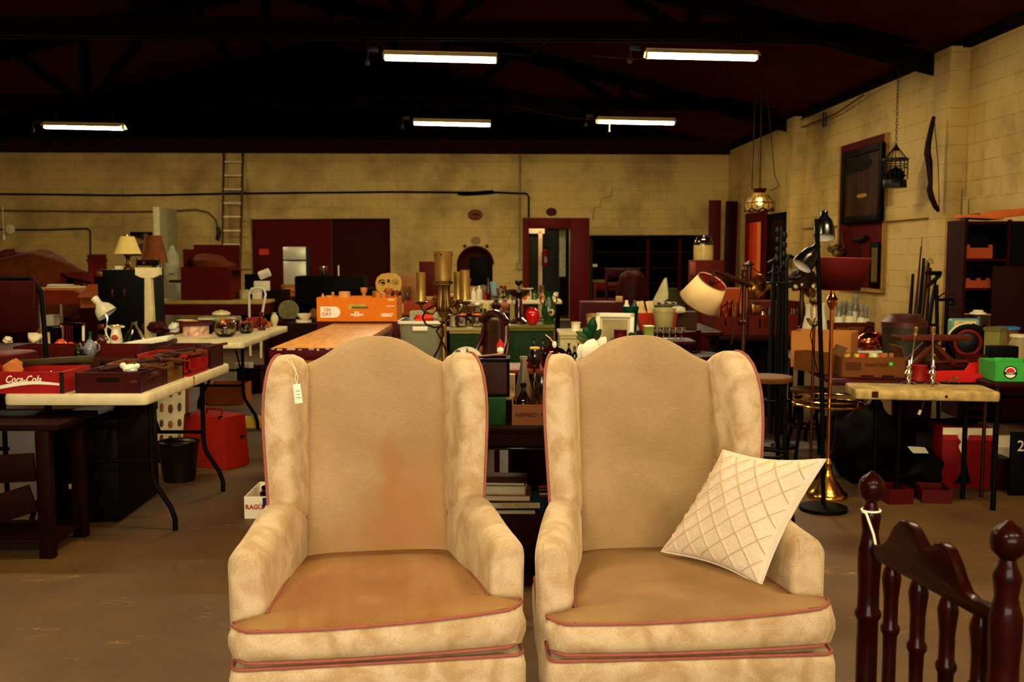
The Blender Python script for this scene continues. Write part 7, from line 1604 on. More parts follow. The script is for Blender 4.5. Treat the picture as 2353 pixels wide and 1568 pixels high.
# black stand of iron tools and canes
Dt = 7.3; b = P(1788, 830, Dt)
o = T('tool_stand', 'black iron stand bundled with pokers and canes in front of the fruit cartons', 'stand', (b.x, Dt, 0))
zz3 = lambda y: P(1794, y, Dt).z
obj('base', MB().lathe([(.14, 0), (.14, .02), (.02, .04)], 20), M_iron, o); obj('pole', MB().cyl((0, 0, .03), (0, 0, zz3(520)), .014, n=10), M_iron, o)
for k in range(9):
    a = k * .7; x, y = .05 * math.cos(a), .05 * math.sin(a); t_ = zz3(600 + 12 * (k % 4))
    obj('poker', MB().tube([(x, y, .1), (x * 1.3, y * 1.2, .6), (x * .9, y, t_), (x * .9 + .02 * (-1) ** k, y, t_ + .04), (x * .9 + .05 * (-1) ** k, y, t_ + .02)], .009 + .003 * (k % 3), 6), M_iron, o)
obj('holder_ring', MB().torus((0, 0, zz3(650)), .09, .008, 20, 6).torus((0, 0, .35), .09, .008, 20, 6), M_iron, o)
for k in range(10): z = zz3(630) + (zz3(530) - zz3(630)) * k / 9; obj('leaf_bracket', MB().sph((.025 * (-1) ** k, 0, z), (.022, .01, .03), 8), M_iron, o)
obj('hook', MB().tube([(.06, 0, zz3(640)), (.12, 0, zz3(640)), (.15, 0, zz3(636)), (.15, 0, zz3(628)), (.13, 0, zz3(626))], .012, 6), M_iron, o)
# ---- tables along the right
zR, K = .66, 1.121
def kz(z): return 1.4 - (1.4 - z) * K
tR = leg_table('stall_table', 'long dark red stall table running back behind the worn white table', 'table', (1.925, 6.0, 0), (4.12, 5.81, 0), 1.95, zR, mat((70, 8, 4), .5, var=.2), M_black, .035, 'fold', None, None, .01)
W0, W1 = G(1966, 896, zR + .005), G(2302, 902, zR + .005)
M_worn = mat((164, 136, 76), .6, var=.45, scale=16)
tW = leg_table('worn_table', 'worn stained white table end carrying two chrome candlestick lamps', 'table', W0, W1, .33, zR + .005, M_worn, M_black, .055, None, None, None, .03)
for x, y in ((.22, .3), (.36, .22), (.95, .05), (.84, .3)): obj('leg', MB().cyl((x * .8, y, 0), (x * .8, y, zR - .04), .015, n=10), M_black, tW)
for k, f in enumerate((.13, .6)): obj('chipped_corner', MB().box((f * .8, -.001, zR - .02 - .004 * k), (.035 - .02 * k, .006, .035 - .02 * k), .004), mat((60, 28, 10), .8), tW)
def onR(px, D, z=zR): return V((P(px, 700, D * K).x, D * K, z))
# tan box
o = carton('tan_carton', 'tall open tan cardboard box set cornerwise on the dark red stall table', 'box', 0, 118, 0, 0, 84, .26, mat((166, 104, 40), .8, var=.1), -.5, loc=onR(1888, 5.9), flaps=0)
# two-tone lamps
def pole_z(px, py, D): return P(px, py, D).z
D = 5.75; b = P(1900, 1140, D)
o = T('tray_lamp', 'brass floor lamp with a round glass tray and a red shade set upside down', 'floor lamp', (b.x, D, 0))
zz = lambda y: P(1900, y, D).z
obj('base', MB().lathe([(.118, 0), (.12, .01), (.115, .025), (.095, .04), (.08, .06), (.05, .10), (.03, .14), (.022, .18), (.028, .2), (.016, .23)], 32), M_brass, o)
obj('pole', MB().cyl((0, 0, .2), (0, 0, zz(668)), .0115, n=14).lathe([(.012, zz(712)), (.022, zz(703)), (.03, zz(695)), (.026, zz(690)), (.034, zz(688)), (.02, zz(680)), (.013, zz(674))], 18), mat((200, 120, 50), .16, 1., var=.05), o)
zt = zz(928); mb = MB(); mb.torus((0, 0, zt), .205, .007, 48, 8); mb.torus((0, 0, zt + .03), .205, .004, 48, 6)
for i in range(6): a = i * PI / 3; mb.cyl((.205 * math.cos(a), .205 * math.sin(a), zt), (.205 * math.cos(a), .205 * math.sin(a), zt + .03), .004, n=6); mb.tube([(0, 0, zt - .01), (.205 * math.cos(a), .205 * math.sin(a), zt)], .003, 5) if i % 2 else None
obj('tray_rail', mb, M_brass, o); obj('tray_glass', MB().lathe([(.015, zt - .003), (.2, zt - .003), (.2, zt + .003), (.015, zt + .003)], 40), mat((40, 30, 18), .05, .2, var=0), o)
M_rsh = mat((84, 7, 3), .8, var=.08); sx = .02
mb = MB(); M = Mx.Translation((sx, 0, 0)) @ Mx.Rotation(math.radians(1.2), 4, 'Y'); mb.lathe([(.105, zz(667)), (.16, zz(593))], 40, M, cap0=False, cap1=False); sh = obj('lamp_shade', mb, M_rsh, o); sm = sh.modifiers.new('thick', 'SOLIDIFY'); sm.thickness = .002
obj('shade_braid', MB().torus((0, 0, zz(593)), .16, .0025, 40, 6, M).torus((0, 0, zz(667)), .105, .0025, 40, 6, M), mat((150, 60, 24), .7), sh)
obj('shade_spider', MB().tube([M @ V((-.105, 0, zz(664))), V((0, 0, zz(668))), M @ V((.105, 0, zz(664)))], .003, 6), M_brass, sh)
obj('cord', MB().tube([(.03, .0, zt), (.045, 0, zt - .1), (.03, 0, zt - .25), (.012, 0, .25)], .003, 6), M_brz, o)
# black three headed lamp
D = 5.45; b = P(1893, 1130, D)
o = T('spotlight_lamp', 'black pole floor lamp with bell shaped metal heads behind the red inverted lampshade', 'floor lamp', (b.x, D, 0))
q = lambda px, py, d=D: P(px, py, d) - V((b.x, D, 0))
obj('base', MB().lathe([(.13, 0), (.13, .02), (.02, .03)], 24), M_black, o); obj('pole', MB().tube([(0, 0, .02), q(1888, 860), q(1877, 503)], .0125, 10), M_black, o)
def head(c, axis, s_, nm='lamp_head'):
    axis = V(axis).normalized(); Mq = Mx.Translation(c) @ axis.to_track_quat('Z', 'Y').to_matrix().to_4x4()
    h = obj(nm, MB().lathe([(.0135 * s_, .165 * s_), (.02 * s_, .16 * s_), (.022 * s_, .13 * s_), (.045 * s_, .1 * s_), (.058 * s_, .05 * s_), (.06 * s_, 0)], 28, Mq, cap1=False), mat((14, 10, 8), .2, .3, var=0), o)
    obj('white_lining', MB().lathe([(.018 * s_, .125 * s_), (.043 * s_, .096 * s_), (.056 * s_, .05 * s_), (.0585 * s_, .001)], 28, Mq, cap1=False), M_white, h); return h
head(q(1894, 546), (.09, .34, .9), .95); head(q(1842, 612), (.62, .2, .75), .95)
obj('head_arm', MB().tube([q(1878, 520), q(1890, 505), q(1897, 500)], .006, 6).tube([q(1881, 585), q(1872, 575), q(1866, 572)], .006, 6), M_black, o)
obj('cord', MB().tube([q(1873, 730), q(1862, 770), q(1868, 800), q(1872, 830), q(1884, 870)], .003, 6), M_black, o)
# glass candle lamp on its pole
D = 6.3; b = P(1862, 1080, D)
o = T('candle_pole_lamp', 'thin brass pole lamp with glass dish and candle tube beside the black pole lamp', 'floor lamp', (b.x, D, 0)); zz = lambda y: P(1862, y, D).z
obj('base', MB().lathe([(.09, 0), (.09, .015), (.015, .03)], 20), M_brz, o); obj('pole', MB().cyl((0, 0, .02), (0, 0, zz(752)), .01, n=10), mat((110, 44, 18), .3, .7), o)
obj('glass_dish', MB().lathe(hollow([(.012, zz(752)), (.04, zz(742)), (.05, zz(732))], .003), 20), G_clear, o); obj('candle_tube', MB().cyl((0, 0, zz(750)), (0, 0, zz(702)), .009, n=12), M_plast, o); obj('glass_chimney', MB().lathe(hollow([(.02, zz(702)), (.034, zz(693)), (.03, zz(680)), (.024, zz(672))], .002), 20), G_clear, o)
obj('collar', MB().lathe([(.01, zz(704)), (.022, zz(702)), (.022, zz(700))], 14), M_brass, o)
# lettered grocery carton in front
M_kr = mat((116, 66, 22), .8, var=.12)
o = carton('grocery_carton', 'brown printed grocery carton with a green sticker, full of food tins', 'box', 1932, 2074, 0, 0, 46, .3, M_kr, -.08, loc=onR(2012, 5.46)); w, h = o['w'], o['h']
text(o, 'MAINSTREET', h * .26, TM(w * .05, -.001, h * .6), mat((40, 20, 8), .8, var=0), sx=.8); obj('green_sticker', MB().box((w * .27, -.001, h * .68), (.02, .002, .018)), mat((60, 200, 60), .6, var=0), o)
obj('printed_note', MB().box((-w * .32, -.001, h * .55), (w * .24, .0015, h * .4)), mat((96, 50, 18), .8), o)
for x in (-.1, .23): obj('hand_slot', MB().box((w * x, -.001, h * .06), (w * .2, .0015, h * .07)), M_ink, o)
for x, a in ((-.5, .5), (.5, -.3)): obj('flap', MB().box((0, 0, .03), (.006, .28, .07), 0, Mx.Translation((w * x, .15, h)) @ Mx.Rotation(a, 4, 'Y')), M_kr, o)
gb = V(o.location)
for i, (dx, dy, hp, wp_, st_, m, lab) in enumerate(((-.08, .08, 48, 14, 'can', mat((190, 150, 50), .5, var=.6, scale=50), 'yellow food tin'), (-.03, .12, 46, 18, 'can', mat((180, 30, 14), .5, var=.6, scale=50), 'red food tin'), (.02, .07, 50, 20, 'can', mat((215, 190, 120), .5, var=.5, scale=50), 'cream and orange food tin'), (.06, .14, 44, 16, 'can', mat((150, 170, 60), .5, var=.6, scale=50), 'green food tin'), (-.11, .17, 44, 16, 'can', mat((210, 160, 60), .5, var=.6, scale=50), 'mustard food tin'), (.1, .2, 40, 16, 'can', mat((200, 60, 20), .5, var=.6, scale=50), 'orange food tin'))):
    pot('food_tin', lab + ' standing in the printed grocery carton', 'tin', 0, 0, 0, hp, wp_, st_, m, loc=gb + V((dx, dy, .007)), n=16)
for i, (px, hp, m, lab) in enumerate(((2034, 50, mat((150, 90, 40), .8), 'brown paper packet'), (2056, 46, mat((170, 110, 60), .8), 'tan paper packet'))):
    one('paper_packet', MB().box((0, 0, .06), (.045, .03, .12), .004), m, lab + ' standing at the end of the printed grocery carton', 'packet', onR(px, 5.66, zR + .007), .2 * i)
carton('grocery_carton', 'plain brown carton behind the printed grocery carton', 'box', 1906, 1940, 0, 0, 46, .3, M_kr, .5, loc=onR(1922, 5.62))
# milk bottle carton
o = carton('bottle_carton', 'dark brown printed carton holding white filled milk bottles by the side wall', 'box', 1915, 2012, 0, 0, 34, .3, mat((84, 26, 10), .8), 0, loc=onR(1963, 7.2, kz(.82))); w, h = o['w'], o['h']
text(o, 'MAINSTREET', h * .46, TM(-w * .08, -.001, h * .5), mat((140, 80, 30), .8, var=0), sx=.72); obj('basket_print', MB().torus((0, 0, 0), h * .3, .006, 20, 6, TM(w * .37, -.001, h * .4)), M_ink, o)
bc = V(o.location)
one('carton_riser', MB().box((0, .15, .044), (.36, .3, .088)), M_dwood, 'dark box under the carton of milk bottles', 'box', bc - V((0, 0, .09)))
for k, (px, dy, hp, wp_) in enumerate(((1928, .08, 76, 26), (1953, .08, 78, 27), (1980, .08, 72, 26), (1966, .2, 92, 26), (1940, .22, 78, 24), (1990, .2, 64, 22))):
    s = S(7.2 * K + dy); b_ = T('milk_bottle', 'white filled glass milk bottle standing in the printed carton', 'bottle', V((P(px, 700, 7.2 * K + dy).x, 7.2 * K + dy, bc.z + .007)), 0, 'milk bottles in the printed carton')
    h_, r = hp * s, wp_ * s / 2
    obj('milk_fill', MB().lathe([(.93 * r, 0), (.97 * r, .03 * h_), (.9 * r, .3 * h_), (.6 * r, .58 * h_)], 18), mat((214, 200, 160), .5, var=.03), b_)
    obj('glass_neck', MB().lathe([(.6 * r, .581 * h_), (.47 * r, .7 * h_), (.46 * r, .9 * h_), (.56 * r, .93 * h_), (.56 * r, h_)], 18, cap1=False), mat((170, 165, 140), .08, trans=.7, var=0), b_)
for k, (px, D_, hp, wp_) in enumerate(((1857, 7.35, 80, 26), (1890, 7.35, 84, 28))):
    pot('milk_bottle', ('white milk bottle seen just beside the glass candle lamp', 'white milk bottle seen between the black pole and the brass pole')[k], 'bottle', 0, 0, 0, hp * .9, wp_, 'milk', mat((200, 186, 146), .4, var=.05), loc=onR(px, D_, kz(.82)))
one('carton_riser', MB().box((0, .1, .045), (.3, .3, .09)), M_cb, 'brown box under the two milk bottles beside the lamp poles', 'box', onR(1872, 7.25, kz(.82) - .091))
leg_table('stall_table', 'dark stall table along the side wall carrying the milk bottle carton', 'table', (P(1835, 760, 8.0).x, 8.0, 0), (3.0, 8.0, 0), .42, kz(.82) - .091, M_dwood, M_black, .04, .02)
# copper kettle in a foam box
o = carton('foam_box', 'white foam box with scrawled writing holding bright copperware', 'box', 1964, 2032, 0, 0, 22, .2, mat((190, 184, 160), .8, var=.05), .05, loc=onR(2000, 6.35), t=.015); w, h = o['w'], o['h']
text(o, 'l  90', h * .6, TM(w * .15, -.001, h * .5), mat((60, 20, 14), .7, var=0), shear=.2); obj('red_patch', MB().box((-w * .22, -.001, h * .45), (w * .18, .002, h * .6)), mat((90, 10, 8), .7), o)
M_cop = mat((220, 96, 50), .14, 1., var=.1)
k_ = T('copper_kettle', 'shiny copper kettle lying on its side in the white foam box', 'kettle', onR(2000, 6.45, zR + h * .7 + .02), .3, s=K)
obj('body', MB().sph((0.0, 0, .05), (.085, .07, .065), 20), M_cop, k_); obj('rim', MB().torus((0, 0, 0), .05, .008, 24, 8, Mx.Translation((.045, -.05, .065)) @ Mx.Rotation(1.1, 4, 'X') @ Mx.Rotation(.5, 4, 'Y')), M_cop, k_); obj('handle', MB().tube([(.02, -.05, .11), (.05, -.08, .08), (.07, -.08, .03), (.075, -.07, .0)], .009, 8), M_cop, k_)
for dx in (-.11, -.085, -.13): obj('measuring_cup', MB().lathe(hollow([(.015, 0), (.02, .035)], .002), 14, Mx.Translation((dx, -.04 + dx * .2, .0 + .02 * (dx < -.1)))), M_cop, k_)
# big tin
D = 6.25 * K
o = T('storage_tin', 'large dark green round tin with a domed brown lid on the dark red stall table', 'tin', onR(2080, 6.35)); s = S(D); r = 50 * s; zt = P(2080, 745, D).z - zR
obj('body', MB().lathe([(r, 0), (r * 1.01, .01), (r, .02), (r, zt - .02), (r * 1.02, zt - .01), (r * 1.02, zt)], 36), mat((56, 56, 30), .5, .3, var=.5, scale=8), o)
obj('lid', MB().lathe([(r * 1.03, zt - .03), (r * 1.03, zt + .01), (r * .9, zt + .025), (r * .72, zt + .05), (r * .68, zt + .062), (r * .3, zt + .066)], 36), mat((84, 30, 12), .5, .3, var=.35, scale=8), o)
# candlestick lamps
for k, (px, lean_, lab) in enumerate(((2087, .10, 'chrome candlestick lamp leaning towards its twin on the worn white table'), (2142, -.02, 'chrome candlestick lamp standing upright on the worn white table'))):
    o = T('candlestick_lamp', lab, 'lamp', V((P(px, 893, 5.12 * K).x, 5.12 * K, zR + .005)), 0, 'pair of chrome candlestick lamps'); zt = P(px, 753, 5.12 * K).z - zR
    obj('base', MB().lathe([(.045, 0), (.046, .006), (.03, .012), (.012, .02), (.018, .032), (.012, .045), (.02, .06), (.022, .066), (.01, .085), (.015, .1), (.009, .115), (.012, .13), (.007, .145)], 20), M_chrome, o)
    M = Mx.Rotation(lean_, 4, 'Y')
    obj('stem', MB().lathe([(.008, .12), (.0055, .16), (.0055, zt - .055), (.009, zt - .05)], 14, M), M_chrome, o); obj('socket', MB().lathe([(.009, zt - .05), (.0135, zt - .045), (.0135, zt - .02), (.015, zt - .018), (.015, zt), (.011, zt)], 16, M), mat((190, 160, 110), .25, .9), o)
one('lamp_cord', MB().tube([V((P(2110, 895, 5.1 * K).x, 5.10 * K, zR + .01)), V((P(2150, 893, 5.06 * K).x, 5.07 * K, zR + .012)), V((P(2114, 905, 5.04 * K).x, 5.545, zR + .0)), P(2121, 930, 5.54), P(2118, 940, 5.54)], .003, 6).tube([V((P(2080, 893, 5.15 * K).x, 5.15 * K, zR + .01)), V((P(2130, 890, 5.2 * K).x, 5.2 * K, zR + .012)), V((P(2170, 885, 5.2 * K).x, 5.2 * K, zR + .01)), V((P(2205, 872, 5.25 * K).x, 5.22 * K, zR + .03))], .003, 6), mat((110, 70, 40), .6), 'tangled brown lamp cord hanging over the edge of the worn white table', 'cord')
one('cord_plug', MB().box((0, 0, 0), (.016, .012, .03), .004), M_plast, 'cream plug dangling under the worn white table', 'plug', P(2113, 948, 5.54), ry=.4)
# red metal tray and pail
o = T('red_bin_tray', 'bright red metal drawer with curved ends on the worn white table', 'drawer', onR(2210, 5.2, zR + .005), -.03); M_rd = mat((176, 18, 10), .45, var=.12)
w = .336; mb = MB(); mb.tray((0, .07, 0), (w, .13, .05), .006); obj('body', mb, M_rd, o); mb = MB(); mb.prism([(0, 0), (.13, 0), (.13, .12), (.09, .115), (.05, .06), (0, .05)], -.004, .004, Mx.Translation((w / 2 - .003, .005, 0)) @ Mx.Rotation(PI / 2, 4, 'Z') @ Mx.Rotation(PI / 2, 4, 'X')); obj('end_panel', mb, M_rd, o)
obj('back_panel', MB().prism([(-w / 2, 0), (w / 2, 0), (w / 2, .105), (w / 2 - .05, .10), (w / 2 - .08, .055), (-w / 2, .05)], -.003, .003, TM(0, .138, 0)), M_rd, o)
pot('red_pail', 'small red pail between the two chrome candlestick lamps', 'pail', 0, 0, 0, 34, 34, 'can', mat((150, 22, 12), .5), loc=onR(2118, 5.3, zR + .005))
one('raffia_bow', MB().tube([V((.03 * math.cos(i * 2.4), .02 * math.sin(i * 1.7), .01 + .012 * (i % 4))) for i in range(16)], .0025, 5), mat((130, 70, 24), .8), 'tangle of dry raffia in front of the red metal drawer', 'raffia', onR(2200, 5.1, zR + .008))
# wooden sled and boards
o = T('wooden_sled', 'brown wooden folding stool with slanted legs between tin and wheel', 'stool', onR(2150, 5.75), -.05); M_sl = mat((96, 30, 10), .5, var=.25, scale=8); zt = P(2150, 778, 5.75 * K).z - zR
obj('seat', MB().box((0, .07, zt), (.45, .22, .024), .004), M_sl, o)
for q_ in (-1, 1):
    for y in (0, .14): obj('leg', MB().box((0, 0, 0), (.028, .02, zt * 1.45), .003, Mx.Translation((q_ * .07 + .0, y, zt * .5)) @ Mx.Rotation(-q_ * .75, 4, 'Y')), M_sl, o)
obj('foot_board', MB().box((.12, .05, .062), (.22, .12, .012), .003), M_sl, o)
one('sled_block', MB().box((0, 0, .028), (.2, .1, .056), .003), M_dwood, 'dark block under the footboard of the brown stool', 'block', onR(2190, 5.62))
# wheel lamp
o = T('pulley', 'black wheel with a dull red hub and pale rim beside the brown stool', 'pulley', onR(2226, 6.2, zR + .142), -.25, s=K); Mh = Mx.Rotation(PI / 2, 4, 'X')
obj('tyre', MB().torus((0, 0, 0), .1, .026, 36, 10, Mh), M_black, o); obj('rim', MB().torus((0, 0, .018), .075, .012, 32, 8, Mh), mat((120, 24, 14), .5), o); obj('disc', MB().lathe([(.07, 0), (.06, .02), (.02, .03)], 24, Mh), M_iron, o); obj('pale_edge', MB().tube([(.123 * math.cos(a), -.02, .123 * math.sin(a)) for a in [1.4 + .12 * i for i in range(12)]], .006, 6), M_plast, o)
# lunch tin, canisters, jars
o = T('lunch_tin', 'pale blue edged tin box lettered SANDWICH behind the black wheel', 'tin', onR(2220, 6.75)); s = S(6.75 * K); w = 62 * s; zt = P(2220, 733, 6.75 * K).z - zR; zb = P(2220, 778, 6.75 * K).z - zR
obj('body', MB().faces([[V((x, .0, z + (zt + zb) / 2)) for x, z in rrect(w / 2, (zt - zb) / 2, .02, 4)], [V((x, .07, z + (zt + zb) / 2)) for x, z in rrect(w / 2, (zt - zb) / 2, .02, 4)]]), mat((110, 150, 130), .4, var=.1), o)
obj('label_panel', MB().prism(rrect(w * .41, (zt - zb) * .4, .008, 3), 0, .001, TM(0, -.0005, (zt + zb) / 2)), mat((196, 172, 110), .5), o); text(o, 'OREO SANDWICH', .021, TM(0, -.002, zt - .05), M_ink, sx=.8, bold=.0005)
obj('faint_print', MB().box((-.02, -.001, zt - .03), (.07, .002, .006)).box((0, -.001, zt - .072), (.09, .002, .006)), mat((130, 96, 40), .6), o)
for x in (-.035, .035): obj('painted_biscuit', MB().prism(oval(0, 0, .027, .027), 0, .001, TM(x, -.002, zb + .025)), mat((60, 10, 6), .6), o)
one('tin_riser', MB().box((0, .06, zb / 2), (.24, .14, zb - .002)), M_dwood, 'dark box under the lunch tin', 'box', onR(2220, 6.75))
o = T('enamel_canister', 'black canister with gold bands and a white knobbed lid', 'canister', onR(2248, 6.9), 0); s = S(6.9 * K); r = 27 * s; zt = P(2248, 723, 6.9 * K).z - zR
obj('body', MB().lathe([(r, 0), (r, zt)], 28), mat((34, 10, 6), .25, coat=.3), o); obj('gold_band', MB().torus((0, 0, zt), r * 1.02, .006, 28, 6).torus((0, 0, .04), r * 1.01, .004, 28, 6), M_brass, o); obj('lid', MB().lathe([(r * .7, zt), (r * .68, zt + .012), (r * .4, zt + .025), (r * .42, zt + .035), (r * .1, zt + .037)], 24), M_china, o)
for px, D_, hp, wp_, st_, m, lid, lab, nm in ((2150, 6.9, 44, 26, 'cup', M_china, None, 'white mug lying near the lunch tin', 'mug'), (2316, 6.7, 62, 50, 'can', mat((120, 70, 40), .5, var=.4, scale=20), mat((40, 110, 160), .4), 'round tan canister with a bright blue lid', 'canister'), (2290, 6.0, 86, 50, 'can', mat((130, 120, 60), .5, var=.2), mat((110, 100, 50), .5), 'olive green square canister on the dark red stall table', 'canister'), (2344, 6.1, 66, 40, 'jar', mat((150, 130, 84), .4, var=.15), M_plast, 'pale stoneware jar at the edge of the stall table', 'jar'), (2160, 6.7, 16, 30, 'can', mat((200, 160, 40), .5), None, 'flat yellow tin under the white mug', 'tin'), (2268, 6.85, 40, 26, 'cup', M_paper, None, 'white paper cone beside the black canister', 'paper_roll')):
    pot(nm, lab, nm, 0, 0, 0, hp if nm != 'mug' else 24, wp_, st_, m, loc=onR(px, D_, zR if nm != 'mug' else zR + .055), lid=lid, n=4 if 'square' in lab else 20)
one('mug_block', MB().box((0, 0, .027), (.11, .09, .053)), M_dwood, 'dark block under the white mug', 'block', onR(2150, 6.9))
carton('black_box', 'small black box in front of the olive green square canister', 'box', 2284, 2346, 0, 0, 36, .1, M_black, open_=False, loc=onR(2315, 5.75, zR + .06)); one('box_block', MB().box((0, .05, .029), (.16, .1, .058)), M_dwood, 'dark block under the small black box', 'block', onR(2315, 5.75))
carton('scissor_case', 'long brown wooden tray among the canisters', 'tray', 2225, 2285, 0, 0, 34, .12, M_dred, .1, loc=onR(2252, 5.8))
# side table with the green fruit carton
D = 5.15
M_gb = mat((50, 150, 48), .6, var=.12)
o = carton('fruit_tray', 'green cardboard fruit tray with a round red and white emblem', 'box', 0, 104, 0, 0, 44, .26, M_gb, -.1, loc=(P(2352, 700, 5.6).x, 5.62, kz(.772))); w, h = o['w'], o['h']
c = -w * .18
obj('emblem_disc', MB().prism(oval(0, 0, .037, .037, 28), 0, .001, TM(c, -.001, h * .48)), M_inkw, o); obj('emblem_ring', MB().torus((0, 0, 0), .034, .0035, 32, 6, TM(c, -.001, h * .48)), mat((20, 16, 30), .6), o)
obj('emblem_sun', MB().prism([(.025 * math.cos(PI * i / 12), .025 * math.sin(PI * i / 12)) for i in range(13)], 0, .0016, TM(c, -.001, h * .48)), mat((190, 30, 14), .6), o); obj('emblem_band', MB().box((0, 0, .0015), (.066, .014, .002), 0, TM(c, -.001, h * .43)), mat((20, 16, 30), .6), o); text(o, 'SUNSET', .0125, TM(c, -.0038, h * .43), M_inkw)
for x in (-.5, -.28): obj('corner_tab', MB().box((w * x + .02, .004, h + .012), (.05, .006, .03), .003), M_gb, o)
ts = leg_table('chrome_table', 'dark topped table with slim metal legs under the green fruit tray', 'table', (P(2282, 880, 5.56).x, 5.56, 0), (P(2282, 880, 5.56).x + .6, 5.56, 0), .24, kz(.772) - .001, M_dwood, mat((90, 50, 30), .3, .8), .03, .011)
# ---- beneath the tables
bpt = G(2222, 1125, 0)
o = T('oil_can', 'big red square can printed with a pale map under the worn white table', 'can', bpt + V((0, .02, 0)), -.08); s = S(bpt.y); w = 112 * s; h = P(2222, 985, bpt.y).z; M_rc = mat((120, 8, 5), .5, var=.12)
obj('body', MB().box((0, .14, h / 2), (w, .28, h), .008), M_rc, o); obj('white_band', MB().box((0, -.0005 + .002, h - .022), (w, .004, .042)), M_plast, o); obj('red_stripe', MB().box((0, -.001 + .001, h - .06), (w, .004, .03)), mat((150, 14, 8), .5), o)
obj('map_print', MB().prism([(-.06, h - .03), (.01, h - .03), (0, h - .07), (-.015, h - .09), (-.01, h - .11), (-.03, h - .16), (-.045, h - .13), (-.05, h - .11), (-.035, h - .085), (-.055, h - .06)], 0, .001, TM(0, -.0015, 0)), mat((200, 180, 140), .6), o)
obj('lid', MB().lathe([(.1, h), (.1, h + .02), (.09, h + .025)], 24, Mx.Translation((0, .14, 0))), M_black, o)
obj('dark_triangle', MB().prism([(-.05, .03), (.05, .03), (.02, h * .42)], 0, .001, TM(-.02, -.0015, 0)), M_black, o)
carton('floor_carton', 'low red cardboard carton lying on the floor before the red can', 'box', 2042, 2100, 1160, 0, 36, .2, M_dred, .1); carton('floor_carton', 'torn low red carton on the floor at the foot of the red can', 'box', 2120, 2186, 1158, 0, 32, .2, M_dred, -.15)
b_ = G(2010, 1125, 0); one('refuse_sack', blob_mesh('rs', (.24, .2, .26), .16, 91, 30, flat=-.24), M_black, 'large black sack slumped under the worn white table', 'sack', b_ + V((.02, .25, .24)))
b_ = G(2150, 1140, 0); one('dark_coat', blob_mesh('dc', (.17, .15, .13), .2, 95, 26, flat=-.11), M_black, 'dark coat heaped on the floor beside the red can', 'coat', b_ + V((-.06, .16, .11)))
one('white_sheet', MB().prism([(-.05, -.02), (.05, -.03), (.06, .02), (.02, .03), (-.05, .04)], 0, .003), M_paper, 'crumpled white paper on the dark coat under the table', 'paper', b_ + V((-.07, .1, .25)), .3, rx=.5)
b_ = G(2190, 1090, 0); carton('cabinet_box', 'dark metal cabinet standing behind the red can', 'cabinet', 2102, 2166, 1108, 0, 118, .3, mat((26, 14, 10), .6), open_=False)
o = carton('number_board', 'black board with pale figures 25 leaning under the dark topped table', 'sign', 2318, 2380, 1140, 0, 150, .02, M_black, open_=False); text(o, '25', .09, TM(.0, -.002, o['h'] * .78), M_plast)
carton('white_card', 'white card standing beside the board with figures', 'card', 2284, 2320, 1110, 0, 112, .02, M_paper, open_=False); carton('card_box', 'dark box below the white card', 'box', 2280, 2330, 1125, 0, 70, .2, M_dwood, open_=False)
b_ = G(2000, 1080, 0); carton('grey_box', 'dull grey box under the tray lamp', 'box', 1905, 1945, 1095, 0, 48, .2, mat((90, 84, 66), .6), open_=False)
# stools
def stool(label, px, py, D, r, m):
    p = P(px, py, D); o = T('round_stool', label, 'stool', (p.x, D, 0)); z = p.z
    obj('seat', MB().lathe([(r * .96, z - .03), (r, z - .02), (r, z - .006), (r * .96, z), (.001, z - .003)], 28), m, o)
    for i in range(4):
        a = PI / 4 + i * PI / 2; ca, sa = math.cos(a), math.sin(a); obj('leg', MB().tube([(r * .75 * ca, r * .75 * sa, z - .02), (r * .85 * ca, r * .85 * sa, z * .55), (r * 1.15 * ca, r * 1.15 * sa, .12), (r * 1.3 * ca, r * 1.3 * sa, 0)], .013, 8), M_black, o)
    obj('ring', MB().torus((0, 0, z * .45), r * .84, .009, 28, 6), M_black, o); return o
stool('tall black bentwood stool with a tan round seat beside the clean armchair wing', 1766, 864, 5.3, .125, mat((110, 64, 26), .5)); stool('lower round stool with a dull tan seat behind the lamp poles', 1860, 892, 6.9, .13, mat((96, 60, 28), .5))
one('dark_cupboard', MB().box((0, 0, .32), (.6, .45, .64), .01), M_black, 'low black cupboard under the fruit cartons', 'cupboard', (P(1722, 700, 8.9).x, 8.95, 0))
# ---- canes against the pillar
D = 8.2; b = P(2100, 760, D); o = T('cane_stand', 'stand of canes, rods and old tools leaning against the block pillar', 'cane stand', (b.x, D, 0))
obj('bin', MB().lathe(hollow([(.15, 0), (.16, .3), (.18, .85)], .01), 20), M_dwood, o); q = lambda px, py, d=0: P(px, py, D + d) - V((b.x, D, 0))
for k, (x0, x1, y1, r, m) in enumerate(((2086, 2119, 545, .004, M_iron), (2092, 2117, 567, .01, M_dred), (2096, 2123, 594, .018, M_black), (2100, 2131, 598, .016, mat((120, 90, 50), .5)), (2106, 2135, 604, .013, M_dwood), (2082, 2098, 630, .018, M_black), (2112, 2152, 628, .014, M_black), (2088, 2110, 650, .012, M_chrome), (2116, 2139, 616, .014, M_dwood), (2120, 2146, 655, .013, M_iron))):
    a_ = q(x0, 780, .0); a_.y += -.06 + .03 * (k % 5); e = q(x1, y1, .15 + .02 * (k % 4)); a_.z = .3
    obj('cane', MB().tube([a_, a_.lerp(e, .5) + V((.01 * (-1) ** k, 0, 0)), e], [r, r, r * .7], 8), m, o)
obj('cane_handle', MB().tube([q(2131, 600, .2), q(2136, 594, .2), q(2142, 598, .2), q(2143, 606, .2)], .013, 8), mat((150, 120, 70), .5), o); obj('crosspiece', MB().tube([q(2128, 628, .15), q(2163, 628, .15)], .018, 8).tube([q(2130, 660, .15), q(2160, 632, .15)], .018, 8), M_black, o)
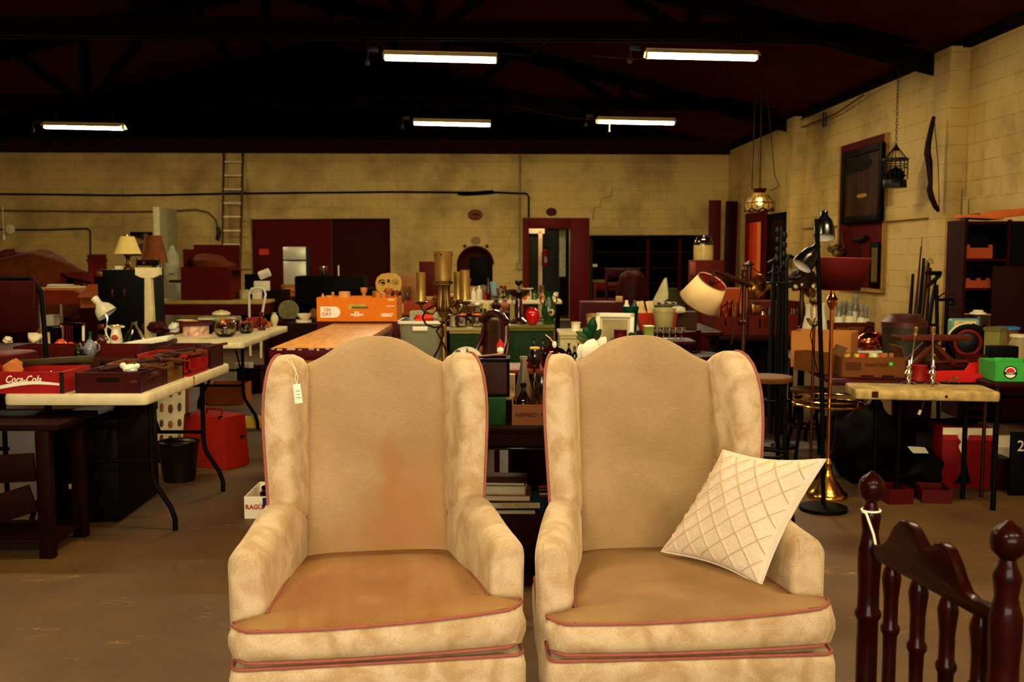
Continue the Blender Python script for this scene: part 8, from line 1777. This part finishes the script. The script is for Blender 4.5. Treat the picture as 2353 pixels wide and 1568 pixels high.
o = T('iron_scroll_rack', 'black wrought iron rack with a scrolled arm before the block pillar', 'rack', (P(2165, 760, 7.9).x, 7.9, 0)); q = lambda px, py: P(px, py, 7.9) - V((P(2165, 760, 7.9).x, 7.9, 0))
obj('post', MB().tube([(0, 0, 0), q(2152, 655)], .016, 8).tube([q(2175, 760) * V((1, 1, 0)).to_tuple()[0] if 0 else q(2172, 770), q(2178, 690)], .014, 8), M_black, o); obj('scroll_arm', MB().tube([q(2150, 690), q(2180, 688), q(2190, 690), q(2194, 697), q(2188, 701), q(2184, 696)], .012, 8), M_black, o); obj('foot', MB().box((0, 0, .02), (.3, .3, .04), .006), M_black, o); obj('hoop', MB().tube([q(2150, 690), q(2165, 676), q(2185, 669)], .008, 6), M_dred, o)
for k, px in enumerate((2211, 2226)): one('fishing_rod', MB().tube([V((P(px - 8, 760, 9.0).x, 9.0, .02)), P(px - 4, 600, 9.15), P(px, 436 + 20 * k, 9.3)], [.012, .008, .003], 6), M_iron, ('long thin fishing rod standing beside the dark shelf cabinet', 'shorter fishing rod standing beside the longer one')[k], 'rod')
# ---- dark shelf cabinet by the side wall
D = 8.6; x0 = P(2214, 600, D).x; zt = P(2215, 505, D).z
o = T('shelf_cabinet', 'tall dark shelf cabinet holding cardboard trays by the side wall', 'cabinet', (x0, D, 0), -.06); w, d = .9, .4; M_sc = mat((50, 5, 3), .7, var=.2)
obj('side_panel', MB().box((.012, d / 2, zt / 2), (.025, d, zt)), M_sc, o); obj('side_panel', MB().box((w - .012, d / 2, zt / 2), (.025, d, zt)), M_sc, o); obj('upright', MB().box((w * .42, .012, zt / 2), (.03, .025, zt)), M_sc, o); obj('back_panel', MB().box((w / 2, d - .01, zt / 2), (w, .02, zt)), M_black, o)
shz = [P(2215, y, D).z for y in (594, 662, 720)]
for z in [zt - .015] + shz + [.1]: obj('shelf_board', MB().box((w / 2, d / 2, z - .012), (w - .05, d - .03, .024)), M_sc, o)
obj('cabinet_door', MB().box((w * .71, -.012, zt * .5), (w * .56, .02, zt - .05)), M_black, o)
M_oc = mat((150, 58, 16), .8, var=.1); ob = V(o.location)
c1 = carton('carton_tray', 'orange cardboard tray with cut-out corners on the upper shelf of the dark cabinet', 'box', 0, 60, 0, 0, 24, .25, M_oc, -.06, loc=ob + V((.14, .02, shz[0]))); 
for x in (-1, 1): obj('corner_post', MB().box((x * c1['w'] * .42, .01, c1['h'] + .012), (.03, .02, .03)), M_oc, c1)
c2 = carton('carton_tray', 'long orange cardboard tray on the middle shelf of the dark cabinet', 'box', 0, 78, 0, 0, 16, .25, M_oc, -.06, loc=ob + V((.175, .02, shz[1])))
for x in (-.8, -.2, .35): obj('corner_post', MB().box((x * c2['w'] * .5, .01, c2['h'] + .01), (.03, .02, .025)), M_oc, c2)
for k, (dx, w_, a, lab) in enumerate(((.2, .3, .05, 'flattened orange carton on top of the dark shelf cabinet'), (.42, .22, -.12, 'second flattened carton sticking up on top of the dark shelf cabinet'))):
    one('flat_carton', MB().box((0, 0, .025), (w_, .3, .03 + .03 * k), .003), mat((190, 92, 30), .8), lab, 'carton', ob + V((dx, .2, zt + .002 + .03 * k)), .2 * k, ry=a)
one('leaning_board', MB().box((0, 0, .3), (.7, .03, .6), .004), mat((44, 8, 5), .6), 'dark wide board standing against the shelf cabinet doors', 'board', ob + V((.55, -.12, .72)), -.06)
one('board_stand', MB().box((0, 0, .35), (.7, .2, .7)), M_dwood, 'dark chest below the wide board by the shelf cabinet', 'chest', ob + V((.55, -.16, .005)), -.06)
